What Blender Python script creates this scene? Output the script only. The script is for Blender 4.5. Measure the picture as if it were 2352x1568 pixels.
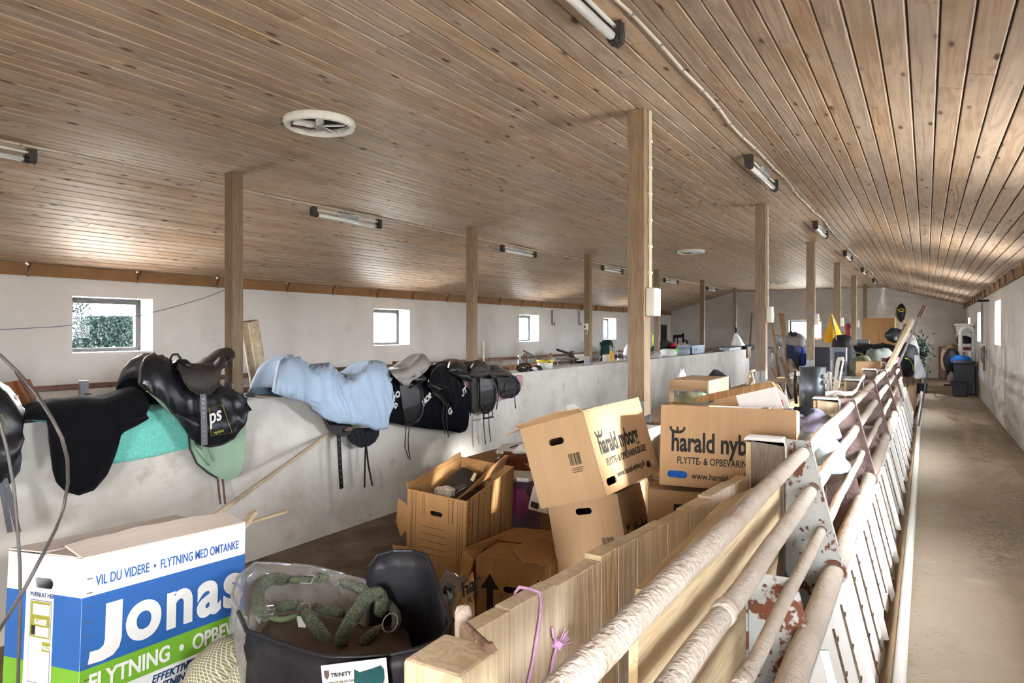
import bpy, math, random
from mathutils import Vector, Matrix, Euler, noise
from mathutils.geometry import tessellate_polygon
random.seed(7)
S = bpy.context.scene
C = S.collection
R_ = math.radians
for o in list(bpy.data.objects):
    bpy.data.objects.remove(o)

# ------------------------------------------------------------------ camera
CAMZ = 1.40
FPX, CX, HY, TH = 1568.0, 1176.0, 760.0, math.radians(31.24)
cd = bpy.data.cameras.new('camera')
cd.sensor_width = 36.0
cd.lens = 24.0
cd.shift_y = -(784 - HY) / 2352.0
cd.clip_start = 0.05
cam = bpy.data.objects.new('camera', cd)
C.objects.link(cam)
cam.location = (0, 0, CAMZ)
cam.rotation_euler = (math.pi / 2, 0, TH)
S.camera = cam

# ------------------------------------------------------------------ overcast daylight
SKY_STRENGTH = 42.0
wd = bpy.data.worlds.new('overcast_sky')
S.world = wd
wd.use_nodes = True
nt = wd.node_tree
nt.nodes.clear()
wo = nt.nodes.new('ShaderNodeOutputWorld')
bg = nt.nodes.new('ShaderNodeBackground')
bg.inputs['Strength'].default_value = SKY_STRENGTH
tc = nt.nodes.new('ShaderNodeTexCoord')
sx = nt.nodes.new('ShaderNodeSeparateXYZ')
mr = nt.nodes.new('ShaderNodeMapRange')
mr.inputs[1].default_value = -0.06
mr.inputs[2].default_value = 0.06
mx = nt.nodes.new('ShaderNodeMix')
mx.data_type = 'RGBA'
mx.inputs[6].default_value = (0.42, 0.40, 0.36, 1)      # pale ground
mx.inputs[7].default_value = (0.97, 0.99, 1.04, 1)      # white overcast
nt.links.new(tc.outputs['Generated'], sx.inputs[0])
nt.links.new(sx.outputs[2], mr.inputs[0])
nt.links.new(mr.outputs[0], mx.inputs[0])
nt.links.new(mx.outputs[2], bg.inputs['Color'])
nt.links.new(bg.outputs[0], wo.inputs[0])

# a low veiled sun on the aisle side of the building
SUN_ON = 6.5
sd = bpy.data.lights.new('veiled_sun', 'SUN')
sd.energy = SUN_ON
sd.angle = R_(5)
sd.color = (1.0, 0.95, 0.88)
so = bpy.data.objects.new('veiled_sun', sd)
C.objects.link(so)
_dir = Vector((-2.2, -0.75, -0.70)).normalized()        # travels towards -X
so.rotation_euler = _dir.to_track_quat('-Z', 'Y').to_euler()

S.view_settings.view_transform = 'Standard'
S.view_settings.look = 'None'
S.view_settings.gamma = 1.0
S.view_settings.use_curve_mapping = False
S.view_settings.exposure = 1.72
S.cycles.max_bounces = 7
S.cycles.diffuse_bounces = 3
S.cycles.glossy_bounces = 2
S.cycles.caustics_reflective = False
S.cycles.caustics_refractive = False
S.cycles.adaptive_threshold = 0.09
S.cycles.adaptive_min_samples = 24
S.cycles.transparent_max_bounces = 12
S.cycles.sample_clamp_indirect = 12.0
S.cycles.use_denoising = True

# room dimensions (metres; aisle floor is z = 0)
XL, XR = -7.84, 0.97
YB, YE = -5.0, 23.9
ZP = -0.53              # pen floor
ZC = 2.75               # flat ceiling
BL, BR = -5.6, -1.1     # where the ceiling starts to slope
ZEL, ZER = 2.09, 2.16   # eaves
PX0, PX1, PZ = -4.84, -5.22, 0.82   # concrete partition

# windows: (y0, y1, z0, z1)
WL = [(3.82, 4.71, 1.165, 1.775), (8.5, 9.42, 1.16, 1.775), (13.25, 14.15, 1.16, 1.77), (17.95, 18.85, 1.16, 1.77), (-0.9, 0.0, 1.16, 1.77)]
WR = [(12.75, 13.75, 1.18, 1.88), (17.2, 18.2, 1.18, 1.80), (21.2, 22.1, 1.3, 1.75), (8.2, 9.2, 1.18, 1.88), (3.7, 4.7, 1.18, 1.88), (-0.8, 0.2, 1.18, 1.88)]
def portal(n, loc, rot, sxx, syy):
    d = bpy.data.lights.new(n, 'AREA')
    d.shape = 'RECTANGLE'
    d.size = sxx
    d.size_y = syy
    d.cycles.is_portal = True
    o = bpy.data.objects.new(n, d)
    C.objects.link(o)
    o.location = loc
    o.rotation_euler = rot
for (a, b, z0, z1) in WL:
    portal('window_daylight', (XL - .30, (a + b) / 2, (z0 + z1) / 2), (0, -math.pi / 2, 0), z1 - z0, b - a)
for (a, b, z0, z1) in WR:
    portal('window_daylight', (XR + .30, (a + b) / 2, (z0 + z1) / 2), (0, math.pi / 2, 0), z1 - z0, b - a)
portal('window_daylight', (-3.36, YE + .30, 1.435), (-math.pi / 2, 0, 0), .99, .63)
FILL_OPENING = (0.05, 0.90, 2.0)  # unseen opening behind the camera, added to let in fill light
portal('fill_opening_portal', (sum(FILL_OPENING[:2]) / 2, YB - .05, FILL_OPENING[2] / 2), (math.pi / 2, 0, 0), FILL_OPENING[1] - FILL_OPENING[0], FILL_OPENING[2])

# ------------------------------------------------------------------ helpers
_s, _c = math.sin(TH), math.cos(TH)
def W(u, v, X=None, Y=None, Z=None, d=None):
    """world point seen at photo pixel (u, v) on the plane X=, Y= or Z= (or at depth d)"""
    a = (u - CX) / FPX
    r = Vector((-_s + a * _c, _c + a * _s, -(v - HY) / FPX))
    if X is not None: t = X / r.x
    elif Y is not None: t = Y / r.y
    elif Z is not None: t = (Z - CAMZ) / r.z
    else: t = d
    return Vector((0, 0, CAMZ)) + r * t

class MB:
    def __init__(s): s.v, s.f = [], []
    def add(s, vs, fs):
        n = len(s.v)
        s.v += [Vector(p) for p in vs]
        s.f += [tuple(i + n for i in f) for f in fs]
        return s
    def box(s, c, d, rot=None):
        c = Vector(c); x, y, z = d[0] / 2, d[1] / 2, d[2] / 2
        vs = [Vector(p) for p in ((-x, -y, -z), (x, -y, -z), (x, y, -z), (-x, y, -z), (-x, -y, z), (x, -y, z), (x, y, z), (-x, y, z))]
        if rot is not None: vs = [rot @ p for p in vs]
        return s.add([c + p for p in vs], [(0, 3, 2, 1), (4, 5, 6, 7), (0, 1, 5, 4), (1, 2, 6, 5), (2, 3, 7, 6), (3, 0, 4, 7)])
    def bb(s, a, b):
        a, b = Vector(a), Vector(b)
        return s.box((a + b) / 2, [abs(b[i] - a[i]) for i in range(3)])
    def bar(s, p, q, w, h, up=(0, 0, 1)):
        p, q = Vector(p), Vector(q); d = (q - p); l = d.length; d.normalize()
        up = Vector(up)
        if abs(d.dot(up)) > .98: up = Vector((1, 0, 0))
        x = d.cross(up).normalized(); z = x.cross(d).normalized()
        m = Matrix((x, d, z)).transposed()
        return s.box((p + q) / 2, (w, l, h), m)
    def tube(s, pts, r, n=8, closed=False, caps=True):
        pts = [Vector(p) for p in pts]; m = len(pts); rs = r if isinstance(r, (list, tuple)) else [r] * m
        vs = []; prev = None
        for i, p in enumerate(pts):
            if closed: d = pts[(i + 1) % m] - pts[i - 1]
            else: d = pts[min(i + 1, m - 1)] - pts[max(i - 1, 0)]
            d.normalize()
            if prev is None:
                a = Vector((0, 0, 1)) if abs(d.z) < .9 else Vector((1, 0, 0))
                x = d.cross(a).normalized()
            else:
                x = (prev - d * prev.dot(d)).normalized()
            prev = x; y = d.cross(x)
            vs += [p + (x * math.cos(2 * math.pi * k / n) + y * math.sin(2 * math.pi * k / n)) * rs[i] for k in range(n)]
        fs = []
        for i in range(m if closed else m - 1):
            j = (i + 1) % m
            fs += [(i * n + k, i * n + (k + 1) % n, j * n + (k + 1) % n, j * n + k) for k in range(n)]
        if caps and not closed:
            fs += [tuple(range(n - 1, -1, -1)), tuple((m - 1) * n + k for k in range(n))]
        return s.add(vs, fs)
    def lathe(s, prof, c=(0, 0, 0), n=16, rot=None, sx=1, sy=1):
        c = Vector(c); vs = []
        for r, z in prof:
            for k in range(n):
                p = Vector((r * sx * math.cos(2 * math.pi * k / n), r * sy * math.sin(2 * math.pi * k / n), z))
                vs.append(c + (rot @ p if rot is not None else p))
        fs = []
        for i in range(len(prof) - 1):
            fs += [(i * n + k, i * n + (k + 1) % n, (i + 1) * n + (k + 1) % n, (i + 1) * n + k) for k in range(n)]
        if prof[0][0] > 1e-4: fs.append(tuple(range(n - 1, -1, -1)))
        if prof[-1][0] > 1e-4: fs.append(tuple((len(prof) - 1) * n + k for k in range(n)))
        return s.add(vs, fs)
    def prism(s, loops, t, fn):
        """flat outline(s) (first = outer, others = holes) given thickness t; fn maps (x, y, h) to a point"""
        if not isinstance(loops[0][0], (list, tuple)): loops = [loops]
        flat = [p for l in loops for p in l]; n = len(flat)
        tri = tessellate_polygon([[Vector((p[0], p[1], 0)) for p in l] for l in loops])
        vs = [fn(p[0], p[1], 0) for p in flat] + [fn(p[0], p[1], t) for p in flat]
        fs = []
        for a, b, c2 in tri:
            A, B, D = flat[a], flat[b], flat[c2]
            cr = (B[0] - A[0]) * (D[1] - A[1]) - (B[1] - A[1]) * (D[0] - A[0])
            if cr < 0: b, c2 = c2, b
            fs += [(a, c2, b), (a + n, b + n, c2 + n)]
        o = 0
        for l in loops:
            m = len(l)
            fs += [(o + i, o + (i + 1) % m, o + (i + 1) % m + n, o + i + n) for i in range(m)]
            o += m
        return s.add(vs, fs)
    def strip(s, pts, wv, t, tv):
        """flat strap along pts: width vector wv (full), thickness t along tv"""
        wv, tv = Vector(wv), Vector(tv).normalized(); n = len(pts); vs = []
        for p in pts:
            p = Vector(p)
            vs += [p - wv / 2, p + wv / 2, p + wv / 2 + tv * t, p - wv / 2 + tv * t]
        fs = [(0, 3, 2, 1), (4 * n - 4, 4 * n - 3, 4 * n - 2, 4 * n - 1)]
        for i in range(n - 1):
            a, b = 4 * i, 4 * i + 4
            fs += [(a + k, a + (k + 1) % 4, b + (k + 1) % 4, b + k) for k in range(4)]
        return s.add(vs, fs)
    def grid(s, fn, nu, nv, closed_u=False):
        vs = [fn(i / (nu if closed_u else nu - 1), j / (nv - 1)) for i in range(nu) for j in range(nv)]
        fs = []
        for i in range(nu if closed_u else nu - 1):
            k = (i + 1) % nu
            fs += [(i * nv + j, k * nv + j, k * nv + j + 1, i * nv + j + 1) for j in range(nv - 1)]
        return s.add(vs, fs)
    def blob(s, c, d, seed=0, amp=.25, freq=2.0, nu=20, nv=12, flat=0.0):
        c = Vector(c)
        def fn(a, b):
            th, ph = 2 * math.pi * a, math.pi * (b * .996 + .002)
            p = Vector((math.sin(ph) * math.cos(th), math.sin(ph) * math.sin(th), math.cos(ph)))
            k = 1 + amp * noise.noise(p * freq + Vector((seed * 7.1, seed * 3.3, seed)))
            p = p * k
            if flat and p.z < -flat: p.z = -flat
            return c + Vector((p.x * d[0] / 2, p.y * d[1] / 2, p.z * d[2] / 2))
        return s.grid(fn, nu, nv, True)

def _off(p, local):
    o = Vector((0, 0, 0))
    while p is not None:
        if p.parent is None and local: break
        o += p.location
        p = p.parent
    return o
def obj(name, mb, mat, parent=None, local=False, smooth=False, sub=0, solid=0, bevel=0, base=False):
    me = bpy.data.meshes.new(name)
    lo = Vector([min(v[i] for v in mb.v) for i in range(3)]); hi = Vector([max(v[i] for v in mb.v) for i in range(3)])
    c = (lo + hi) / 2
    if parent is None: c.z = lo.z
    me.from_pydata([v - c for v in mb.v], [], mb.f)
    me.materials.append(mat)
    if smooth: me.polygons.foreach_set('use_smooth', [True] * len(me.polygons))
    o = bpy.data.objects.new(name, me)
    C.objects.link(o)
    o.location = c
    if parent is not None:
        o.location = c - _off(parent, local)
        o.parent = parent
    if bevel:
        m = o.modifiers.new('edge', 'BEVEL'); m.width = bevel; m.segments = 2; m.limit_method = 'ANGLE'
    if solid:
        m = o.modifiers.new('thickness', 'SOLIDIFY'); m.thickness = solid; m.offset = 0
    if sub:
        m = o.modifiers.new('smooth', 'SUBSURF'); m.levels = sub; m.render_levels = sub
    return o
def tag(o, label, cat, group=None):
    o['label'] = label; o['category'] = cat
    if group: o['group'] = group
    return o
def thing(name, label, cat, loc=(0, 0, 0), rot=(0, 0, 0), group=None):
    o = bpy.data.objects.new(name, None)
    o.empty_display_size = .1
    C.objects.link(o)
    o.location = loc; o.rotation_euler = rot
    return tag(o, label, cat, group)
def struct(o):
    o['kind'] = 'structure'
    return o
def copy_tree(o, parent=None):
    c = o.copy(); C.objects.link(c); c.parent = parent
    for ch in list(o.children): copy_tree(ch, c)
    return c
def interp(L, x):
    if x <= L[0][0]: return L[0][1]
    for (a, b), (c2, d) in zip(L, L[1:]):
        if x <= c2: return b + (d - b) * (x - a) / max(c2 - a, 1e-6)
    return L[-1][1]

# ------------------------------------------------------------------ materials
def lin(r, g, b):
    f = lambda c: (c / 255 / 12.92) if c / 255 <= .04045 else ((c / 255 + .055) / 1.055) ** 2.4
    return (f(r), f(g), f(b))
def nmat(name, col, rough=.7, var=.18, scale=6.0, stretch=(1, 1, 1), bump=.15, bscale=60.0, metal=0.0,
         spots=None, spec=.35, attr=False, col2=None, detail=3, alpha=None, trans=0.0, sheen=0.0, coat=0.0):
    """col: linear colour; spots: list of (colour, scale, threshold, softness) patches of dirt, rust, dust"""
    m = bpy.data.materials.new(name); m.use_nodes = True
    nt = m.node_tree; N = nt.nodes; Lk = nt.links.new
    b = N['Principled BSDF']
    b.inputs['Roughness'].default_value = rough; b.inputs['Metallic'].default_value = metal
    b.inputs['Specular IOR Level'].default_value = spec
    if trans: b.inputs['Transmission Weight'].default_value = trans
    if sheen: b.inputs['Sheen Weight'].default_value = sheen
    if coat: b.inputs['Coat Weight'].default_value = coat
    tc = N.new('ShaderNodeTexCoord')
    add = N.new('ShaderNodeVectorMath'); add.operation = 'ADD'
    if attr:
        at = N.new('ShaderNodeAttribute'); at.attribute_name = 'rnd'
        geo = N.new('ShaderNodeNewGeometry')
        ml = N.new('ShaderNodeVectorMath'); ml.operation = 'SCALE'; ml.inputs[3].default_value = 37.0
        Lk(at.outputs['Vector'], ml.inputs[0]); Lk(geo.outputs['Position'], add.inputs[0]); Lk(ml.outputs[0], add.inputs[1])
    else:
        oi = N.new('ShaderNodeObjectInfo')
        ml = N.new('ShaderNodeMath'); ml.operation = 'MULTIPLY'; ml.inputs[1].default_value = 23.0
        Lk(oi.outputs['Random'], ml.inputs[0]); Lk(tc.outputs['Object'], add.inputs[0]); Lk(ml.outputs[0], add.inputs[1])
    mp = N.new('ShaderNodeMapping'); mp.inputs['Scale'].default_value = stretch
    Lk(add.outputs[0], mp.inputs[0])
    n1 = N.new('ShaderNodeTexNoise'); n1.inputs['Scale'].default_value = scale; n1.inputs['Detail'].default_value = detail; n1.inputs['Roughness'].default_value = .62
    Lk(mp.outputs[0], n1.inputs['Vector'])
    rp = N.new('ShaderNodeValToRGB')
    c1 = [max(0, c * (1 - var)) for c in col]; c2 = [min(1, c * (1 + var)) for c in (col2 or col)]
    rp.color_ramp.elements[0].position = .3; rp.color_ramp.elements[1].position = .7
    rp.color_ramp.elements[0].color = (*c1, 1); rp.color_ramp.elements[1].color = (*c2, 1)
    Lk(n1.outputs['Fac'], rp.inputs[0])
    cur = rp.outputs[0]
    for (sc, ss, th, sf) in (spots or []):
        n2 = N.new('ShaderNodeTexNoise'); n2.inputs['Scale'].default_value = ss; n2.inputs['Detail'].default_value = 4; n2.inputs['Roughness'].default_value = .65
        Lk(add.outputs[0], n2.inputs['Vector'])
        r2 = N.new('ShaderNodeMapRange'); r2.inputs[1].default_value = th; r2.inputs[2].default_value = th + sf
        Lk(n2.outputs['Fac'], r2.inputs[0])
        mi = N.new('ShaderNodeMix'); mi.data_type = 'RGBA'
        Lk(r2.outputs[0], mi.inputs[0]); Lk(cur, mi.inputs[6]); mi.inputs[7].default_value = (*sc, 1)
        cur = mi.outputs[2]
    Lk(cur, b.inputs['Base Color'])
    if bump:
        n3 = N.new('ShaderNodeTexNoise'); n3.inputs['Scale'].default_value = bscale; n3.inputs['Detail'].default_value = 2
        Lk(mp.outputs[0], n3.inputs['Vector'])
        bp = N.new('ShaderNodeBump'); bp.inputs['Strength'].default_value = bump; bp.inputs['Distance'].default_value = .02
        Lk(n3.outputs['Fac'], bp.inputs['Height']); Lk(bp.outputs[0], b.inputs['Normal'])
    if alpha is not None: b.inputs['Alpha'].default_value = alpha
    m['_cur'] = 0
    return m

def wood_mat(name, dark, light, axis=1, knots=True, attr=False, rough=.62, grey=None, rings=14.0, bump=.12, spec=.3):
    """planed timber: long grain along the axis, growth-ring bands, dark knots"""
    m = bpy.data.materials.new(name); m.use_nodes = True
    nt = m.node_tree; N = nt.nodes; Lk = nt.links.new
    b = N['Principled BSDF']; b.inputs['Roughness'].default_value = rough; b.inputs['Specular IOR Level'].default_value = spec
    add = N.new('ShaderNodeVectorMath'); add.operation = 'ADD'
    ml = N.new('ShaderNodeVectorMath'); ml.operation = 'SCALE'; ml.inputs[3].default_value = 41.0
    if attr:
        at = N.new('ShaderNodeAttribute'); at.attribute_name = 'rnd'; rnd = at.outputs['Fac']
        geo = N.new('ShaderNodeNewGeometry'); Lk(geo.outputs['Position'], add.inputs[0]); Lk(at.outputs['Vector'], ml.inputs[0])
    else:
        tc = N.new('ShaderNodeTexCoord'); oi = N.new('ShaderNodeObjectInfo'); rnd = oi.outputs['Random']
        cv = N.new('ShaderNodeCombineXYZ'); [Lk(rnd, cv.inputs[i]) for i in range(3)]
        Lk(tc.outputs['Object'], add.inputs[0]); Lk(cv.outputs[0], ml.inputs[0])
    Lk(ml.outputs[0], add.inputs[1])
    mp = N.new('ShaderNodeMapping')
    st = [1.0, 1.0, 1.0]; st[axis] = .07
    mp.inputs['Scale'].default_value = st
    Lk(add.outputs[0], mp.inputs[0])
    n1 = N.new('ShaderNodeTexNoise'); n1.inputs['Scale'].default_value = rings; n1.inputs['Detail'].default_value = 3; n1.inputs['Distortion'].default_value = .6
    Lk(mp.outputs[0], n1.inputs['Vector'])
    wv = N.new('ShaderNodeMath'); wv.operation = 'MULTIPLY'; wv.inputs[1].default_value = 34.0; Lk(n1.outputs['Fac'], wv.inputs[0])
    sn = N.new('ShaderNodeMath'); sn.operation = 'SINE'; Lk(wv.outputs[0], sn.inputs[0])
    r1 = N.new('ShaderNodeMapRange'); r1.inputs[1].default_value = -1.2; r1.inputs[2].default_value = 1.0; Lk(sn.outputs[0], r1.inputs[0])
    rp = N.new('ShaderNodeMix'); rp.data_type = 'RGBA'; rp.inputs[6].default_value = (*dark, 1); rp.inputs[7].default_value = (*light, 1)
    Lk(r1.outputs[0], rp.inputs[0])
    cur = rp.outputs[2]
    # board to board tint
    hs = N.new('ShaderNodeHueSaturation'); Lk(cur, hs.inputs['Color'])
    v1 = N.new('ShaderNodeMapRange'); v1.inputs[3].default_value = .88; v1.inputs[4].default_value = 1.10; Lk(rnd, v1.inputs[0]); Lk(v1.outputs[0], hs.inputs['Value'])
    v2 = N.new('ShaderNodeMath'); v2.operation = 'FRACT'; v3 = N.new('ShaderNodeMath'); v3.operation = 'MULTIPLY'; v3.inputs[1].default_value = 7.3
    Lk(rnd, v3.inputs[0]); Lk(v3.outputs[0], v2.inputs[0])
    v4 = N.new('ShaderNodeMapRange'); v4.inputs[3].default_value = .78; v4.inputs[4].default_value = 1.08; Lk(v2.outputs[0], v4.inputs[0]); Lk(v4.outputs[0], hs.inputs['Saturation'])
    cur = hs.outputs[0]
    if grey:      # weathered dusty patches
        n2 = N.new('ShaderNodeTexNoise'); n2.inputs['Scale'].default_value = 2.2; n2.inputs['Detail'].default_value = 4; n2.inputs['Roughness'].default_value = .7
        Lk(add.outputs[0], n2.inputs['Vector'])
        r2 = N.new('ShaderNodeMapRange'); r2.inputs[1].default_value = .46; r2.inputs[2].default_value = .72; r2.inputs[4].default_value = .55; Lk(n2.outputs['Fac'], r2.inputs[0])
        mi = N.new('ShaderNodeMix'); mi.data_type = 'RGBA'; Lk(r2.outputs[0], mi.inputs[0]); Lk(cur, mi.inputs[6]); mi.inputs[7].default_value = (*grey, 1)
        cur = mi.outputs[2]
    if knots:
        mk = N.new('ShaderNodeMapping'); sk = [11.0, 11.0, 11.0]; sk[axis] = 3.6
        mk.inputs['Scale'].default_value = sk
        Lk(add.outputs[0], mk.inputs[0])
        vo = N.new('ShaderNodeTexVoronoi'); vo.inputs['Scale'].default_value = 1.0; Lk(mk.outputs[0], vo.inputs['Vector'])
        r3 = N.new('ShaderNodeMapRange'); r3.inputs[1].default_value = .17; r3.inputs[2].default_value = .08; Lk(vo.outputs['Distance'], r3.inputs[0])
        mi = N.new('ShaderNodeMix'); mi.data_type = 'RGBA'; Lk(r3.outputs[0], mi.inputs[0]); Lk(cur, mi.inputs[6]); mi.inputs[7].default_value = (.10, .045, .02, 1)
        cur = mi.outputs[2]
    Lk(cur, b.inputs['Base Color'])
    bp = N.new('ShaderNodeBump'); bp.inputs['Strength'].default_value = bump; bp.inputs['Distance'].default_value = .004
    Lk(sn.outputs[0], bp.inputs['Height']); Lk(bp.outputs[0], b.inputs['Normal'])
    return m

def glass_mat(name, tint=(1, 1, 1), dust=.0, gloss=.06, rough=.02, dustc=(.8, .85, .88), scale=3.0):
    m = bpy.data.materials.new(name); m.use_nodes = True
    nt = m.node_tree; N = nt.nodes; Lk = nt.links.new
    out = N['Material Output']; N.remove(N['Principled BSDF'])
    t = N.new('ShaderNodeBsdfTransparent'); t.inputs[0].default_value = (*tint, 1)
    g = N.new('ShaderNodeBsdfGlossy'); g.inputs['Roughness'].default_value = rough
    mi = N.new('ShaderNodeMixShader'); mi.inputs[0].default_value = gloss
    Lk(t.outputs[0], mi.inputs[1]); Lk(g.outputs[0], mi.inputs[2])
    cur = mi.outputs[0]
    if dust:
        tc = N.new('ShaderNodeTexCoord'); n = N.new('ShaderNodeTexNoise'); n.inputs['Scale'].default_value = scale; n.inputs['Detail'].default_value = 6
        Lk(tc.outputs['Object'], n.inputs['Vector'])
        r = N.new('ShaderNodeMapRange'); r.inputs[1].default_value = .3; r.inputs[2].default_value = .75; r.inputs[3].default_value = dust * .4; r.inputs[4].default_value = dust
        Lk(n.outputs['Fac'], r.inputs[0])
        d = N.new('ShaderNodeBsdfTranslucent'); d.inputs[0].default_value = (*dustc, 1)
        d2 = N.new('ShaderNodeBsdfDiffuse'); d2.inputs[0].default_value = (*dustc, 1)
        md = N.new('ShaderNodeMixShader'); Lk(d.outputs[0], md.inputs[1]); Lk(d2.outputs[0], md.inputs[2])
        m2 = N.new('ShaderNodeMixShader'); Lk(r.outputs[0], m2.inputs[0]); Lk(cur, m2.inputs[1]); Lk(md.outputs[0], m2.inputs[2])
        cur = m2.outputs[0]
    Lk(cur, out.inputs[0])
    return m

M = {}
M['ceil'] = wood_mat('ceiling_pine', lin(164, 137, 110), lin(188, 161, 133), axis=1, attr=True, grey=lin(192, 176, 158), rough=.56, spec=.42)
M['ceilback'] = nmat('dark_groove', lin(70, 48, 34), bump=0)
M['plaster'] = nmat('whitewashed_plaster', lin(214, 211, 207), var=.06, scale=1.2, rough=.85, bump=.35, bscale=9, spots=[(lin(196, 186, 174), 1.3, .58, .25), (lin(120, 108, 95), 26, .76, .05)])
M['plaster2'] = nmat('whitewashed_brick', lin(206, 200, 196), var=.08, scale=2, stretch=(1, 1, 3), rough=.85, bump=.6, bscale=7, spots=[(lin(188, 176, 166), 1.5, .55, .25), (lin(110, 100, 90), 22, .75, .05)])
M['aisle'] = nmat('worn_concrete', lin(164, 151, 134), var=.12, scale=2.2, rough=.75, bump=.12, bscale=40, spots=[(lin(150, 134, 114), 1.1, .5, .25), (lin(120, 104, 86), 34, .72, .05), (lin(196, 186, 172), 3.1, .62, .2)])
M['penfloor'] = nmat('dirty_pen_floor', lin(128, 108, 88), var=.25, scale=5, stretch=(1, .35, 1), rough=.9, bump=.4, bscale=30, spots=[(lin(96, 78, 60), 2.3, .5, .2), (lin(160, 140, 112), 15, .66, .08)])
M['concrete'] = nmat('pale_concrete', lin(210, 206, 198), var=.08, scale=2.0, rough=.85, bump=.3, bscale=14, spots=[(lin(192, 186, 177), 1.7, .5, .2), (lin(170, 154, 134), 3.2, .60, .2), (lin(120, 100, 80), 40, .76, .04)])
M['trough'] = nmat('trough_concrete', lin(120, 112, 104), var=.2, scale=6, rough=.8, bump=.3, spots=[(lin(84, 76, 68), 3, .5, .2)])
M['lining'] = nmat('tan_lining', lin(196, 168, 134), var=.12, scale=9, stretch=(3, 1, 1), rough=.7, spots=[(lin(140, 112, 84), 20, .68, .1)])
M['rim'] = nmat('white_rim', lin(226, 224, 218), var=.05, rough=.45, spots=[(lin(160, 150, 138), 30, .7, .05)])
M['post'] = wood_mat('rough_post', lin(126, 107, 85), lin(146, 125, 101), axis=2, knots=False, rings=30)
M['lumber'] = wood_mat('pale_lumber', lin(198, 172, 132), lin(214, 192, 156), axis=2, knots=False, rings=16, grey=lin(196, 180, 158))
M['lumbery'] = wood_mat('pale_lumber_long', lin(200, 172, 130), lin(222, 200, 162), axis=1, knots=False, rings=16, grey=lin(196, 180, 158))
M['oldwood'] = wood_mat('brown_lumber', lin(118, 90, 64), lin(150, 120, 90), axis=2, knots=False, rings=8)
M['eave'] = nmat('brown_eave_board', lin(140, 104, 68), var=.15, scale=3, rough=.7, spots=[(lin(120, 80, 48), 3, .58, .2)])
M['galv'] = nmat('galvanised', lin(176, 182, 188), var=.12, scale=20, rough=.42, metal=.6, bump=.05)
M['frame'] = nmat('dark_window_frame', lin(24, 25, 27), var=.15, rough=.6)
M['glass'] = glass_mat('dusty_glass', (.97, .99, 1), dust=.10)
M['grime'] = glass_mat('clear_near_glass', (1, 1, 1), dust=0, gloss=.004)
M['kraft'] = nmat('kraft_board', lin(186, 151, 112), var=.05, scale=3, rough=.8, bump=.06, bscale=5, stretch=(9, 9, .3), spots=[(lin(176, 134, 90), 2, .55, .3)])
M['kraft2'] = nmat('kraft_board_brown', lin(176, 132, 84), var=.07, scale=3, rough=.8, bump=.06, bscale=5, stretch=(9, 9, .3), spots=[(lin(160, 114, 68), 2, .55, .3)])
M['kraftin'] = nmat('kraft_inside', lin(196, 160, 116), var=.08, scale=6, rough=.85)
M['ink'] = nmat('black_print', lin(38, 34, 32), var=.05, rough=.7, bump=0)
M['inkthin'] = nmat('brown_print', lin(92, 66, 40), var=.05, rough=.7, bump=0)
M['white'] = nmat('white_card', lin(222, 220, 216), var=.03, rough=.7, bump=0)
M['blue'] = nmat('blue_print', lin(40, 92, 158), var=.04, rough=.6, bump=0)
M['navy'] = nmat('navy_print', lin(24, 56, 104), var=.04, rough=.6, bump=0)
M['green'] = nmat('green_print', lin(112, 166, 46), var=.04, rough=.6, bump=0)
M['olive'] = nmat('olive_print', lin(150, 148, 52), var=.04, rough=.6, bump=0)
M['dirtcard'] = nmat('dusty_white_card', lin(206, 192, 180), var=.08, scale=3, rough=.85, bump=.06, bscale=5, stretch=(.3, 9, 9))
M['nylon'] = nmat('black_nylon', lin(27, 28, 33), var=.3, scale=9, rough=.38, bump=.5, bscale=9, spec=.5)
M['fleece'] = nmat('black_fleece', lin(15, 15, 19), var=.25, scale=40, rough=.95, spec=.1, sheen=.04, spots=[(lin(120, 110, 100), 90, .78, .02)])
M['leather'] = nmat('black_leather', lin(26, 26, 29), var=.25, scale=12, rough=.33, bump=.1, bscale=90, spec=.55)
M['greyleather'] = nmat('dusty_grey_leather', lin(150, 145, 140), var=.08, scale=8, rough=.6, bump=.08, bscale=90)
M['darkdust'] = nmat('dusty_dark_rubber', lin(58, 53, 50), var=.15, scale=14, rough=.65, bump=.1)
M['strapb'] = nmat('brown_strap', lin(104, 78, 72), var=.1, rough=.55)
M['strapg'] = nmat('grey_strap', lin(104, 106, 112), var=.1, rough=.55)
M['teal'] = nmat('teal_towelling', lin(122, 216, 200), var=.14, scale=50, rough=.95, bump=.5, bscale=110, sheen=.3)
M['bluesheet'] = nmat('pale_blue_sheet', lin(166, 186, 208), var=.05, scale=4, rough=.85, bump=.1, bscale=30)
M['sage'] = nmat('sage_cloth', lin(150, 176, 152), var=.08, scale=6, rough=.85)
M['lime'] = nmat('lime_piping', lin(186, 200, 70), var=.08, rough=.7)
M['jersey'] = nmat('navy_black_jersey', lin(15, 18, 25), var=.15, scale=20, rough=.9, spec=.1)
M['pink'] = nmat('faded_pink_towel', lin(196, 150, 158), var=.12, scale=40, rough=.95, bump=.5, bscale=90)
M['quilt'] = nmat('quilted_black', lin(22, 26, 33), var=.2, scale=14, rough=.8, bump=.6, bscale=40)
M['steel'] = nmat('steel', lin(176, 176, 178), var=.08, rough=.3, metal=.9, bump=0)
M['blackplastic'] = nmat('black_plastic', lin(34, 34, 37), var=.15, rough=.45)
M['hose'] = nmat('grey_black_hose', lin(78, 72, 68), var=.12, rough=.45)
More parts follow.
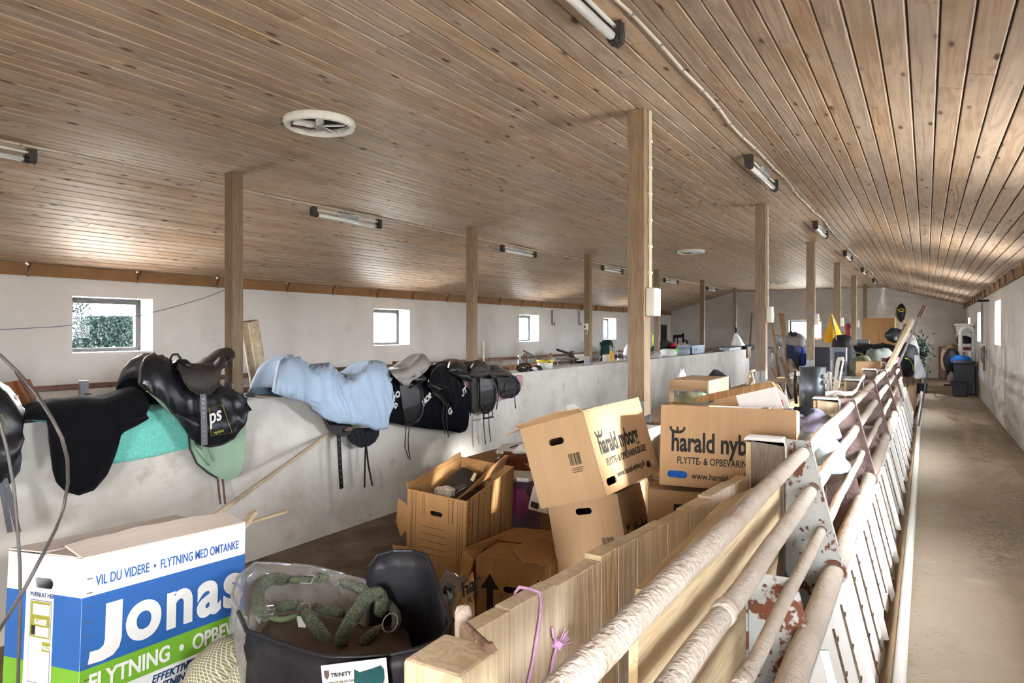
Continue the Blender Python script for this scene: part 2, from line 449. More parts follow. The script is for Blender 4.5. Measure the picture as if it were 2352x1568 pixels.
M['pipe'] = nmat('dusty_pipe', lin(192, 179, 164), var=.10, scale=9, rough=.8, bump=.5, bscale=70, spots=[(lin(176, 150, 126), 5, .54, .2), (lin(120, 96, 78), 60, .68, .04)])
M['pipebrown'] = nmat('rusty_brown_pipe', lin(128, 100, 84), var=.15, scale=9, rough=.75, spots=[(lin(96, 66, 50), 8, .55, .1)])
M['rustplate'] = nmat('grey_plate_with_rust', lin(178, 180, 176), var=.06, rough=.6, spots=[(lin(112, 64, 40), 7, .53, .03), (lin(84, 48, 34), 30, .62, .03)])
M['purpleplate'] = nmat('dusty_purple_brown_plate', lin(142, 122, 117), var=.15, scale=8, rough=.8, bump=.3, spots=[(lin(150, 132, 124), 5, .56, .15), (lin(84, 66, 62), 14, .6, .1)])
M['panel'] = nmat('white_feed_panel', lin(236, 234, 230), var=.04, rough=.55, spots=[(lin(150, 128, 108), 16, .70, .05)])
M['slot'] = nmat('rusty_slot', lin(112, 96, 76), var=.25, scale=30, rough=.8, spots=[(lin(80, 62, 48), 20, .5, .1)])
M['twine'] = nmat('lilac_twine', lin(206, 160, 200), var=.15, scale=60, rough=.8)
M['conduit'] = nmat('cream_conduit', lin(214, 204, 186), var=.08, rough=.6)
M['tube'] = nmat('white_glass_tube', lin(238, 240, 240), var=.02, rough=.3, bump=0)
M['endcap'] = nmat('brown_black_cap', lin(62, 54, 50), var=.15, rough=.6)
M['creamplastic'] = nmat('cream_plastic', lin(222, 218, 204), var=.05, rough=.5)
M['whiteplastic'] = nmat('white_plastic', lin(228, 228, 224), var=.04, rough=.45)
M['clear'] = glass_mat('clear_film', (.90, .88, .86), dust=.42, gloss=.10, rough=.12, dustc=(.72, .70, .68), scale=9)
M['film'] = glass_mat('thin_plastic_film', (.9, .9, .9), dust=.36, gloss=.14, rough=.1, dustc=(.7, .7, .7), scale=14)
M['tub'] = glass_mat('clear_purple_tub', (.66, .58, .74), dust=.25, gloss=.08, dustc=(.45, .42, .55))
M['pinkball'] = nmat('pink_cloth', lin(224, 60, 140), var=.15, rough=.7)
M['brownrug'] = nmat('brown_folded_rug', lin(104, 86, 74), var=.12, scale=5, rough=.7, bump=.15, bscale=12)
M['halter'] = nmat('green_pile', lin(92, 104, 74), var=.35, scale=30, rough=.95, bump=1.0, bscale=160, sheen=.4)
M['webbing'] = nmat('green_webbing', lin(104, 118, 86), var=.1, rough=.8)
M['vinyl'] = nmat('black_vinyl', lin(34, 33, 37), var=.2, scale=8, rough=.42, bump=.25, bscale=14)
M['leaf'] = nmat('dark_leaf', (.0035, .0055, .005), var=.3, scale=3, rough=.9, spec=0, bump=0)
M['bark'] = nmat('bark', lin(80, 66, 54), var=.2, rough=.9)

# checked ripstop blanket: thin pale threads in two directions
def check_mat(name, ca, cb, f):
    m = bpy.data.materials.new(name); m.use_nodes = True
    nt = m.node_tree; N = nt.nodes; Lk = nt.links.new; b = N['Principled BSDF']; b.inputs['Roughness'].default_value = .75
    tc = N.new('ShaderNodeTexCoord'); fac = None
    for vec in ((1, .25, .75), (-.3, 1, .75)):
        d = N.new('ShaderNodeVectorMath'); d.operation = 'DOT_PRODUCT'; d.inputs[1].default_value = [c * f for c in vec]; Lk(tc.outputs['Object'], d.inputs[0])
        fr = N.new('ShaderNodeMath'); fr.operation = 'FRACT'; Lk(d.outputs['Value'], fr.inputs[0])
        lt = N.new('ShaderNodeMath'); lt.operation = 'LESS_THAN'; lt.inputs[1].default_value = .24; Lk(fr.outputs[0], lt.inputs[0])
        if fac is None: fac = lt.outputs[0]
        else:
            mxx = N.new('ShaderNodeMath'); mxx.operation = 'MAXIMUM'; Lk(fac, mxx.inputs[0]); Lk(lt.outputs[0], mxx.inputs[1]); fac = mxx.outputs[0]
    mi = N.new('ShaderNodeMix'); mi.data_type = 'RGBA'; mi.inputs[6].default_value = (*ca, 1); mi.inputs[7].default_value = (*cb, 1)
    Lk(fac, mi.inputs[0]); Lk(mi.outputs[2], b.inputs['Base Color'])
    return m
M['check'] = check_mat('checked_ripstop', lin(112, 108, 80), lin(182, 178, 154), 90)
# ================================================================== THE SETTING
def slab(name, a, b, mat):
    return struct(obj(name, MB().bb(a, b), mat))
slab('floor', (-0.067, YB, -.7), (XR, YE, 0), M['aisle'])
slab('floor_pen', (PX1 - .02, YB, -.7), (-.47, YE, ZP), M['penfloor'])
slab('floor_left', (XL, YB, -.7), (PX1 - .02, YE, ZP), M['penfloor'])
slab('wall_partition', (PX1, YB + .2, ZP), (PX0, 22.6, PZ), M['concrete'])
tag(bpy.data.objects['wall_partition'], 'long pale concrete partition wall with saddles hung over it', 'wall')
slab('wall_low', (-1.62, 3.6, ZP), (-1.40, 7.9, PZ), M['concrete'])
for k in range(2, 6):
    slab('wall_pier', (-1.64, 3.97 + 3.62 * k - .12, ZP), (-1.40, 3.97 + 3.62 * k + .12, PZ), M['concrete'])
slab('wall_low_cap', (-1.66, 4.06, PZ), (-1.38, 7.7, PZ + .018), M['oldwood'])

# feed trough and its kerb beside the aisle
def extr_y(prof, y0, y1):
    return MB().prism(prof, y1 - y0, lambda x, z, h: Vector((x, y0 + h, z)))
struct(obj('trough', extr_y([(-.067, -.7), (-.067, .0), (-.112, .0), (-.20, -.26), (-.40, -.30), (-.47, -.12), (-.47, -.7)], YB + .2, YE), M['trough']))
rim = extr_y([(-.067, .001), (-.067, .035), (-.075, .052), (-.09, .058), (-.105, .052), (-.112, .035), (-.114, .001)], YB + .2, YE)
struct(obj('trim_1', rim, M['rim'], smooth=False, bevel=.004))
lin_ = bpy.data.objects['trim_1']
struct(obj('trim_2', extr_y([(-.1125, .0), (-.203, -.257), (-.212, -.252), (-.1205, .005)], YB + .2, YE), M['lining']))

def wall_x(name, x0, x1, y0, y1, z0, z1, holes, mat):
    """wall across X with openings (y0,y1,z0,z1)"""
    hs = sorted(holes); mb = MB(); y = y0
    for (a, b, c, d) in hs:
        mb.bb((x0, y, z0), (x1, a, z1)); mb.bb((x0, a, z0), (x1, b, c)); mb.bb((x0, a, d), (x1, b, z1)); y = b
    mb.bb((x0, y, z0), (x1, y1, z1))
    return struct(obj(name, mb, mat))
wall_x('wall_left', XL, XL - .34, YB, YE, -.7, 2.08, WL, M['plaster'])
wall_x('wall_right', XR, XR + .34, YB, YE, -.7, 2.15, WR, M['plaster'])
# gable end wall with its window
WE = (-3.86, -2.86, 1.12, 1.75)
mb = MB()
gable = [(XL - .3, -.7), (XR + .3, -.7), (XR + .3, ZER + .1), (XR, ZER + .12), (BR, ZC + .1), (BL, ZC + .1), (XL, ZEL + .1), (XL - .3, ZEL + .1)]
hole = [(WE[0], WE[2]), (WE[1], WE[2]), (WE[1], WE[3]), (WE[0], WE[3])]
mb.prism([gable, hole], .34, lambda x, z, h: Vector((x, YE + h, z)))
struct(obj('wall_end', mb, M['plaster2']))
gate = [(FILL_OPENING[0], -.01), (FILL_OPENING[1], -.01), (FILL_OPENING[1], FILL_OPENING[2]), (FILL_OPENING[0], FILL_OPENING[2])]  # outline of the added fill-light opening
mb = MB()
mb.prism([gable, gate], .3, lambda x, z, h: Vector((x, YB - .3 + h, z)))
struct(obj('wall_behind', mb, M['plaster2']))

# windows: dark frame, pane
nwin = 0
def window_x(x, sgn, y0, y1, z0, z1, pane=True, gm='glass'):
    global nwin
    nwin += 1
    xo = x + sgn * .25
    r = bpy.data.objects.new('window_%d' % nwin, None); C.objects.link(r); r.location = (xo, (y0 + y1) / 2, z0); struct(r)
    f = MB(); t = .062
    f.bb((xo, y0, z0), (xo + sgn * .05, y0 + t, z1)); f.bb((xo, y1 - t, z0), (xo + sgn * .05, y1, z1))
    f.bb((xo, y0 + t, z0), (xo + sgn * .05, y1 - t, z0 + t * .7)); f.bb((xo, y0 + t, z1 - t), (xo + sgn * .05, y1 - t, z1))
    obj('window_frame', f, M['frame'], r)
    if pane: obj('pane', MB().bb((xo + sgn * .02, y0 + t, z0 + t * .7), (xo + sgn * .026, y1 - t, z1 - t)), M[gm], r)
for i, w in enumerate(WL): window_x(XL, -1, *w, gm='grime' if i == 0 else 'glass')
for w in WR: window_x(XR, 1, *w)
nwin += 1
r = bpy.data.objects.new('window_%d' % nwin, None); C.objects.link(r); r.location = (-3.36, YE + .2, 1.12); struct(r)
f = MB(); t = .05
for a, b in (((WE[0], WE[2]), (WE[0] + t, WE[3])), ((WE[1] - t, WE[2]), (WE[1], WE[3])), ((WE[0] + t, WE[2]), (WE[1] - t, WE[2] + t)), ((WE[0] + t, WE[3] - t), (WE[1] - t, WE[3]))):
    f.bb((a[0], YE + .2, a[1]), (b[0], YE + .25, b[1]))
obj('window_frame', f, M['frame'], r)
obj('pane', MB().bb((WE[0] + t, YE + .22, WE[2] + t), (WE[1] - t, YE + .226, WE[3] - t)), M['glass'], r)

# ------------------------------------------------------------------ boarded ceiling
def ceil_frames():
    """(origin, across-vector, normal-up, width) of the flat strip and the two slopes"""
    out = []
    for p, q in (((XL - .02, ZEL), (BL, ZC)), ((BL, ZC), (BR, ZC)), ((BR, ZC), (XR + .02, ZER))):
        d = Vector((q[0] - p[0], 0, q[1] - p[1])); L = d.length; d.normalize()
        out.append((Vector((p[0], 0, p[1])), d, Vector((-d.z, 0, d.x)), L))
    return out
root = bpy.data.objects.new('ceiling', None); C.objects.link(root); struct(root)
root.location = (-3.4, 10, ZC)
back = MB()
for o0, d, n, L in ceil_frames():
    a = o0 + n * .011
    vs = []
    for y in (YB, YE):
        for k, h in ((0, 0), (L, 0), (L, .06), (0, .06)):
            p = a + d * k + n * h; vs.append(Vector((p.x, y, p.z)))
    back.add(vs, [(0, 1, 2, 3), (7, 6, 5, 4), (0, 4, 5, 1), (1, 5, 6, 2), (2, 6, 7, 3), (3, 7, 4, 0)])
obj('backing', back, M['ceilback'], root)
PITCH = .098
boards = []
rb = random.Random(3)
for o0, d, n, L in ceil_frames():
    k = round(L / PITCH); w = L / k
    for i in range(k):
        y = YB + rb.uniform(0, 4.2) - 4.2
        while y < YE:
            l = rb.choice((3.9, 4.2, 4.5, 4.8))
            y0, y1 = max(y, YB) + .002, min(y + l, YE) - .002
            y += l
            if y1 - y0 < .1: continue
            a0, a1 = i * w + .0035, (i + 1) * w - .0035
            lift = rb.uniform(-.0015, .0015)
            prof = [(a0, .012), (a0, -.002), (a0 + .004, -.007), (a1 - .004, -.007), (a1, -.002), (a1, .012)]
            vs = []
            for yy in (y0, y1):
                for s_, h in prof:
                    p = o0 + d * s_ + n * (h + lift); vs.append(Vector((p.x, yy, p.z)))
            mid = o0 + d * (a0 + w / 2)
            yn = min(max(2.2, y0), y1)
            vis = y1 > .8 + .55 * abs(mid.x + .6) * .6 and y1 > .7
            boards.append(((0 if vis else 100) + math.hypot(mid.x, yn), vs))
boards.sort(key=lambda b: b[0])
FB = [tuple(range(5, -1, -1)), tuple(range(6, 12))] + [(k, (k + 1) % 6, (k + 1) % 6 + 6, k + 6) for k in range(6)]
def set_rnd(me, vals):
    at = me.attributes.new('rnd', 'FLOAT', 'FACE')
    at.data.foreach_set('value', vals)
for i, (_, vs) in enumerate(boards[:300]):
    mb = MB().add(vs, FB)
    o = obj('board', mb, M['ceil'], root)
    set_rnd(o.data, [rb.random()] * 8)
mb = MB(); vals = []
for _, vs in boards[300:]:
    mb.add(vs, FB); vals += [rb.random()] * 8
o = obj('far_boards', mb, M['ceil'], root); set_rnd(o.data, vals); o['kind'] = 'stuff'

# brown eave boards between wall head and sloping ceiling, with dark gaps
def eave(x, sgn, z0, z1, nm):
    r = bpy.data.objects.new(nm, None); C.objects.link(r); r.location = (x, 10, z0); struct(r)
    mb = MB(); y = YB; rr = random.Random(5)
    while y < YE:
        l = rr.uniform(.85, 1.15); y1 = min(y + l, YE)
        o = obj('eave_board', MB().bb((x, y + .012, z0), (x + sgn * .03, y1 - .012, z1)), M['eave'], r)
        obj('rafter_end', MB().bar((x + sgn * .035, y1, z0 - .01), (x + sgn * .05, y1 + .05, z1 + .01), .025, .02), M['oldwood'], r)
        y = y1
eave(XL, 1, 1.965, 2.09, 'trim_3')
eave(XR, -1, 2.045, 2.165, 'trim_4')

# ------------------------------------------------------------------ posts
PW = .107
ordn = ['first', 'second', 'third', 'fourth', 'fifth', 'sixth']
def post(x, y, zb, label, grp, conduit=False, k=0):
    t = thing('timber_post', label, 'post', (x, y, zb), group=grp)
    obj('shaft', MB().bb((x - PW / 2, y - PW / 2, zb + .05), (x + PW / 2, y + PW / 2, ZC - .008)), M['post'], t, bevel=.004)
    for sx_ in (-1, 1):
        for sy_ in (-1, 1):
            b = MB().bb((x + sx_ * .004, y + sy_ * (PW / 2), zb), (x + sx_ * PW / 2, y + sy_ * (PW / 2 + .005), zb + .14))
            o = obj('bracket_plate', b, M['galv'], t)
            obj('screw', MB().lathe([(.007, 0), (.006, .003)], (x + sx_ * .03, y + sy_ * (PW / 2 + .005), zb + .09), 8, Matrix.Rotation(-sy_ * math.pi / 2, 3, 'X')), M['steel'], o)
    if conduit:
        cx, cy = x + PW / 2, y + .015
        for q in (0, .022):
            obj('conduit', MB().tube([(cx + .008, cy + q, ZC - .01), (cx + .008, cy + q, 1.66)], .007, 6), M['conduit'], t)
        bx = obj('switch_box', MB().bb((cx, cy - .05, 1.49), (cx + .06, cy + .06, 1.66)), M['creamplastic'], t, bevel=.008)
        obj('rocker', MB().bb((cx + .06, cy - .02, 1.53), (cx + .068, cy + .03, 1.60)), M['whiteplastic'], bx, bevel=.003)
        for z in [1.75 + .16 * i for i in range(6)]:
            obj('cable_clip', MB().bb((cx, cy - .012, z), (cx + .017, cy + .034, z + .012)), M['creamplastic'], t)
    return t
for k in range(6):
    y = 3.97 + 3.62 * k
    post(-1.50, y, PZ + (.018 if k < 2 else 0), ['nearest tall timber post, in front of the partition, with white switch box', 'timber post behind the big open carton, second along the aisle-side row', 'third timber post of the aisle-side row, blue string tied round it',
         'timber post with the yellow bag hung from it', 'timber post just beyond the yellow bag with the red fender beside it', 'dark timber post against the end wall above the brown cupboard'][k], 'aisle-side roof posts', k < 5)
    y = 3.75 + 3.57 * k
    post(-5.05, y, PZ, ['timber post standing on the partition beside the rolled carpet', 'timber post on the partition just beyond the black saddles', 'timber post on the partition in front of the stacked chairs with a small switch', 'timber post on the partition beside the lime bottle and blue crates',
         'timber post on the partition behind the grey crate', 'dark timber post by the end wall with white cloth hung on it'][k], 'roof posts on the partition', False)
o = bpy.data.objects  # small switch on the third far post
t = thing('wall_switch', 'small cream switch box on the far post before the stacked chairs', 'switch', (-5.05, 10.89 - PW / 2, 1.42))
obj('switch_box', MB().bb((-5.11, 10.89 - PW / 2 - .05, 1.42), (-5.02, 10.89 - PW / 2, 1.53)), M['creamplastic'], t, bevel=.005)
obj('rocker', MB().bb((-5.08, 10.89 - PW / 2 - .056, 1.46), (-5.05, 10.89 - PW / 2 - .05, 1.49)), M['blackplastic'], t)
obj('cable', MB().tube([(-5.06, 10.83, 1.42), (-5.065, 10.82, 1.36), (-5.05, 10.82, 1.33), (-5.03, 10.82, 1.36), (-5.03, 10.83, 1.5)], .005, 6), M['conduit'], t)

# ------------------------------------------------------------------ fluorescent lights and their cables
def lamp_proto():
    t = thing('fluorescent_light', '-', 'light', (0, 0, 0), group='fluorescent ceiling lights')
    L = 1.02
    for s_ in (-1, 1):
        prof = [(-.026, 0), (.026, 0), (.03, -.05), (.026, -.085), (0, -.1), (-.026, -.085), (-.03, -.05)]
        c = MB().prism(prof, .045, lambda x, z, h: Vector((x, s_ * L / 2 - .0225 + h, z)))
        obj('end_cap', c, M['endcap'], t, bevel=.006)
        obj('lamp_holder', MB().lathe([(.026, 0), (.026, .03)], (0, s_ * (L / 2 - .022) - (0.03 if s_ > 0 else 0), -.075), 12, Matrix.Rotation(-math.pi / 2, 3, 'X')), M['blackplastic'], t)
    obj('tube', MB().tube([(0, -L / 2 + .04, -.075), (0, L / 2 - .04, -.075)], .019, 12), M['tube'], t, smooth=True)
    obj('mounting_rod', MB().tube([(0, -L / 2, -.02), (0, L / 2, -.02)], .009, 8), M['whiteplastic'], t)
    obj('ballast_box', MB().bb((-.035, -.12, -.055), (.035, .14, -.003)), M['galv'], t, bevel=.004)
    return t
proto = lamp_proto()
LR = [2.27, 5.9, 9.55, 13.1, 16.7, 20.3]
LL = [1.95, 5.68, 9.5, 13.35, 17.2, 21.1]
RL = ['nearest fluorescent light on the aisle-side cable, at the top of the picture', 'second fluorescent light on the aisle-side cable, past the nearest tall post', 'third fluorescent light on the aisle-side cable', 'fourth fluorescent light on the aisle-side cable', 'fifth fluorescent light on the aisle-side cable', 'last small fluorescent light on the aisle-side cable near the end wall']
Ll = ['fluorescent light on the far cable, cut off by the picture edge', 'fluorescent light above the window-wall side, beyond the rolled carpet post', 'fluorescent light past the second post of the far row', 'fourth fluorescent light on the far cable', 'fifth fluorescent light on the far cable, behind the nearest tall post', 'last fluorescent light on the far cable near the end wall']
first = True
for ys, x, labs in ((LR, -1.155, RL), (LL, -5.63, Ll)):
    for y, lb in zip(ys, labs):
        t = proto if first else copy_tree(proto)
        first = False
        t.location = (x, y, ZC - .008 if x > -3 else ZC - .02); t['label'] = lb
def cable(x, z, label):
    t = thing('ceiling_cable', label, 'cable', (x, 10, z))
    pts = [(x + .012 * math.sin(y * 2.3) + .008 * math.sin(y * 5.1), y, z + .002 * math.sin(y * 3)) for y in [YB + i * .35 for i in range(int((YE - 1 - YB) / .35))]]
    obj('sheath', MB().tube(pts, .0085, 6), M['conduit'], t)
    for p in pts[14:60]:
        obj('clip', MB().box(p, (.03, .008, .02)), M['galv'], t)
cable(-1.06, ZC - .024, 'cream cable clipped along the ceiling beside the aisle-side lights')
cable(-5.52, ZC - .018, 'cream cable clipped along the ceiling beside the far lights')

# round ceiling vents
def vent(x, y, label):
    z = ZC - .008
    t = thing('ceiling_vent', label, 'vent', (x, y, z), group='round ceiling vents')
    obj('rim', MB().lathe([(.22, 0), (.225, -.02), (.215, -.045), (.2, -.05), (.188, -.04), (.185, -.002)], (x, y, z), 32), M['rim'], t, smooth=False)
    obj('damper', MB().lathe([(.184, -.002), (.10, -.004), (0, -.005)], (x, y, z), 24), M['frame'], t)
    for k in range(5):
        a = k * 2 * math.pi / 5 + .5
        ca, sa = math.cos(a), math.sin(a)
        q = Vector((x + .10 * ca, y + .10 * sa, z - .03))
        obj('blade', MB().box(q, (.13, .05, .006), Euler((.5, 0, a)).to_matrix()), M['whiteplastic'], t)
    obj('hub', MB().lathe([(.03, 0), (.035, -.04), (.012, -.055)], (x, y, z - .005), 12), M['galv'], t)
    obj('cord', MB().tube([(x - .22, y - .12, z - .015), (x - .06, y - .02, z - .05), (x + .02, y, z - .05)], .008, 6), M['strapb'], t)
vent(-3.31, 3.09, 'nearest round white ceiling vent with a rusty rod across it')
vent(-3.35, 11.27, 'round ceiling vent far along, left of the nearest tall post top')
vent(-3.42, 19.75, 'farthest small round ceiling vent near the end wall')

# hooks on the left wall below the eave
for (u, v0, v1) in ((1268, 712, 745), (1330, 714, 745)):
    p, q = W(u, v0, X=XL + .04), W(u, v1, X=XL + .04)
    tag(obj('iron_hook', MB().tube([p, (p + q) / 2, q, q + Vector((.04, .03, -.01)), q + Vector((.05, .03, .05))], .012, 6), M['frame']), 'rusty iron hook on the white wall just past the third window' if u < 1300 else 'rusty iron hook on the white wall next to the post with the small switch', 'hook', 'iron hooks on the wall')

# ------------------------------------------------------------------ trees outside the near window
def tree(name, label, c, h, w, n, seed):
    rr = random.Random(seed)
    t = thing(name, label, 'tree', (c[0], c[1], -.7), group='trees outside the window')
    mb = MB()
    for i in range(n):
        z = rr.random() ** .8
        r = w * (1.05 - .75 * z) * math.sqrt(rr.random()); a = rr.uniform(0, 6.283)
        p = Vector((c[0] + r * math.cos(a), c[1] + r * math.sin(a), -.3 + h * z))
        s_ = rr.uniform(.02, .05)
        m = Euler((rr.uniform(0, 6), rr.uniform(0, 6), rr.uniform(0, 6))).to_matrix()
        mb.add([p + m @ Vector(q) * s_ for q in ((-1, -.3, 0), (0, -.45, .1), (1, 0, 0), (0, .45, .1))], [(0, 1, 2, 3)])
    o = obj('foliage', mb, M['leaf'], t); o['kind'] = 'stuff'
    obj('trunk', MB().tube([(c[0], c[1], -.7), (c[0], c[1], -.7 + h * .7)], [w * .12, w * .03], 8), M['bark'], t)
tree('garden_tree', 'blurred dark tree seen at the upper side of the near window', (-13.2, 6.15, 0), 5.2, .75, 14000, 1)
tree('garden_shrub', 'blurred shrub seen low in the near window', (-12.0, 6.5, 0), 1.95, 1.4, 16000, 2)
# ================================================================== FEED FENCE ALONG THE AISLE
# rails: (x, z, radius, y0, y1)
PY0, PSP = 3.02, 2.03
RAILS = [(-.428, .905, .0265, 'top'), (-.399, .751, .0265, 'second'), (-.359, .597, .0195, 'third'), (-.318, .432, .040, 'lowest, thick')]
for (x, z, r, nm) in RAILS:
    y1 = PY0 + PSP * 5 + .1
    t = thing('fence_rail', {'top': 'topmost dusty round rail of the feed fence along the trough', 'second': 'second dusty rail from the top of the feed fence', 'third': 'thin third rail of the feed fence with a sleeve joint', 'lowest, thick': 'thick lowest rail of the feed fence, above the white panels'}[nm], 'rail', (x, 5, z), group='rails of the feed fence')
    pts = []
    n = 70
    for i in range(n + 1):
        y = -.6 + (y1 + .6) * i / n
        pts.append((x + .002 * math.sin(i * 1.7), y, z + .003 * math.sin(i * .9)))
    rs = [r * (1 + .03 * noise.noise(Vector((i * .7, x * 9, 0)))) for i in range(n + 1)]
    obj('pipe', MB().tube(pts, rs, 14), M['pipe'], t, smooth=True)
    if nm in ('second', 'third'):
        for y in (1.6, 2.65, 4.75, 6.8):
            obj('sleeve', MB().tube([(x, y - .03, z), (x, y - .012, z), (x, y + .012, z), (x, y + .03, z)], [r * 1.04, r * 1.14, r * 1.14, r * 1.04], 14), M['pipe'], t, smooth=True)

def plate_poly(shift=0):
    p = [(-.56, .95), (-.408, .95), (-.283, .462), (-.268, .44), (-.266, .415), (-.29, .385), (-.37, .27), (-.56, .25)]
    return p
pl = ['grey plate with rust patches holding the rails beside the nearest fence post', 'purple-brown plate holding the rails, second along the fence', 'purple-brown plate holding the rails, third along the fence', 'purple-brown plate holding the rails, fourth along the fence', 'purple-brown plate holding the rails, fifth along the fence', 'purple-brown plate holding the rails at the far end of the fence']
for k in range(-1, 6):
    y = PY0 + PSP * k
    if k >= 0:
        t = thing('rail_plate', pl[k], 'plate', (-.42, y, .25), group='plates of the feed fence')
        mat = M['rustplate'] if k == 0 else M['purpleplate']
        obj('sheet', MB().prism(plate_poly(), .006, lambda x, z, h: Vector((x, y + h, z))), mat, t)
        fl = MB().bar((-.404, y - .012, .95), (-.284, y - .012, .466), .026, .004, up=(1, 0, .2))
        obj('flange', fl, mat, t)
        for (x, z, r, nm) in RAILS:
            obj('collar', MB().tube([(x, y - .012, z), (x, y + .016, z)], r * 1.22, 14), mat, t)
        # timber upright behind the plate
        wm = M['lumber'] if k in (0,) else M['post']
        u = thing('fence_post', ['nearest board-like fence post with a white cap strip', 'dusty white-faced fence post, second along the fence', 'fence post third along the fence under the bent cable strips', 'fence post with white cap behind the leaning stick', 'fence post fifth along the feed fence', 'last fence post at the far end of the feed fence'][k], 'post', (-.57, y, ZP), group='posts of the feed fence')
        obj('board', MB().bb((-.632, y - .03, ZP), (-.50, y + .035, .94)), M['post'] if k != 1 else M['lumber'], u, bevel=.004)
        obj('edge_strip', MB().bb((-.655, y - .025, ZP), (-.633, y + .03, .93)), M['lumber'], u)
        cap = MB().prism([(-.66, .94), (-.50, .94), (-.488, .925), (-.488, .80), (-.496, .80), (-.497, .925), (-.503, .946), (-.51, .955), (-.65, .955), (-.66, .945)], .075, lambda x, z, h: Vector((x, y - .038 + h, z)))
        obj('cap_strip', cap, M['rim'], u)
        if k in (0, 1):
            obj('channel', MB().bb((-.668, y - .036, ZP), (-.658, y + .04, .80)), M['rustplate'], u)
    # short plate half way along each bay
    ym = y + PSP - .71
    if k >= -1 and k < 5:
        t = thing('rail_plate', ['short rust-patched plate below the second rail in the nearest bay', 'short purple-brown plate in the second bay of the fence', 'short purple-brown plate in the third bay of the fence', 'short purple-brown plate in the fourth bay of the fence', 'short purple-brown plate in the fifth bay of the fence', 'short purple-brown plate in the last bay of the fence'][k + 1], 'plate', (-.42, ym, 0), group='plates of the feed fence')
        mat = M['rustplate'] if k == -1 else M['purpleplate']
        obj('sheet', MB().prism([(-.50, .615), (-.352, .615), (-.318, .475), (-.355, .46), (-.368, .42), (-.34, .38), (-.30, .30), (-.28, .05), (-.50, .05)], .006, lambda x, z, h: Vector((x, ym + h, z))), mat, t)
        obj('stub_post', MB().bb((-.505, ym - .02, ZP), (-.495, ym + .05, .60)), mat, t)

# slanting white feed panels below the thick rail
dn = Vector((.128, 0, -.55)); dn_u = dn.normalized(); nrm = Vector((.974, 0, .227))
rp = random.Random(11)
ORD = ['first', 'second', 'third', 'fourth', 'fifth', 'sixth', 'seventh', 'eighth', 'ninth', 'tenth', 'eleventh', 'twelfth', 'thirteenth', 'fourteenth', 'fifteenth', 'sixteenth', 'seventeenth', 'eighteenth', 'nineteenth']
pk = [0]
def panel(y, w, k):
    k = pk[0]; pk[0] += 1
    t = thing('feed_panel', ('%s slanting white feed panel below the thick rail, counted from the camera' % ORD[k]) if k < len(ORD) else 'far slanting white feed panel below the thick rail, beyond the tenth', 'panel', (-.25, y, -.1), group='white feed panels under the rail')
    L = rp.uniform(.455, .53)
    o0 = Vector((-.287, y, .40))
    sh = .02
    def fn(a, b, h):
        return o0 + Vector((0, a, 0)) + dn_u * b + nrm * h
    n = 7
    poly = [(0, 0), (w, 0)]
    for i in range(n + 1):
        a = w * (1 - i / n)
        poly.append((a + sh, L + rp.uniform(-.05, .015) * (1 if i not in (0, n) else 0)))
    obj('sheet', MB().prism(poly, .004, fn), M['panel'], t)
    for q in (.0, .33, .70):
        a = w * q + .03
        ob = obj('slot_rib', MB().prism([(a, .03), (a + .014, .03), (a + .014 + sh * .9, L - .06), (a + sh * .9, L - .06)], .010, fn), M['slot'], t)
        for b in (.08, .2, .32, .44):
            if b < L - .05:
                c = fn(a + .05 + sh * b / L, b, .004)
                obj('bolt', MB().box(c, (.008, .014, .014)), M['slot'], t)
    # folded return along one long edge
    obj('fold', MB().prism([(-.006, 0), (.006, 0), (.006 + sh, L), (-.006 + sh, L)], .028, fn), M['panel'], t)
y = .3
k = 0
while y < PY0 + PSP * 5 - .3:
    w = PSP / 3
    panel(y, w - .014, k)
    y += w; k += 1

# mesh gate lying against the far part of the fence
t = thing('wire_mesh_gate', 'cream wire mesh gate leaning on the far end of the fence', 'gate', (-.30, 12.6, 0))
p0, dy, dz = Vector((-.36, 11.0, .62)), Vector((0, 2.6, 0)), Vector((.16, 0, -.62))
fr = [p0, p0 + dy, p0 + dy + dz, p0 + dz]
obj('frame', MB().tube(fr, .022, 8, closed=True), M['pipe'], t)
mb = MB()
for i in range(1, 18): mb.tube([p0 + dy * i / 18, p0 + dy * i / 18 + dz], .006, 4)
for i in range(1, 7): mb.tube([p0 + dz * i / 7, p0 + dz * i / 7 + dy], .006, 4)
o = obj('wires', mb, M['pipe'], t); o['kind'] = 'stuff'

# ------------------------------------------------------------------ near end: block post, plank gate, plywood sheet
t = thing('block_post', 'thick rough-sawn timber block post nearest the camera with a bolt on top', 'post', (-.75, 1.03, ZP))
obj('shaft', MB().bb((-.82, .965, ZP), (-.69, 1.095, .80)), M['lumber'], t, bevel=.008)
b = obj('bolt', MB().tube([(-.79, 1.125, .809), (-.70, 1.07, .809)], .007, 10), M['pipebrown'], t)
obj('bolt_head', MB().lathe([(.0115, 0), (.0115, .010)], (-.70, 1.07, .809), 6, Vector((.09, -.055, 0)).to_track_quat('Z', 'Y').to_matrix()), M['pipebrown'], b)
obj('plate', MB().bb((-.69, 1.03, .60), (-.686, 1.085, .70)), M['galv'], t)
p = W(1075, 1450, d=1.5)
tag(obj('peg', MB().lathe([(.019, -.25), (.019, 0), (.019, .035), (.015, .046), (0, .05)], (p.x - .02, p.y + .01, p.z), 16), M['pipe'], smooth=True), 'short rounded grey peg standing by the end of the plank gate', 'peg')

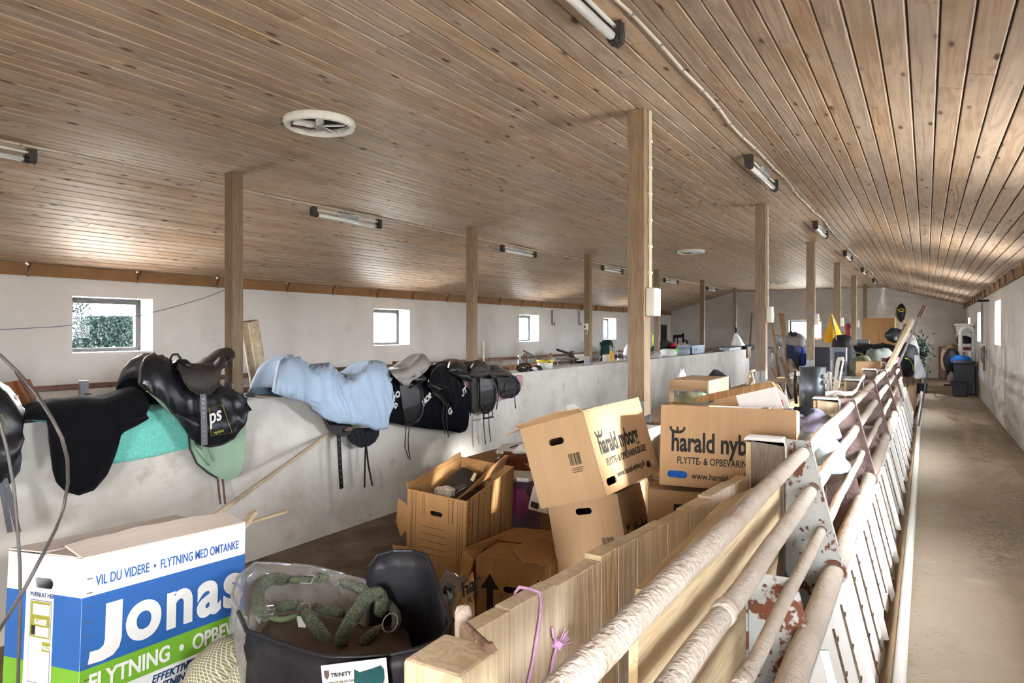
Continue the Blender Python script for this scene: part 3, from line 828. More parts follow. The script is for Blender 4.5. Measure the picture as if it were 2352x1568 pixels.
ga, gb = Vector((-.80, 1.13, 0)), Vector((-.64, 2.97, 0))
gd = (gb - ga).normalized(); gn = Vector((gd.y, -gd.x, 0))
t = thing('plank_gate', 'gate of short upright pale boards behind the top rail', 'gate', (-.75, 1.2, .08))
us = [1090, 1172, 1278, 1380, 1420, 1463, 1533, 1585, 1633, 1690]
js = []
for u in us:
    a = (u - CX) / FPX; r = Vector((-_s + a * _c, _c + a * _s))
    # intersect the view ray with the gate line
    den = r.x * gd.y - r.y * gd.x
    s_ = (ga.x * r.y - ga.y * r.x) / -den if abs(den) > 1e-6 else 0
    tt = (ga.x * gd.y - ga.y * gd.x) / den
    P = r * tt
    js.append((Vector((P.x, P.y, 0)) - ga).dot(gd))
js = [max(0, j) for j in js] + [(gb - ga).length]
rr = random.Random(4)
for a, b in zip(js, js[1:]):
    if b - a < .02: continue
    zt = .785 + rr.uniform(-.008, .008); th = .05 + rr.uniform(-.006, .004)
    vs = []
    for z in (.08, zt):
        for q, h in ((a + .002, 0), (b - .002, 0), (b - .002, th), (a + .002, th)):
            P = ga + gd * q - gn * h; vs.append(Vector((P.x, P.y, z)))
    o = obj('board', MB().add(vs, [(0, 3, 2, 1), (4, 5, 6, 7), (0, 1, 5, 4), (1, 2, 6, 5), (2, 3, 7, 6), (3, 0, 4, 7)]), M['lumber'], t, bevel=.003)
for z in (.2, .5):
    A = ga - gn * .075 + gd * .05; B = gb - gn * .075
    obj('ledge', MB().bar(A + Vector((0, 0, z)), B + Vector((0, 0, z)), .04, .09), M['lumbery'], t)
hp = ga + gd * .07 + gn * .003
hg = obj('hinge_plate', MB().box((hp.x, hp.y, .655), (.006, .045, .06), Matrix.Rotation(-.087, 3, 'Z')), M['galv'], t)
obj('nut', MB().lathe([(.013, 0), (.013, .012)], (hp.x + .003, hp.y, .65), 6, Matrix.Rotation(math.pi / 2, 3, 'Y')), M['pipebrown'], hg)

# plywood sheet standing between gate and rails
t = thing('plywood_sheet', 'big tan plywood sheet standing on edge behind the top rail', 'board', (-.51, 2.1, .2))
obj('sheet', MB().prism([(1.27, .12), (1.30, .80), (1.34, .868), (2.12, .885), (2.93, .80), (2.93, .55), (2.60, .12)], .018, lambda y, z, h: Vector((-.50 - h + .012 * math.sin(y * 2), y, z))), M['lumbery'], t, bevel=.002)
obj('knot_plug', MB().lathe([(.03, 0), (.02, .006), (0, .008)], (-.494, 2.72, .62), 10, Matrix.Rotation(math.pi / 2, 3, 'Y')), M['lumber'], t)


# lilac twine tied round the gate
def on_gate(u, v, off=.004):
    a = (u - CX) / FPX; r = Vector((-_s + a * _c, _c + a * _s))
    den = r.x * gd.y - r.y * gd.x
    tt = ((ga.x + gn.x * off) * gd.y - (ga.y + gn.y * off) * gd.x) / den
    return Vector((r.x * tt, r.y * tt, CAMZ - (v - HY) / FPX * tt))
t = thing('baling_twine', 'lilac baling twine looped over the plank gate with a frayed knot', 'twine', on_gate(1225, 1330))
top = on_gate(1236, 1346)
top.z = .789
pts = [top + Vector((-.066, .004, -.06)), top + Vector((-.064, .003, -.012)), top + Vector((-.052, .002, .004)), top + Vector((-.02, 0, .006)), top + Vector((.002, 0, .003))] + [on_gate(*q, .008) for q in ((1240, 1362), (1243, 1384), (1240, 1420), (1232, 1470), (1224, 1520), (1212, 1575))]
obj('cord', MB().tube(pts, .0038, 6), M['twine'], t)
pts = [on_gate(*q, .012) for q in ((1262, 1560), (1272, 1510), (1281, 1478))]
obj('cord', MB().tube(pts, .0036, 6), M['twine'], t)
kn = pts[-1]
obj('knot', MB().blob(kn, (.03, .03, .022), 3, .4), M['twine'], t, smooth=True)
mb = MB()
for i in range(14):
    e = on_gate(1298 + rr.uniform(0, 18), 1446 + rr.uniform(-6, 34), .015 + rr.uniform(0, .015))
    mb.tube([kn, (kn + e) / 2 + Vector((0, 0, -.004)), e], .0013, 4)
obj('frayed_end', mb, M['twine'], t)
t2 = MB().tube([kn, on_gate(1272, 1462, .015), on_gate(1269, 1440, .012)], .0035, 5)
obj('short_end', t2, M['twine'], t)

# straw on the aisle floor and in the trough
rs_ = random.Random(8)
mb = MB()
for i in range(900):
    y = rs_.uniform(1.6, 11) if i < 600 else rs_.uniform(1.6, 5)
    x = -.06 + rs_.random() ** 2.2 * .95 if i < 700 else rs_.uniform(-.38, -.22)
    z = .002 if i < 700 else -.296
    a = rs_.uniform(0, 3.14); l = rs_.uniform(.006, .03)
    mb.box((x, y, z), (l, .0016, .0014), Matrix.Rotation(a, 3, 'Z'))
M['straw'] = nmat('straw', lin(176, 150, 96), var=.3, scale=30, rough=.8, bump=0)
o = tag(obj('straw_litter', mb, M['straw']), 'bits of straw scattered over the aisle floor', 'straw'); o['kind'] = 'stuff'

# ================================================================== FENCE BEHIND THE PARTITION (far side pens)
XF = -6.44
for z, r, lb in ((.905, .026, 'upper brown rusty rail behind the partition wall'), (.75, .026, 'lower brown rusty rail behind the partition wall')):
    tag(obj('fence_rail', MB().tube([(XF, .5, z), (XF, 6, z + .004), (XF, 12, z), (XF, 20.5, z)], r, 10), M['pipebrown'], smooth=True), lb, 'rail', 'rails behind the partition')
for i, (y, lb) in enumerate(((3.2, 'galvanised upright on the brown rails under the near window'), (10.8, 'galvanised upright on the brown rails beyond the black saddles'))):
    t = thing('rail_upright', lb, 'upright', (XF, y, ZP), group='uprights behind the partition')
    obj('channel', MB().bb((XF + .02, y - .02, ZP), (XF + .05, y + .05, .96)), M['galv'], t)
    obj('clamp', MB().tube([(XF + .05, y + .01, .84), (XF + .05, y + .07, .84)], .008, 6), M['pipebrown'], t)
for i, (u, lb) in enumerate(((322, 'wooden fence post just behind the nylon covered saddle'), (917, 'wooden fence post behind the pale blue sheet'), (1213, 'wooden fence post behind the yellow rimmed bucket'), (1318, 'wooden fence post just before the stacked chairs'))):
    p = W(u, 850, X=XF - .03)
    t = thing('fence_post', lb, 'post', (XF - .08, p.y, ZP), group='posts behind the partition')
    obj('board', MB().bb((XF - .11, p.y - .06, ZP), (XF - .035, p.y + .06, .97)), M['oldwood'], t, bevel=.004)
    obj('cleat', MB().bb((XF - .035, p.y - .03, .55), (XF - .027, p.y + .03, .95)), M['galv'], t)
# ================================================================== TACK HUNG OVER THE PARTITION
XC = (PX0 + PX1) / 2
def lofty(poly, X):
    return sorted([(W(u, v, X=X).y, W(u, v, X=X).z) for u, v in poly])
def drape(ridge, hem, xh=-4.77, xr=-5.0, ny=46, wr=.006, seed=0, freq=9.0, back=.22, ybound=None, puff=.02, sharp=.75, flare=0.0, zshoulder=None, fold=0.0):
    """cloth or leather hung over the wall: ridge (photo outline on top) and hem (lower outline in front)"""
    us = sorted(set([u for u, v in ridge] + [u for u, v in hem]))
    u0, u1 = us[0], us[-1]
    rg, hm = sorted(ridge), sorted(hem)
    a = xh - xr
    nf, na, nb = 12, 9, 12
    def fn(s_, t_):
        u = u0 + (u1 - u0) * s_
        pr, ph = W(u, interp(rg, u), X=xr), W(u, interp(hm, u), X=xh)
        zt, zh = pr.z, min(ph.z, pr.z - .004)
        zb = min(PZ - .03, zt - .04) if zshoulder is None else min(zshoulder, zt - .03)
        k = round(t_ * (nf + na + nb - 1))
        t0 = 0.0
        if zh > zb:
            q = min(.97, max(0, (zh - zb) / max(zt - zb, .01)))
            t0 = math.asin(q ** (1 / sharp))
        def arch(al):
            return xr + a * max(0, math.cos(al)) ** .75, zb + (zt - zb) * math.sin(al) ** sharp
        if k < nf:
            if zh > zb:
                x, z = arch(t0)
            else:
                f = k / (nf - 1)
                x, z = xh + puff * math.sin(f * math.pi) + flare * (1 - f), zh + (zb - zh) * f
        elif k < nf + na:
            al = t0 + (math.pi / 2 - t0) * (k - nf + 1) / na
            x, z = arch(al)
        else:
            f = (k - nf - na + 1) / nb
            if f < .6:
                x, z = arch(math.pi / 2 - f / .6 * math.pi / 2); x = 2 * xr - x
            else:
                x, z = xr - a, zb - back * (f - .6) / .4
        fy = min(1, max(0, (x - xr) / a))
        y = pr.y + (ph.y - pr.y) * fy
        n = noise.noise(Vector((y * freq, k * .22, seed))) + .5 * noise.noise(Vector((y * freq * 2.3, k * .3 + 5, seed)))
        if fold:
            m_ = noise.noise(Vector((y * fold + k * .10, k * .05, seed + 3)))
            n += 1.6 * (.45 - abs(m_) * 1.9)
        w_ = wr * (1.0 if k < nf + na else .5)
        return Vector((x + w_ * n, y + w_ * .6 * noise.noise(Vector((y * 5, k * .5, seed + 9))), z + (w_ * n if k >= nf else w_ * .3 * n)))
    return MB().grid(fn, ny, nf + na + nb)
def on_wall(poly, X, t, name, mat, parent, bend=0.0, **kw):
    """flat leather or cloth piece hanging in front of the wall, outline taken from the photo"""
    P = [(W(u, v, X=X).y, W(u, v, X=X).z) for u, v in poly]
    zc = sum(p[1] for p in P) / len(P)
    return obj(name, MB().prism(P, t, lambda y, z, h: Vector((X + h - bend * (z - zc) ** 2, y, z))), mat, parent, **kw)
def strap(parent, pts, X, w, mat, name='strap', t=.004, holes=0):
    P = [W(u, v, X=X + (i * .006 if len(pts) > 2 else 0)) for i, (u, v) in enumerate(pts)]
    o = obj(name, MB().strip(P, (0, w, 0), t, (1, 0, 0)), mat, parent)
    if holes:
        a, b = P[0], P[-1]
        for i in range(holes):
            p = a.lerp(b, (i + 1) / (holes + 1))
            obj('hole', MB().lathe([(w * .16, 0), (w * .16, .001)], (p.x + t, p.y, p.z), 8, Matrix.Rotation(math.pi / 2, 3, 'Y')), M['steel'], o)
    return o
def stirrup(parent, u0, u1, v0, v1, X, mat):
    a, b = W(u0, v0, X=X), W(u1, v1, X=X)
    y0, y1, zt, zb = a.y, b.y, a.z, b.z
    ym = (y0 + y1) / 2
    pts = [(X, y0, zb)] + [(X, ym + (y0 - ym) * math.cos(q) * (1 if q < 9 else 1), zb + (zt - zb) * (.35 + .65 * math.sin(q))) for q in [i * math.pi / 8 for i in range(9)]] + [(X, y1, zb)]
    o = obj('stirrup', MB().tube(pts, .006, 6), mat, parent)
    obj('tread', MB().bb((X - .02, y0 - .003, zb - .008), (X + .02, y1 + .003, zb + .006)), mat, o)

# teal towel
tw = tag(obj('bath_towel', drape([(60, 958), (120, 955), (250, 945), (335, 932), (400, 928), (440, 925)], [(70, 966), (118, 972), (128, 1000), (140, 1069), (255, 1066), (350, 1049), (437, 1028)], xh=-4.822, seed=1, wr=.003, puff=.002), M['teal'], smooth=True, solid=.008), 'turquoise towel draped over the concrete partition under the black saddle cover', 'towel')
# black fleece cover with a saddle shape
t = thing('saddle_cover', 'black fleece saddle cover over the turquoise towel', 'saddle', W(200, 1000, X=-4.8))
o = obj('cover', drape([(52, 955), (60, 942), (90, 926), (130, 917), (185, 911), (240, 913), (285, 897), (310, 890), (330, 903), (341, 930)],
      [(50, 962), (110, 962), (117, 1030), (121, 1075), (130, 1108), (150, 1128), (180, 1137), (215, 1125), (245, 1090), (262, 1050), (270, 1005), (285, 990), (312, 977), (330, 962), (340, 935)], xh=-4.74, xr=-4.98, ny=90, seed=2, wr=.004, puff=.05, sharp=.6), M['fleece'], t, smooth=True, solid=.012)
# saddle cut off at the picture edge
t = thing('covered_saddle', 'dark nylon covered saddle cut off by the picture edge', 'saddle', W(0, 1000, X=-4.8), group='nylon covered saddles')
obj('cover', drape([(-150, 900), (-60, 860), (-10, 872), (20, 890), (40, 915), (52, 940)], [(-150, 1050), (-60, 1120), (0, 1110), (22, 1085), (40, 1050), (50, 1000), (55, 950)], xh=-4.66, xr=-5.0, ny=50, seed=5, wr=.012, puff=.05, freq=7), M['nylon'], t, smooth=True, solid=.006)
on_wall([(-120, 1060), (40, 1010), (46, 1050), (42, 1080), (28, 1100), (8, 1120), (-60, 1130)], -4.72, .02, 'lower_flap', M['nylon'], t, bevel=.006)
on_wall([(-5, 1061), (40, 1046), (40, 1049), (-5, 1064)], -4.695, .003, 'red_trim', nmat('red_trim', lin(150, 40, 44)), t)
strap(t, [(2, 1105), (8, 1140), (23, 1222)], -4.68, .030, M['strapg'], 'girth_strap', holes=6)
strap(t, [(10, 1098), (22, 1140), (42, 1222)], -4.675, .030, M['strapg'], 'girth_strap', holes=6)
p = W(8, 985, X=-4.63)
obj('logo_border', MB().tube([W(-20, 955, X=-4.62), W(4, 952, X=-4.62), W(20, 985, X=-4.62), W(-10, 1000, X=-4.62)], .0025, 4), M['olive'], t)
tag(obj('white_clip', MB().bb(W(17, 920, X=-4.9) - Vector((.02, .01, .05)), W(32, 907, X=-4.9) + Vector((.02, .02, 0))), M['whiteplastic'], bevel=.008), 'small white plastic bottle top beside the cut off saddle', 'clip')

# saddle under a black nylon cover with a small pony saddle on top
sad = thing('covered_saddle', 'saddle in a wrinkled black nylon cover with printed square badge', 'saddle', W(450, 960, X=-4.8), group='nylon covered saddles')
obj('cover', drape([(318, 870), (322, 835), (332, 820), (348, 812), (375, 815), (395, 832), (420, 858), (450, 880), (490, 880), (520, 888), (545, 897), (562, 915)],
      [(318, 878), (330, 892), (350, 903), (372, 918), (400, 952), (415, 975), (430, 1000), (452, 1020), (480, 1028), (510, 1022), (540, 1006), (560, 978), (567, 945), (563, 918)], xh=-4.66, xr=-4.98, ny=90, seed=8, wr=.012, puff=.05, sharp=.55, freq=8, fold=9), M['nylon'], sad, smooth=True, solid=.006)
on_wall([(428, 985), (445, 970), (560, 960), (561, 1000), (557, 1060), (545, 1090), (527, 1100), (500, 1097), (476, 1082), (452, 1062), (438, 1030)], -4.76, .018, 'pad', M['sage'], sad, bevel=.008)
obj('pad_fold', MB().tube([W(444, 1020, X=-4.735), W(462, 1040, X=-4.725), W(480, 1068, X=-4.735)], [.004, .014, .004], 8), M['sage'], sad, smooth=True)
obj('pad_fold', MB().tube([W(455, 1005, X=-4.735), W(478, 1020, X=-4.722), W(490, 1060, X=-4.735)], [.004, .012, .004], 8), M['sage'], sad, smooth=True)
obj('piping', MB().tube([W(*q, X=-4.735) for q in ((432, 985), (436, 1030), (452, 1064), (478, 1086), (500, 1098))], .006, 6), M['blackplastic'], sad)
for du in (0, 11):
    strap(sad, [(500 + du, 1100), (503 + du, 1130), (506 + du, 1157)], -4.77, .016, M['strapb'], 'girth_strap', holes=5)
lime = [(337, 898), (352, 899), (372, 910), (392, 928), (408, 950), (421, 969)]
on_wall(lime + [(415, 962), (398, 958), (375, 935), (352, 912)], -4.70, .012, 'pad_edge', M['sage'], sad)
obj('lime_piping', MB().tube([W(*q, X=-4.675) for q in lime], .007, 6), M['lime'], sad)
bd = [W(*q, X=-4.595) for q in ((480, 937), (511, 930), (533, 993), (485, 1000))]
obj('badge_border', MB().tube(bd, .0026, 4, closed=True), M['olive'], sad)
TEXTS = []
def text(parent, s, size, mat, local_m, sx=1.0, bold=0.0, shear=0.0, align='LEFT', ext=.0006, space=1.0, name='lettering'):
    cu = bpy.data.curves.new(name, 'FONT'); cu.body = s; cu.size = size; cu.offset = bold; cu.shear = shear; cu.extrude = ext; cu.align_x = align; cu.space_character = space
    cu.materials.append(mat)
    o = bpy.data.objects.new(name, cu); C.objects.link(o)
    TEXTS.append((o, parent, local_m @ Matrix.Diagonal((sx, 1, 1, 1)), mat))
    return o
def face_m(origin, xdir, ydir):
    x, y = Vector(xdir).normalized(), Vector(ydir); y = (y - x * y.dot(x)).normalized(); z = x.cross(y)
    m = Matrix((x, y, z)).transposed().to_4x4(); m.translation = origin
    return m
def wall_text(parent, s, u, v, u2, v2, X, size, mat, **k):
    a, b = W(u, v, X=X), W(u2, v2, X=X)
    up = Vector((0, -(b - a).z, (b - a).y))
    m = face_m(a - parent.location, b - a, up)
    return text(parent, s, size, mat, m, **k)
wall_text(sad, 'ps', 481, 974, 520, 958, -4.592, .155, M['white'], bold=.003, shear=.25, sx=.8)
wall_text(sad, 'equiana', 490, 997, 530, 986, -4.592, .030, M['olive'], bold=.001)
wall_text(sad, 'sc', 327, 880, 345, 886, -4.672, .05, M['white'])
pony = thing('pony_saddle', 'small dusty dark pony saddle with a grab handle on the nylon cover', 'saddle', W(460, 850, X=-4.8))
obj('seat', drape([(404, 845), (412, 832), (428, 838), (445, 836), (470, 837), (492, 832), (506, 818), (516, 815), (521, 835)],
      [(403, 848), (414, 852), (424, 876), (436, 893), (455, 905), (478, 905), (494, 894), (503, 878), (506, 850), (520, 838)], xh=-4.60, xr=-4.94, ny=60, seed=12, wr=.003, back=.05, sharp=.5, zshoulder=.93), M['darkdust'], pony, smooth=True, solid=.014)
c0 = W(402, 823, X=-4.9)
obj('grab_handle', MB().tube([c0 + Vector((0, -.03, -.03)), c0 + Vector((0, -.038, .0)), c0 + Vector((0, -.02, .03)), c0 + Vector((0, .02, .032)), c0 + Vector((0, .045, .0)), c0 + Vector((0, .06, -.05))], .009, 8), M['blackplastic'], pony, smooth=True)
obj('pommel', MB().blob(W(418, 840, X=-4.84), (.22, .10, .11), 3, .15), M['leather'], pony, smooth=True)
mb = MB()
def cantle(s_, t_):
    a = math.pi * (.1 + .8 * s_)
    base = W(470 + 30 * t_, 838 - 26 * t_, X=-4.92)
    return Vector((-4.92 + .17 * math.cos(a), base.y + .03 * t_ + .05 * math.sin(a) * t_, base.z - .05 + .09 * math.sin(a) * (.4 + .6 * t_)))
obj('cantle', mb.grid(cantle, 16, 8), M['darkdust'], pony, smooth=True, solid=.016)
strap(pony, [(466, 905), (468, 960), (469, 1022)], -4.585, .05, M['strapg'], 'stirrup_strap', holes=10)
strap(pony, [(506, 818), (522, 835), (514, 845)], -4.80, .02, M['darkdust'], 'tail_strap')

# pale blue sheet over saddles
sh = thing('blue_sheet_saddle', 'saddles under a pale blue sheet with black straps hanging out', 'saddle', W(760, 920, X=-4.8))
obj('sheet', drape([(626, 890), (632, 850), (640, 827), (660, 815), (690, 821), (712, 838), (735, 838), (755, 835), (775, 852), (790, 863), (808, 857), (825, 846), (845, 830), (868, 828), (885, 840), (896, 865)],
      [(626, 902), (655, 911), (700, 922), (722, 942), (745, 962), (775, 973), (820, 975), (845, 980), (862, 989), (888, 985), (898, 950), (900, 900)], xh=-4.60, xr=-4.94, ny=150, seed=20, wr=.016, puff=.03, sharp=.62, freq=6.5, fold=11), M['bluesheet'], sh, smooth=True, solid=.003)
on_wall([(742, 958), (800, 970), (805, 985), (798, 996), (785, 1001), (768, 998), (752, 982)], -4.70, .03, 'flap', M['leather'], sh, bevel=.008)
o = on_wall([(795, 985), (868, 982), (866, 1000), (858, 1014), (845, 1023), (825, 1027), (808, 1018), (798, 1002)], -4.72, .02, 'quilted_pad', M['quilt'], sh, bevel=.006)
for i in range(5):
    a, b = W(800 + i * 13, 990, X=-4.697), W(812 + i * 11, 1020 - abs(i - 2) * 4, X=-4.697)
    obj('quilting', MB().tube([a, b], .0025, 4), M['fleece'], o)
strap(sh, [(777, 996), (780, 1050), (784, 1122)], -4.70, .046, M['leather'], 'girth_strap', holes=8)
strap(sh, [(840, 1015), (838, 1060), (837, 1119)], -4.71, .020, M['leather'], 'girth_strap', holes=6)
strap(sh, [(840, 1015), (846, 1070), (855, 1115)], -4.70, .020, M['leather'], 'girth_strap', holes=6)
obj('girth_end', MB().blob(W(800, 985, X=-4.66), (.06, .10, .05), 5), M['strapb'], sh, smooth=True)

# hooded jersey with white letters
jr = thing('jersey_blanket', 'dark navy jersey with white letters draped over the partition', 'garment', W(1000, 920, X=-4.8))
obj('cloth', drape([(893, 850), (940, 862), (985, 862), (1005, 840), (1022, 837), (1040, 848), (1058, 868), (1078, 890)],
      [(893, 970), (935, 978), (985, 985), (1020, 988), (1055, 994), (1068, 990), (1075, 978), (1081, 955), (1080, 905)], xh=-4.76, xr=-5.0, ny=60, seed=31, wr=.006, puff=.015, freq=5, fold=5), M['jersey'], jr, smooth=True, solid=.006)
obj('hood', drape([(985, 875), (992, 850), (1008, 837), (1025, 840), (1045, 858), (1058, 880)], [(985, 880), (1010, 888), (1030, 920), (1042, 935), (1056, 925), (1058, 890)], xh=-4.66, xr=-4.93, ny=40, seed=33, wr=.010, back=.02, freq=6, fold=10), M['fleece'], jr, smooth=True, solid=.008)
for s_, u, v, u2, v2, sz in (('BO', 906, 922, 918, 908, .085), ('G', 903, 932, 912, 942, .075), ('HOR', 973, 932, 996, 905, .085), ('UT', 1061, 912, 1078, 892, .10), ('G', 1032, 954, 1044, 941, .10)):
    wall_text(jr, s_, u, v, u2, v2, -4.715, sz, M['white'], bold=.005)

# grey-seated saddle
def en_saddle(label, seat_r, seat_h, flap, seatmat, flapmat, seed, grp, xh=-4.68, straps=(), stir=None, loc=None, zs=.88, cant=None):
    t = thing('riding_saddle', label, 'saddle', loc, group=grp)
    obj('seat', drape(seat_r, seat_h, xh=xh, xr=-4.95, ny=44, seed=seed, wr=.002, back=.06, sharp=.6, zshoulder=zs), seatmat, t, smooth=True, solid=.018)
    f = on_wall(flap, -4.74, .012, 'flap', flapmat, t, bend=.25, bevel=.004)
    P = [(W(u, v, X=-4.73)) for u, v in flap]
    c = sum(P, Vector()) / len(P)
    obj('knee_roll', MB().tube([c + (p - c) * .86 + Vector((.012, 0, 0)) for p in P[1:-1]], .008, 6), flapmat, f, smooth=True)
    on_wall([(u + 6, v + (3 if i < 2 else -2)) for i, (u, v) in enumerate(flap)], 2 * XC + 4.74, .012, 'flap', flapmat, t)
    for pts, w in straps:
        strap(t, pts, -4.70, w, flapmat, 'girth_strap', holes=4)
    if stir: stirrup(t, *stir, -4.685, M['frame'])
    return t
g = en_saddle('saddle with a light grey seat beside the pale blue sheet', [(893, 848), (905, 847), (920, 846), (938, 838), (955, 822), (966, 813), (976, 816), (986, 828)],
    [(893, 850), (905, 862), (918, 876), (928, 884), (938, 884), (944, 872), (962, 864), (978, 850), (987, 838)], [(918, 880), (940, 884), (962, 872), (970, 890), (973, 925), (971, 950), (962, 968), (945, 978), (931, 976), (923, 940)], M['greyleather'], M['leather'], 41, 'riding saddles on the partition',
    straps=(([(933, 974), (930, 1010), (930, 1028), (938, 1052)], .012), ([(940, 974), (937, 1010), (938, 1030), (942, 1056)], .012)), loc=W(940, 900, X=-4.8), zs=.9)
obj('pommel', MB().blob(W(962, 870, X=-4.72), (.14, .20, .10), 4, .1), M['leather'], g, smooth=True)
en_saddle('black saddle with a thin flap lying over the lettered jersey', [(978, 880), (985, 868), (1000, 870), (1015, 880)], [(978, 884), (990, 890), (1005, 900), (1015, 890)], [(984, 875), (1005, 880), (1020, 905), (1033, 932), (1026, 935), (1010, 918), (994, 905)], M['leather'], M['darkdust'], 47, 'riding saddles on the partition',
    xh=-4.66, straps=(([(1019, 925), (1016, 960), (1022, 997)], .014), ([(1026, 928), (1025, 970), (1030, 1004)], .014)), loc=W(1005, 900, X=-4.8))
tag(obj('pink_towel', drape([(1062, 872), (1120, 868), (1190, 856), (1200, 857)], [(1068, 940), (1085, 935), (1130, 925), (1165, 915), (1188, 903), (1199, 885)], xh=-4.80, seed=51, wr=.006, puff=.005), M['pink'], smooth=True, solid=.006), 'faded pink towel on the partition under the last two black saddles', 'towel')
en_saddle('glossy black saddle with a deep seat, touching the jersey', [(1027, 845), (1034, 830), (1048, 825), (1062, 832), (1075, 848), (1084, 866)], [(1027, 850), (1040, 856), (1056, 868), (1072, 875), (1084, 875)], [(1083, 862), (1094, 872), (1098, 900), (1098, 930), (1090, 950), (1084, 948), (1081, 900)], M['leather'], M['darkdust'], 43, 'riding saddles on the partition',
    loc=W(1060, 860, X=-4.8), zs=.9, straps=(([(1098, 880), (1099, 910), (1090, 945)], .018),))
en_saddle('black saddle with one stirrup hanging low on the partition', [(1078, 850), (1088, 832), (1100, 828), (1115, 832), (1128, 846), (1142, 862)], [(1078, 862), (1090, 866), (1104, 866), (1122, 860), (1132, 868), (1142, 866)], [(1104, 864), (1132, 864), (1140, 890), (1139, 920), (1132, 940), (1120, 950), (1108, 950), (1101, 935), (1101, 900)], M['darkdust'], M['leather'], 44, 'riding saddles on the partition',
    straps=(([(1110, 946), (1111, 980), (1115, 1020)], .014), ([(1122, 946), (1123, 980), (1127, 1014)], .014)), stir=(1112, 1131, 930, 957), loc=W(1120, 890, X=-4.8), zs=.9)
en_saddle('last black saddle on the partition, stirrup tucked against its round flap', [(1122, 858), (1128, 842), (1145, 839), (1162, 848), (1180, 862), (1190, 875)], [(1122, 862), (1140, 864), (1160, 862), (1180, 866), (1190, 878)], [(1138, 862), (1165, 855), (1184, 864), (1193, 880), (1194, 895), (1188, 906), (1175, 914), (1160, 914), (1150, 905)], M['darkdust'], M['blackplastic'], 45, 'riding saddles on the partition',
    straps=(([(1146, 880), (1144, 910), (1140, 940)], .022), ([(1178, 900), (1182, 915), (1184, 938)], .022)), stir=(1158, 1186, 872, 895), loc=W(1165, 880, X=-4.8), zs=.88)
# bridle pile with black reflector-like boss at the end
t = thing('bridle', 'black bridle heaped on the partition just past the last saddle', 'bridle', W(1210, 850, X=-4.95))
for i, (u, v, w_, h) in enumerate(((1200, 848, .28, .10), (1212, 856, .20, .10), (1205, 843, .24, .08))):
    obj('leather_coil', MB().tube([W(u + 14 * math.cos(a), v - 2 + 6 * math.sin(a), X=-4.92 + .05 * math.sin(a * 2 + i)) for a in [j * .52 for j in range(12)]], .016, 6, closed=True), M['leather'], t, smooth=True)
c = W(1234, 849, X=-4.95)
obj('boss', MB().lathe([(.055, -.07), (.065, -.05), (.065, .05), (.055, .07)], c, 12, Matrix.Rotation(math.pi / 2, 3, 'X')), M['blackplastic'], t, smooth=True)
obj('boss_end', MB().lathe([(.05, 0), (.05, .006)], (c.x, c.y - .072, c.z), 12, Matrix.Rotation(math.pi / 2, 3, 'X')), M['steel'], t)

# rolled carpet leaning behind the partition
a, b = W(572, 737, X=-5.75), W(604, 930, X=-5.75)
dr = (a - b).normalized(); b2 = a - dr * 2.2
t = thing('rolled_carpet', 'rolled beige carpet leaning behind the partition next to a post', 'carpet', b2)
q = dr.to_track_quat('Z', 'Y').to_matrix()
M['carpet'] = nmat('beige_carpet_back', lin(176, 158, 130), var=.25, scale=22, rough=.9, bump=.4, bscale=40)
obj('roll', MB().lathe([(.08, 0), (.088, .02), (.088, 2.18), (.083, 2.2), (.066, 2.2), (.064, 2.1)], b2, 20, q), M['carpet'], t, smooth=True)
obj('lap_edge', MB().tube([b2 + q @ Vector((.062, -.062, .02)), b2 + q @ Vector((.062, -.062, 2.19))], .009, 6), M['lumber'], t)
obj('core', MB().lathe([(.045, 2.0), (.045, 2.195), (.03, 2.195), (.03, 2.0)], b2, 14, q), M['blackplastic'], t)
obj('string', MB().lathe([(.0885, 1.55), (.0905, 1.555), (.0885, 1.56)], b2, 20, q), M['conduit'], t)
o = MB()
tag(obj('crumpled_foil', MB().blob(W(574, 905, X=-5.12), (.06, .10, .045), 4, .5, 4), M['steel']), 'crumpled foil on the partition at the foot of the post by the carpet', 'foil')

# orange-brown board and grey pole at the left edge behind the partition
t = thing('brown_board', 'orange-brown hardboard sheet standing behind the cut off saddle', 'board', W(40, 930, X=-5.6))
P = [(W(u, v, X=-5.6).y, W(u, v, X=-5.6).z) for u, v in ((-60, 888), (66, 870), (80, 900), (80, 990), (-60, 990))]
M['hardboard'] = nmat('hardboard', lin(150, 92, 48), var=.12, scale=5, rough=.6)
obj('sheet', MB().prism(P, .02, lambda y, z, h: Vector((-5.6 + h, y, z))), M['hardboard'], t)
tag(obj('leaning_pole', MB().tube([W(38, 852, X=-5.5), W(38, 852, X=-5.5).lerp(W(95, 950, X=-5.5), 3.6)], .016, 8), M['pipebrown']), 'brown pole leaning against the orange-brown board', 'pole')
# bent black rod hoop at the left edge
pts = []
ctrl = [(-60, 775), (0, 815), (45, 858), (85, 905), (118, 958), (142, 1005), (155, 1055), (156, 1110), (146, 1165), (128, 1215), (100, 1270), (60, 1345), (20, 1412), (-30, 1490)]
tag(obj('bent_hose', MB().tube([W(u, v, d=1.45 + .1 * math.sin(i)) for i, (u, v) in enumerate(ctrl)], .0036, 8), M['hose'], smooth=True), 'thin dark hose bent in a wide arc in front of the white carton', 'hose', 'dark hoses at the picture edge')
ctrl = [(-30, 890), (0, 970), (18, 1040), (32, 1120), (40, 1210), (46, 1300), (46, 1400), (43, 1500), (40, 1620)]
tag(obj('bent_hose', MB().tube([W(u, v, d=1.5) for u, v in ctrl], .0036, 8), M['hose'], smooth=True), 'thin dark hose hanging almost straight down before the white carton', 'hose', 'dark hoses at the picture edge')
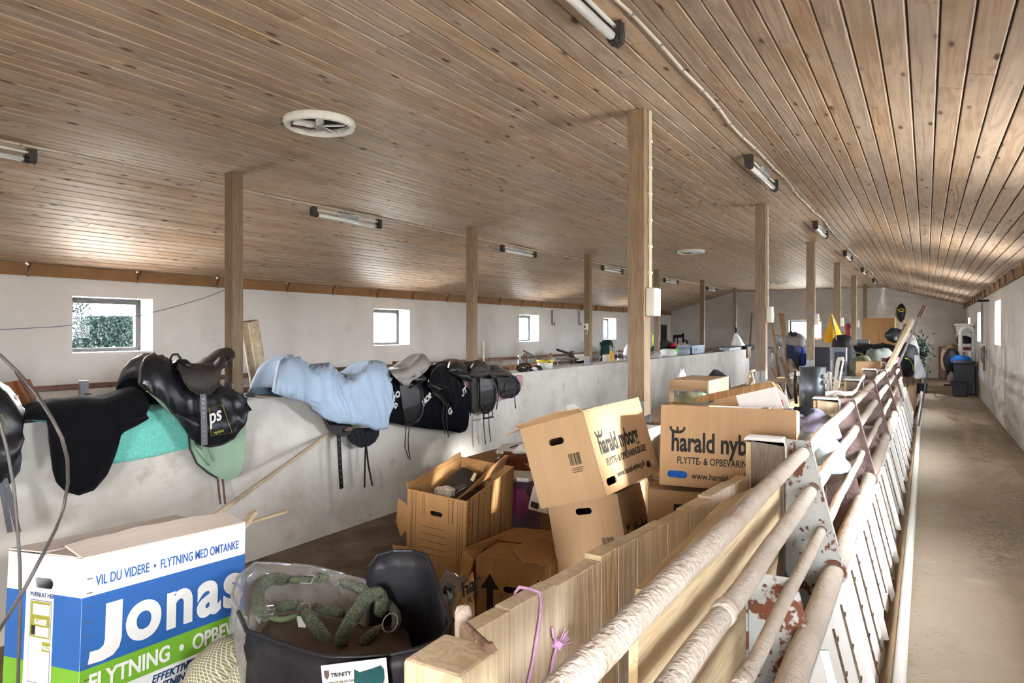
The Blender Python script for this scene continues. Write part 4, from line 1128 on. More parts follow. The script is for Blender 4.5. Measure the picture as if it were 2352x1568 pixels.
# blue string from the post to the wall edge
pp = [W(518, 665, X=-5.15)] + [W(u, v, X=-5.3) for u, v in ((470, 684), (410, 702), (340, 720), (240, 738), (130, 750), (0, 757), (-80, 760))]
tag(obj('blue_string', MB().tube(pp, .0028, 4), nmat('blue_string', lin(90, 104, 124))), 'thin blue string sagging across the near window from the post', 'string')
# ================================================================== CARTONS
def capsule(cx, cy, w, h, n=6):
    r = h / 2; out = []
    for s_, a0 in ((1, -math.pi / 2), (-1, math.pi / 2)):
        for i in range(n + 1):
            a = a0 + math.pi * i / n
            out.append((cx + s_ * (w / 2 - r) + r * math.cos(a), cy + r * math.sin(a)))
    return out
T = .006
def carton(label, loc, eul, L, Wd, H, mat, end_holes=(), front_holes=(), top='closed', grp='cardboard moving boxes', flapmat=None, flaps=(), name='moving_box', inner=None):
    """local frame: x = length, front face at -y, end face at -x; flaps: list of (side, angle_deg, depth)"""
    r = thing(name, label, 'box', loc, [R_(e) for e in eul], grp)
    fr = [(-L / 2, 0), (L / 2, 0), (L / 2, H), (-L / 2, H)]
    en = [(-Wd / 2 + T, 0), (Wd / 2 - T, 0), (Wd / 2 - T, H), (-Wd / 2 + T, H)]
    fm = lambda sgn: (lambda x, z, h: Vector((x, sgn * (Wd / 2 - T) + sgn * h, z)))
    em = lambda sgn: (lambda y, z, h: Vector((sgn * (L / 2 - T) + sgn * h, y, z)))
    obj('front_panel', MB().prism([fr] + [capsule(*c) for c in front_holes], T, fm(-1)), mat, r, True)
    obj('back_panel', MB().prism(fr, T, fm(1)), mat, r, True)
    obj('end_panel', MB().prism([en] + [capsule(*c) for c in end_holes], T, em(-1)), mat, r, True)
    obj('end_panel', MB().prism([en] + [capsule(*c) for c in end_holes], T, em(1)), mat, r, True)
    obj('bottom_panel', MB().bb((-L / 2 + T, -Wd / 2 + T, .001), (L / 2 - T, Wd / 2 - T, T)), mat, r, True)
    if front_holes or end_holes or top == 'open':
        obj('packed_filling', MB().blob((0, 0, H * .45), (L * .9, Wd * .86, H * (.8 if top != 'open' else .62)), sum(map(ord, label)) % 50, .12, 3, flat=.9), inner or M['contents'], r, True, smooth=True)
    if top == 'closed':
        fl = flapmat or mat
        for s_ in (-1, 1):
            dz = .004 * (s_ + 1)
            obj('flap', MB().bb((-L / 2, s_ * Wd / 2, H + .001 + dz / 2), (L / 2, s_ * .006, H + .005 + dz / 2)), fl, r, True)
    for side, ang, dp in flaps:
        a = R_(ang); fl = flapmat or mat
        if side in ('f', 'b'):
            s_ = -1 if side == 'f' else 1
            o0 = Vector((0, s_ * Wd / 2, H)); dv = Vector((0, s_ * math.sin(a), math.cos(a))); wv = Vector((1, 0, 0)); hw = L / 2
        else:
            s_ = -1 if side == 'l' else 1
            o0 = Vector((s_ * L / 2, 0, H)); dv = Vector((s_ * math.sin(a), 0, math.cos(a))); wv = Vector((0, 1, 0)); hw = Wd / 2
        nv = wv.cross(dv).normalized()
        rr = random.Random(sum(map(ord, side + label[:4])) % 99)
        n = 8
        vs = []
        for k in range(n + 1):
            q = -hw + 2 * hw * k / n
            d2 = dp + rr.uniform(-.006, .006)
            bow = .012 * math.sin(math.pi * k / n)
            for e, off in ((0, 0), (d2, bow)):
                p = o0 + wv * q + dv * e + nv * off
                vs += [p - nv * .0025, p + nv * .0025]
        fs = []
        for k in range(n):
            i, j = 4 * k, 4 * k + 4
            fs += [(i, i + 2, j + 2, j), (i + 1, j + 1, j + 3, i + 3), (i + 2, i + 3, j + 3, j + 2), (i, j, j + 1, i + 1)]
        fs += [(0, 1, 3, 2), (4 * n, 4 * n + 2, 4 * n + 3, 4 * n + 1)]
        obj('flap', MB().add(vs, fs), fl, r, True)
    r['_d'] = 0; del r['_d']
    return r
M['contents'] = nmat('dark_packed_things', lin(60, 54, 52), var=.5, scale=9, rough=.7)
M['bluecontents'] = nmat('blue_packed_cloth', lin(26, 96, 190), var=.25, scale=40, rough=.8)
def ft(parent, s, x, z, Wd, size, mat, **k):      # text on the front (-y) face
    return text(parent, s, size, mat, Matrix.Translation((x, -Wd / 2 - .0006, z)) @ Matrix.Rotation(math.pi / 2, 4, 'X'), **k)
def et(parent, s, y, z, L, size, mat, **k):       # text on the end (-x) face, reads towards -y
    return text(parent, s, size, mat, Matrix.Translation((-L / 2 - .0006, y, z)) @ Matrix.Rotation(-math.pi / 2, 4, 'Z') @ Matrix.Rotation(math.pi / 2, 4, 'X'), **k)
def fb(parent, name, x0, z0, x1, z1, Wd, mat, h=.0008):      # printed patch on the front face
    return obj(name, MB().bb((x0, -Wd / 2 - h, z0), (x1, -Wd / 2 - .0001, z1)), mat, parent, True)
def eb(parent, name, y0, z0, y1, z1, L, mat, h=.0008):
    return obj(name, MB().bb((-L / 2 - h, y0, z0), (-L / 2 - .0001, y1, z1)), mat, parent, True)
def barcode(parent, yc, zc, w, hh, L, face='e', Wd=0):
    mb = MB(); rr = random.Random(2); y = -w / 2
    while y < w / 2:
        b = rr.choice((.0012, .0022, .0034))
        if face == 'e': mb.bb((-L / 2 - .0008, yc - y, zc), (-L / 2 - .0001, yc - y - b, zc + hh))
        y += b + rr.choice((.0012, .002, .003))
    obj('barcode', mb, M['ink'], parent, True)
    for i in range(3):
        eb(parent, 'small_print', yc + w / 2, zc - .012 - i * .009, yc - w / 2 * (1 - .1 * i), zc - .016 - i * .009, L, M['inkthin'])
def crown_logo(parent, x, z, Wd, s):
    """wide u-shaped crest over the first letter"""
    pts = [Vector((x + s * math.cos(a), -Wd / 2 - .001, z + s * .55 * math.sin(a))) for a in [math.pi + i * math.pi / 10 for i in range(11)]]
    obj('crest', MB().strip([p + Vector((0, 0, .0)) for p in pts], (0, 0, s * .42), .0008, (0, -1, 0)), M['ink'], parent, True)
    for dx in (-.95, 0, .95):
        fb(parent, 'crest_tine', x + s * dx - s * .15, z - s * (.62 if dx == 0 else .2), x + s * dx + s * .15, z + s * .22, Wd, M['ink'])
def nyborg(parent, L, Wd, zb, x0, sz=.105, sub=True, squeeze=.62):
    crown_logo(parent, x0 + .03, zb + sz * 1.02, Wd, .034)
    ft(parent, 'harald nyborg', x0, zb, Wd, sz * 1.22, M['ink'], sx=squeeze, bold=.0035)
    ft(parent, 'FLYTTE- & OPBEVARINGSKASSE', x0 + .03, zb - .060, Wd, .046, M['ink'], sx=.70, bold=.0006)
    ft(parent, 'www.harald-nyborg.dk', x0 + .10, zb - .128, Wd, .042, M['ink'], sx=.82, bold=.0004)

# --- white, blue and green printed carton in the corner
L, Wd, H = .632, .374, .50
J = carton('white, blue and green printed moving box in the front corner', (-2.354, 1.344, .177), (-3.9, 4.7, 96.4), L, Wd, H, M['white'], end_holes=[(0, .414, .095, .032)], front_holes=[(-.185, .058, .13, .035)], flapmat=M['dirtcard'], flaps=[('f', -70, .10)])
fb(J, 'blue_band', -L / 2, .175, L / 2, .385, Wd, M['blue'])
fb(J, 'green_band', -L / 2, .088, L / 2, .1748, Wd, M['green'])
jp = [(-.240, .350), (-.185, .350), (-.185, .235), (-.192, .208), (-.212, .190), (-.245, .184), (-.292, .186), (-.286, .222), (-.258, .220), (-.244, .228), (-.240, .245)]
obj('lettering', MB().prism(jp, .0008, lambda x, z, h: Vector((x, -Wd / 2 - .0008 - h, z))), M['white'], J, True)
ft(J, 'onas', -.172, .212, Wd + .0012, .232, M['white'], sx=1.0, bold=.0075, space=1.12)
ft(J, 'VIL DU VIDERE  \u2022  FLYTNING MED OMTANKE', -.275, .412, Wd, .043, M['blue'], sx=.645, bold=.0004)
ft(J, 'FLYTNING  \u2022  OPBEVARING', -.290, .106, Wd + .0012, .070, M['white'], sx=.86, bold=.0016)
ft(J, 'EFFEKTIV', -.075, .052, Wd, .034, M['navy'], shear=.25, bold=.0006)
ft(J, 'FLYTNING', -.083, .020, Wd, .034, M['navy'], shear=.25, bold=.0006)
b = fb(J, 'badge', .060, .030, .140, .078, Wd, M['navy'])
ft(J, 'DMF', .065, .045, Wd + .0016, .032, M['white'], shear=.2, bold=.0006)
for z in [.10 + i * .042 for i in range(9)]:
    fb(J, 'staple', -L / 2 + .014, z, -L / 2 + .030, z + .003, Wd, M['strapb'], .002)
for y0, y1 in ((-.186, -.055), (.186, .085)):
    eb(J, 'blue_band', y0, .175, y1, .385, L, M['blue']); eb(J, 'green_band', y0, .088, y1, .1748, L, M['green'])
et(J, 'M\u00c6RKAT HER', .062, .372, L, .019, M['navy']); et(J, 'LABELS HERE', .055, .088, L, .019, M['navy'])
eb(J, 'label_frame', .062, .115, -.045, .362, L, M['navy'], .0004); eb(J, 'label_field', .060, .117, -.043, .360, L, M['white'], .0007)
eb(J, 'sticker', .058, .250, -.040, .358, L, M['olive'], .0011); eb(J, 'sticker', -.005, .212, -.045, .240, L, M['olive'], .0011)
eb(J, 'sticker_field', .045, .318, -.036, .350, L, M['white'], .0014); eb(J, 'sticker_field', .030, .255, -.036, .283, L, M['white'], .0014)
et(J, 'KASSE', .035, .290, L + .002, .022, M['white'], bold=.0008); et(J, 'RELOC', -.008, .218, L + .002, .016, M['white'], bold=.0006)
eb(J, 'tape_mark', .050, .258, .030, .285, L, M['ink'], .002)
b = eb(J, 'badge', .066, .026, -.006, .070, L, M['navy']); et(J, 'DMF', .060, .040, L + .0016, .028, M['white'], shear=.2)
eb(J, 'panel_line', .0, .020, -.10, .022, L, M['navy'])
obj('torn_flap', MB().prism([(-.30, -.02), (-.12, -.09), (.14, -.10), (.22, -.05), (.25, .12), (.10, .165), (-.28, .16)], .006, lambda x, y, h: Vector((x, y, H + .010 + h + .012 * math.sin(x * 5)))), M['dirtcard'], J, True)
# plain cartons carrying the pile
def plain(label, x, y, z0, L_, W_, H_, rz, holes=False):
    return carton(label, (x, y, z0), (0, 0, rz), L_, W_, H_, M['kraft2'])
plain('plain carton on the pen floor underneath the white printed box', -2.36, 1.35, ZP, .62, .37, .385, 95)
plain('plain carton directly under the white printed box', -2.355, 1.35, ZP + .396, .62, .37, .27, 97)
plain('plain carton on the floor below the torn striped box', -2.32, 3.30, ZP, .6, .36, .34, 95)
plain('plain carton supporting the torn striped box', -2.33, 3.29, ZP + .351, .6, .36, .315, 98)
plain('plain carton on the floor below the arrow carton', -1.80, 3.2, ZP, .58, .39, .355, 100)
plain('plain carton on the floor below the leaning pair of boxes', -1.36, 3.40, ZP, .6, .36, .34, 95)
plain('plain carton supporting the lower box of the leaning pair', -1.37, 3.39, ZP + .351, .6, .36, .30, 96)
plain('plain carton on the floor under the big open box', -.92, 3.52, ZP, .6, .36, .40, 15)
plain('plain carton just beneath the carton with the black arrow strip', -.925, 3.50, ZP + .411, .6, .36, .365, 15)

# --- leaning printed box (upper) and the one it leans on
B1 = carton('tilted brown printed box leaning on another, bright front face', (-1.387, 3.167, .608), (-17.1, -1.0, 86.9), .621, .366, .393, M['kraft'], end_holes=[(0, .29, .085, .032)], front_holes=[(-.225, .055, .10, .034), (.225, .055, .10, .034)], top='closed', flaps=[('l', 62, .035)])
nyborg(B1, .621, .366, .185, -.255, sz=.095, squeeze=.66)
barcode(B1, -.075, .165, .062, .055, .621)
B2 = carton('brown printed box standing under the tilted one', (-1.418, 3.37, .167), (-11.8, 4.1, 96.5), .621, .372, .387, M['kraft'], end_holes=[(0, .325, .085, .032)])
nyborg(B2, .621, .372, .13, -.255, sz=.10)
barcode(B2, -.10, .135, .062, .055, .621)
# --- big open printed box on the fence side
B3 = carton('big open brown printed box behind the fence with raised flaps', (-.826, 3.444, .631), (-7.3, -.3, 6.6), .617, .40, .385, M['kraft'], front_holes=[(-.223, .055, .095, .033)], top='open', inner=M['bluecontents'])
nyborg(B3, .617, .40, .168, -.256, sz=.105, squeeze=.655)
obj('packed_cloth', MB().bb((-.29, -.185, .03), (-.12, -.12, .12)), M['bluecontents'], B3, True)
for dx in (-.02, .04, .17):
    fb(B3, 'crease', dx, .22, dx + .002, .384, .40, M['kraftin'])
# raised back flaps of that box: long corrugated edge, white sheet, end flap
def sheet_px(name, poly, Y, t, mat, parent, tilt=0.0):
    P = [W(u, v, Y=Y + tilt * i) for i, (u, v) in enumerate(poly)]
    n = len(P); vs = P + [p + Vector((0, t, 0)) for p in P]
    fs = [tuple(range(n)), tuple(range(2 * n - 1, n - 1, -1))] + [(i, i + n, (i + 1) % n + n, (i + 1) % n) for i in range(n)]
    o = obj(name, MB().add(vs, fs), mat, None)
    return o
def reparent(o, root):
    o.parent = root
    o.matrix_parent_inverse = root.matrix_basis.inverted()
reparent(sheet_px('back_flap', [(1530, 928), (1815, 936), (1790, 885), (1775, 879), (1765, 878), (1600, 920)], 3.66, .006, M['kraft'], None), B3)
M['corr'] = nmat('corrugated_edge', lin(150, 114, 74), var=.3, scale=3, stretch=(30, 1, 1), rough=.9, bump=.6, bscale=3)
reparent(sheet_px('flap_edge', [(1518, 928), (1548, 926), (1605, 926), (1782, 888), (1772, 878), (1750, 879), (1640, 902), (1560, 921)], 3.55, .03, M['corr'], None), B3)
M['ribwhite'] = nmat('ribbed_white_card', lin(240, 238, 234), var=.06, scale=3, stretch=(40, 1, 1), rough=.7, bump=.4, bscale=3)
reparent(sheet_px('white_insert', [(1690, 908), (1780, 888), (1798, 936), (1698, 934)], 3.50, .01, M['ribwhite'], None), B3)
reparent(sheet_px('end_flap', [(1780, 886), (1806, 912), (1814, 938), (1800, 938)], 3.49, .008, M['white'], None), B3)
reparent(sheet_px('red_print', [(1794, 918), (1797, 918), (1800, 932), (1797, 932)], 3.485, .002, nmat('red_print', lin(214, 90, 90), bump=0), None), B3)
# clothes and a cap sticking out of it
t = thing('camouflage_cap', 'sage and grey cap with feathers sticking out of the big open box', 'cap', W(1590, 915, Y=3.72))
obj('crown', MB().lathe([(.085, 0), (.08, .03), (.05, .055), (0, .06)], W(1588, 926, Y=3.62), 16, sx=1.1), nmat('khaki_cloth', lin(110, 112, 84), var=.3, scale=12), t, smooth=True)
obj('patch', MB().blob(W(1608, 912, Y=3.60), (.09, .06, .05), 2, .2), M['sage'], t, smooth=True)
for i in range(9):
    u = 1553 + i * 10
    p = W(u, 924, Y=3.64); q = W(u + random.uniform(-4, 4), 896 + random.uniform(-2, 10), Y=3.66)
    obj('feather', MB().strip([p, (p + q) / 2 + Vector((0, .01, 0)), q], (.022, 0, .004), .002, (0, -1, 0)), M['strapg'], t)
# --- carton with black arrow strip below it
B4 = carton('carton with a black arrow strip under the big open box', (-.931, 3.491, .262), (2.5, 1.2, 15.3), .621, .36, .36, M['kraft'])
fb(B4, 'printed_square', -.185, .235, -.130, .300, .36, M['ink'])
obj('printed_line', MB().prism([(-.30, .150), (-.27, .160), (.05, .262), (.06, .262), (.06, .245), (-.27, .152)], .0008, lambda x, z, h: Vector((x, -.18 - h, z))), M['ink'], B4, True)
B4b = obj('paper_sliver', MB().strip([Vector((-.16, -.186, .26)), Vector((-.13, -.192, .235)), Vector((-.115, -.19, .215))], (.012, 0, 0), .001, (0, -1, 0)), M['white'], B4, True)

# --- torn striped box
B5 = carton('torn brown box with dark stripes, open and bulging', (-2.336, 3.28, .165), (5.6, -6.8, 97.1), .619, .367, .394, M['kraft2'], end_holes=[(0, .285, .075, .028)], top='open', flaps=[('b', 10, .03)], inner=M['contents'])
for x in (-.24, -.235, -.17, -.16, -.10, -.02, -.01, .05, .13, .14, .20):
    w_ = .004 if x in (-.17, -.02, .13) else .0018
    fb(B5, 'stripe', x, .01, x + w_, .385, .367, M['ink'])
for y in (.16, .15, .13, .085, .075, -.075, -.10, -.13, -.145, -.16):
    z0 = .01 if abs(y) > .12 else .25
    eb(B5, 'stripe', y, z0, y - (.004 if y == -.10 else .0018), .385, .619, M['ink'])
for z in (.20, .16, .12, .08, .045):
    eb(B5, 'ruled_line', .09, z, -.06, z + .002, .619, M['ink'])
text(B5, 'opbevaringskasse', .042, M['inkthin'], Matrix.Translation((-.27, -.1843, .06)) @ Matrix.Rotation(math.pi / 2, 4, 'X') @ Matrix.Rotation(math.pi / 2, 4, 'Z'), space=1.15)
obj('torn_edge', MB().prism([(-.31, .39), (-.2, .40), (-.05, .43), (.1, .46), (.25, .48), (.31, .46), (.31, .38), (-.31, .385)], .005, lambda x, z, h: Vector((x, -.12 - .35 * (z - .39) + h, z))), M['kraft2'], B5, True)
obj('ripped_corner', MB().prism([(0, 0), (.05, .02), (.06, -.12), (.03, -.2), (.0, -.16), (-.03, -.2), (-.05, -.08)], .006, lambda y, z, h: Vector((-.30 + h, .20 + y, .30 + z))), M['kraft2'], B5, True)
obj('lower_scrap', MB().prism([(-.08, -.03), (.08, -.02), (.10, .05), (-.07, .07)], .006, lambda y, z, h: Vector((-.34 + h, .16 + y, .01 + z))), M['kraft2'], B5, True)
# things lying in it
tag(obj('grey_case', MB().box(W(1065, 1108, Y=3.35), (.16, .24, .05), Euler((.3, .35, .2)).to_matrix()), M['darkdust'], bevel=.02), 'rounded grey case lying in the torn striped box', 'case')
c = W(1020, 1128, Y=3.16)
t = thing('crumpled_paper', 'crumpled cream paper in the torn striped box', 'paper', c)
obj('ball', MB().blob(c, (.13, .12, .06), 6, .4, 3), M['conduit'], t)
obj('shred', MB().strip([W(1046, 1132, Y=3.15), W(1060, 1124, Y=3.2), W(1068, 1120, Y=3.2)], (0, .02, 0), .002, (0, 0, 1)), M['white'], t)
tag(obj('wooden_peg', MB().tube([W(1084, 1104, Y=3.3), W(1092, 1086, Y=3.32)], [.012, .010], 8), M['lumber']), 'small pale wooden peg in the torn striped box', 'peg')

# --- low carton with arrows
B6 = carton('low closed carton with two black arrows', (-1.803, 3.195, -.154), (-1.6, -1.0, 9.9), .402, .60, .398, M['kraft2'], front_holes=[(-.01, .255, .085, .032)])
def arrow(x):
    obj('printed_arrow', MB().prism([(x - .018, .07), (x + .018, .07), (x + .018, .25), (x + .05, .25), (x, .325), (x - .05, .25), (x - .018, .25)], .0008, lambda a, z, h: Vector((a, -.30 - h, z))), M['ink'], B6, True)
arrow(-.125); arrow(.135)
for i in range(5):
    z0 = .20 - i * .038
    fb(B6, 'symbol_frame', -.072, z0, -.030, z0 + .034, .60, M['inkthin'], .0004); fb(B6, 'symbol_field', -.070, z0 + .002, -.032, z0 + .032, .60, M['kraft2'], .0007)
    ft(B6, ('\u2191', 'Y', 'X', 'o', '=')[i] if i else 'II', -.066, z0 + .008, .6016, .026, M['inkthin'])
fb(B6, 'crease', -.03, .16, .19, .163, .60, M['inkthin'])
t = thing('cardboard_scrap', 'torn folded cardboard scrap on top of the low arrow carton', 'cardboard', W(1225, 1275, Z=.26))
for i, (dz, s_) in enumerate(((.005, 1.0), (.022, .92))):
    P = [W(u, v, Z=.255 + dz) for u, v in ((1178, 1268), (1200, 1255), (1255, 1240), (1275, 1262), (1270, 1285), (1240, 1292), (1200, 1288))]
    c = sum(P, Vector()) / len(P); P = [c + (p - c) * s_ for p in P]
    obj('layer', MB().prism([(p.x, p.y) for p in P], .010, lambda x, y, h: Vector((x, y, .252 + dz + h + .02 * math.sin(x * 9)))), M['kraft2'], t)
# torn flap board leaning between striped box and arrow carton
t = thing('torn_flap', 'long torn cardboard flap between the striped box and the arrow carton', 'cardboard', W(1120, 1260, d=3.6))
P = [W(1064, 1262, d=3.55), W(1185, 1212, d=4.05), W(1188, 1222, d=4.0), W(1110, 1262, d=3.7), W(1090, 1285, d=3.5), W(1078, 1330, d=3.45), W(1058, 1326, d=3.45)]
n = len(P); vs = P + [p + Vector((-.004, -.004, .004)) for p in P]
obj('sheet', MB().add(vs, [tuple(range(n)), tuple(range(2 * n - 1, n - 1, -1))] + [(i, i + n, (i + 1) % n + n, (i + 1) % n) for i in range(n)]), M['kraft2'], t)
tr = thing('crushed_box', 'crushed printed carton low between the bag and the arrow carton', 'cardboard', W(1065, 1400, d=3.2))
P = [W(1088, 1318, d=3.36), W(1091, 1420, d=3.3), W(1040, 1420, d=3.25), W(1056, 1372, d=3.25), W(1072, 1350, d=3.3)]
n = len(P); vs = P + [p + Vector((-.03, .03, 0)) for p in P]
obj('sheet', MB().add(vs, [tuple(range(n)), tuple(range(2 * n - 1, n - 1, -1))] + [(i, i + n, (i + 1) % n + n, (i + 1) % n) for i in range(n)]), M['kraft2'], tr)
a, b = W(1062, 1372, d=3.22), W(1095, 1350, d=3.30)
text(tr, 'har', .10, M['ink'], face_m(a - tr.location, b - a, Vector((0, 0, 1))), bold=.003)
a, b = W(1074, 1388, d=3.22), W(1098, 1372, d=3.30)
text(tr, 'FLYT', .045, M['ink'], face_m(a - tr.location, b - a, Vector((0, 0, 1))))
o = tag(obj('plastic_wrap', MB().blob(W(1040, 1370, d=3.45), (.20, .20, .22), 9, .5, 3), M['film'], smooth=True), 'crumpled clear plastic wrap between the bag and the cartons', 'wrap')

# --- tub, carton and brown leather behind the striped box
c = W(1195, 1165, Y=3.75)
t = thing('storage_tub', 'clear purple tub with a white lid and pink things inside', 'tub', (c.x, c.y, .15))
zt = W(1195, 1098, Y=3.75).z; zb = W(1195, 1255, Y=3.75).z
obj('body', MB().lathe([(.105, zb - c.z), (.125, zt - c.z)], c, 4, Matrix.Rotation(.9, 3, 'Z'), sx=1.3), M['tub'], t, bevel=.015)
obj('lid', MB().lathe([(.135, 0), (.14, .018), (.13, .028)], (c.x, c.y, zt), 4, Matrix.Rotation(.9, 3, 'Z'), sx=1.3), M['whiteplastic'], t, bevel=.012)
tag(obj('pink_ball', MB().blob((c.x + .01, c.y - .03, c.z + .04), (.14, .12, .2), 3, .2), M['pinkball'], smooth=True), 'pink cloth bundle inside the purple tub', 'cloth')
tag(obj('support_carton', MB().bb((c.x - .15, c.y - .12, ZP), (c.x + .15, c.y + .14, zb - .002)), M['kraft2']), 'dark carton below the purple tub', 'box')
t = thing('white_box', 'flat white printed box squeezed behind the leaning pair', 'box', W(1232, 1180, Y=3.45))
P = [W(u, v, Y=3.5) for u, v in ((1225, 1115), (1245, 1115), (1258, 1180), (1212, 1168))]
n = 4; vs = P + [p + Vector((0, .12, 0)) for p in P]
obj('body', MB().add(vs, [tuple(range(n)), tuple(range(2 * n - 1, n - 1, -1))] + [(i, i + n, (i + 1) % n + n, (i + 1) % n) for i in range(n)]), M['white'], t)
obj('printed_corner', MB().box(W(1228, 1160, Y=3.49), (.05, .002, .035), Matrix.Rotation(.2, 3, 'Y')), M['ink'], t)
tag(obj('brown_leather_bag', MB().blob(W(1190, 1068, Y=4.0), (.36, .26, .17), 5, .3, 3), nmat('glossy_brown_leather', lin(104, 58, 34), var=.35, scale=8, rough=.3), smooth=True), 'glossy brown leather bag behind the striped box', 'bag')
tag(obj('support_carton', MB().bb((-2.75, 3.92, ZP), (-2.2, 4.3, .52)), M['kraft2']), 'dark carton holding up the brown leather bag', 'box')
t = thing('plastic_jug', 'white plastic tray and spout poking out behind the tilted box', 'jug', W(1180, 1028, Y=4.1))
obj('tray', MB().box(W(1180, 1028, Y=4.15), (.22, .2, .025), Euler((.1, -.12, .3)).to_matrix()), M['whiteplastic'], t, bevel=.008)
obj('spout', MB().tube([W(1180, 1042, Y=4.0), W(1197, 1030, Y=4.0), W(1215, 1032, Y=4.05)], [.02, .035, .05], 10), M['whiteplastic'], t, smooth=True)
obj('edge_strip', MB().bar(W(1172, 1028, Y=4.02), W(1198, 1019, Y=4.02), .01, .008), M['frame'], t)
# flaps and paper on top of the tilted box
t = thing('white_paper_box', 'crumpled white paper box lying on top of the tilted box', 'paper', W(1305, 945, Y=3.5))
P = [W(1270, 965, Y=3.45), W(1300, 932, Y=3.5), W(1318, 926, Y=3.6), W(1340, 945, Y=3.5), W(1310, 960, Y=3.4)]
n = 5; vs = P + [p + Vector((-.03, .10, -.05)) for p in P]
obj('sheet', MB().add(vs, [tuple(range(n)), tuple(range(2 * n - 1, n - 1, -1))] + [(i, i + n, (i + 1) % n + n, (i + 1) % n) for i in range(n)]), M['white'], t)
tag(obj('cardboard_sheet', MB().strip([W(1195, 988, Y=3.15), W(1235, 972, Y=3.2), W(1285, 958, Y=3.3), W(1335, 948, Y=3.35)], (.0, .34, .02), .006, (0, 0, 1)), M['kraft'], None), 'loose brown cardboard sheet curling over the tilted box', 'cardboard')
B7 = plain('carton end with print seen between the tilted box and the big open box', -1.08, 4.02, .35, .5, .3, .42, 20)
et(B7, 'BENYT', .1, .3, .5, .05, M['ink'])
tag(obj('support_carton', MB().bb((-1.33, 3.85, ZP), (-.9, 4.2, .345)), M['kraft2']), 'carton on the floor under the hidden printed carton', 'box')

# --- timber battens against the partition
tag(obj('timber_batten', MB().bar(W(755, 997, X=-4.80), W(478, 1194, X=-3.9), .022, .03), M['lumbery'], bevel=.002), 'long pale batten leaning against the partition above the white carton', 'batten', 'loose pale battens')
tag(obj('timber_batten', MB().bar(W(658, 1174, d=3.4), W(400, 1252, d=2.9), .02, .012), M['lumbery'], bevel=.002), 'thin pale lath sticking out behind the white carton', 'batten', 'loose pale battens')
tag(obj('timber_batten', MB().bar(W(585, 1174, d=3.1), W(545, 1225, d=2.9), .03, .02), M['lumbery'], bevel=.002), 'short pale batten end beside the white carton corner', 'batten', 'loose pale battens')

# ================================================================== BAG WITH HALTER
bag = thing('carry_bag', 'open black vinyl and clear plastic bag holding a green halter', 'bag', (-1.62, 1.55, .1))
rimp = [(568, 1450, .50), (548, 1405, .52), (532, 1365, .53), (545, 1325, .53), (585, 1292, .53), (640, 1294, .52), (715, 1300, .51), (790, 1318, .50), (842, 1330, .50), (850, 1300, .56), (868, 1274, .60), (905, 1264, .62), (948, 1264, .62), (982, 1278, .61), (996, 1310, .59), (1008, 1345, .57), (1024, 1395, .56), (1036, 1432, .55), (1010, 1470, .53), (960, 1490, .52), (890, 1504, .50), (820, 1508, .50), (755, 1508, .50), (700, 1494, .50), (640, 1474, .50), (600, 1458, .50)]
top = [W(u, v, Z=z) for u, v, z in rimp]
cc = sum(top, Vector()) / len(top)
n = len(top); nl = 9
rings = []
for j in range(nl):
    f = j / (nl - 1)
    ring = []
    for i, p in enumerate(top):
        q = Vector((cc.x + (p.x - cc.x) * (1 - .12 * f), cc.y + (p.y - cc.y) * (1 - .12 * f), p.z + (.13 - p.z) * f))
        k = .02 * noise.noise(Vector((i * .55, j * .5, 3.3))) * (1 if j else 0) + .018 * math.sin(f * math.pi)
        d = Vector((p.x - cc.x, p.y - cc.y, 0)).normalized()
        ring.append(q + d * k)
    rings.append(ring)
def bag_part(name, idx, mat):
    mb = MB(); vs = []
    for i in idx:
        vs += [rings[j][i % n] for j in range(nl)]
    fs = []
    for a in range(len(idx) - 1):
        fs += [(a * nl + j, a * nl + j + 1, (a + 1) * nl + j + 1, (a + 1) * nl + j) for j in range(nl - 1)]
    return obj(name, mb.add(vs, fs), mat, bag, smooth=True, solid=.005)
bag_part('clear_side', list(range(0, 9)), M['clear'])
bag_part('back_panel', list(range(8, 17)), M['vinyl'])
bag_part('front_panel', list(range(16, 27)), M['vinyl'])
obj('zip_edge', MB().tube([top[i] for i in range(8, 18)], .006, 6), M['blackplastic'], bag)
obj('rim_binding', MB().tube([top[i % n] for i in range(17, 28)], .007, 6), M['vinyl'], bag, smooth=True)
obj('rim_binding', MB().tube([top[i] for i in range(0, 8)], .006, 6), M['film'], bag, smooth=True)
obj('base', MB().add([Vector((p.x, p.y, .13)) for p in rings[-1]], [tuple(range(n))]), M['vinyl'], bag, solid=.006)
obj('buckle', MB().box(W(1030, 1352, Z=.55), (.03, .035, .03), Euler((0, .3, .4)).to_matrix()), M['blackplastic'], bag, bevel=.004)
obj('buckle_strap', MB().strip([W(1030, 1345, Z=.56), W(1034, 1375, Z=.53), W(1030, 1392, Z=.50)], (.0, .022, .0), .003, (1, 0, 0)), M['strapg'], bag)
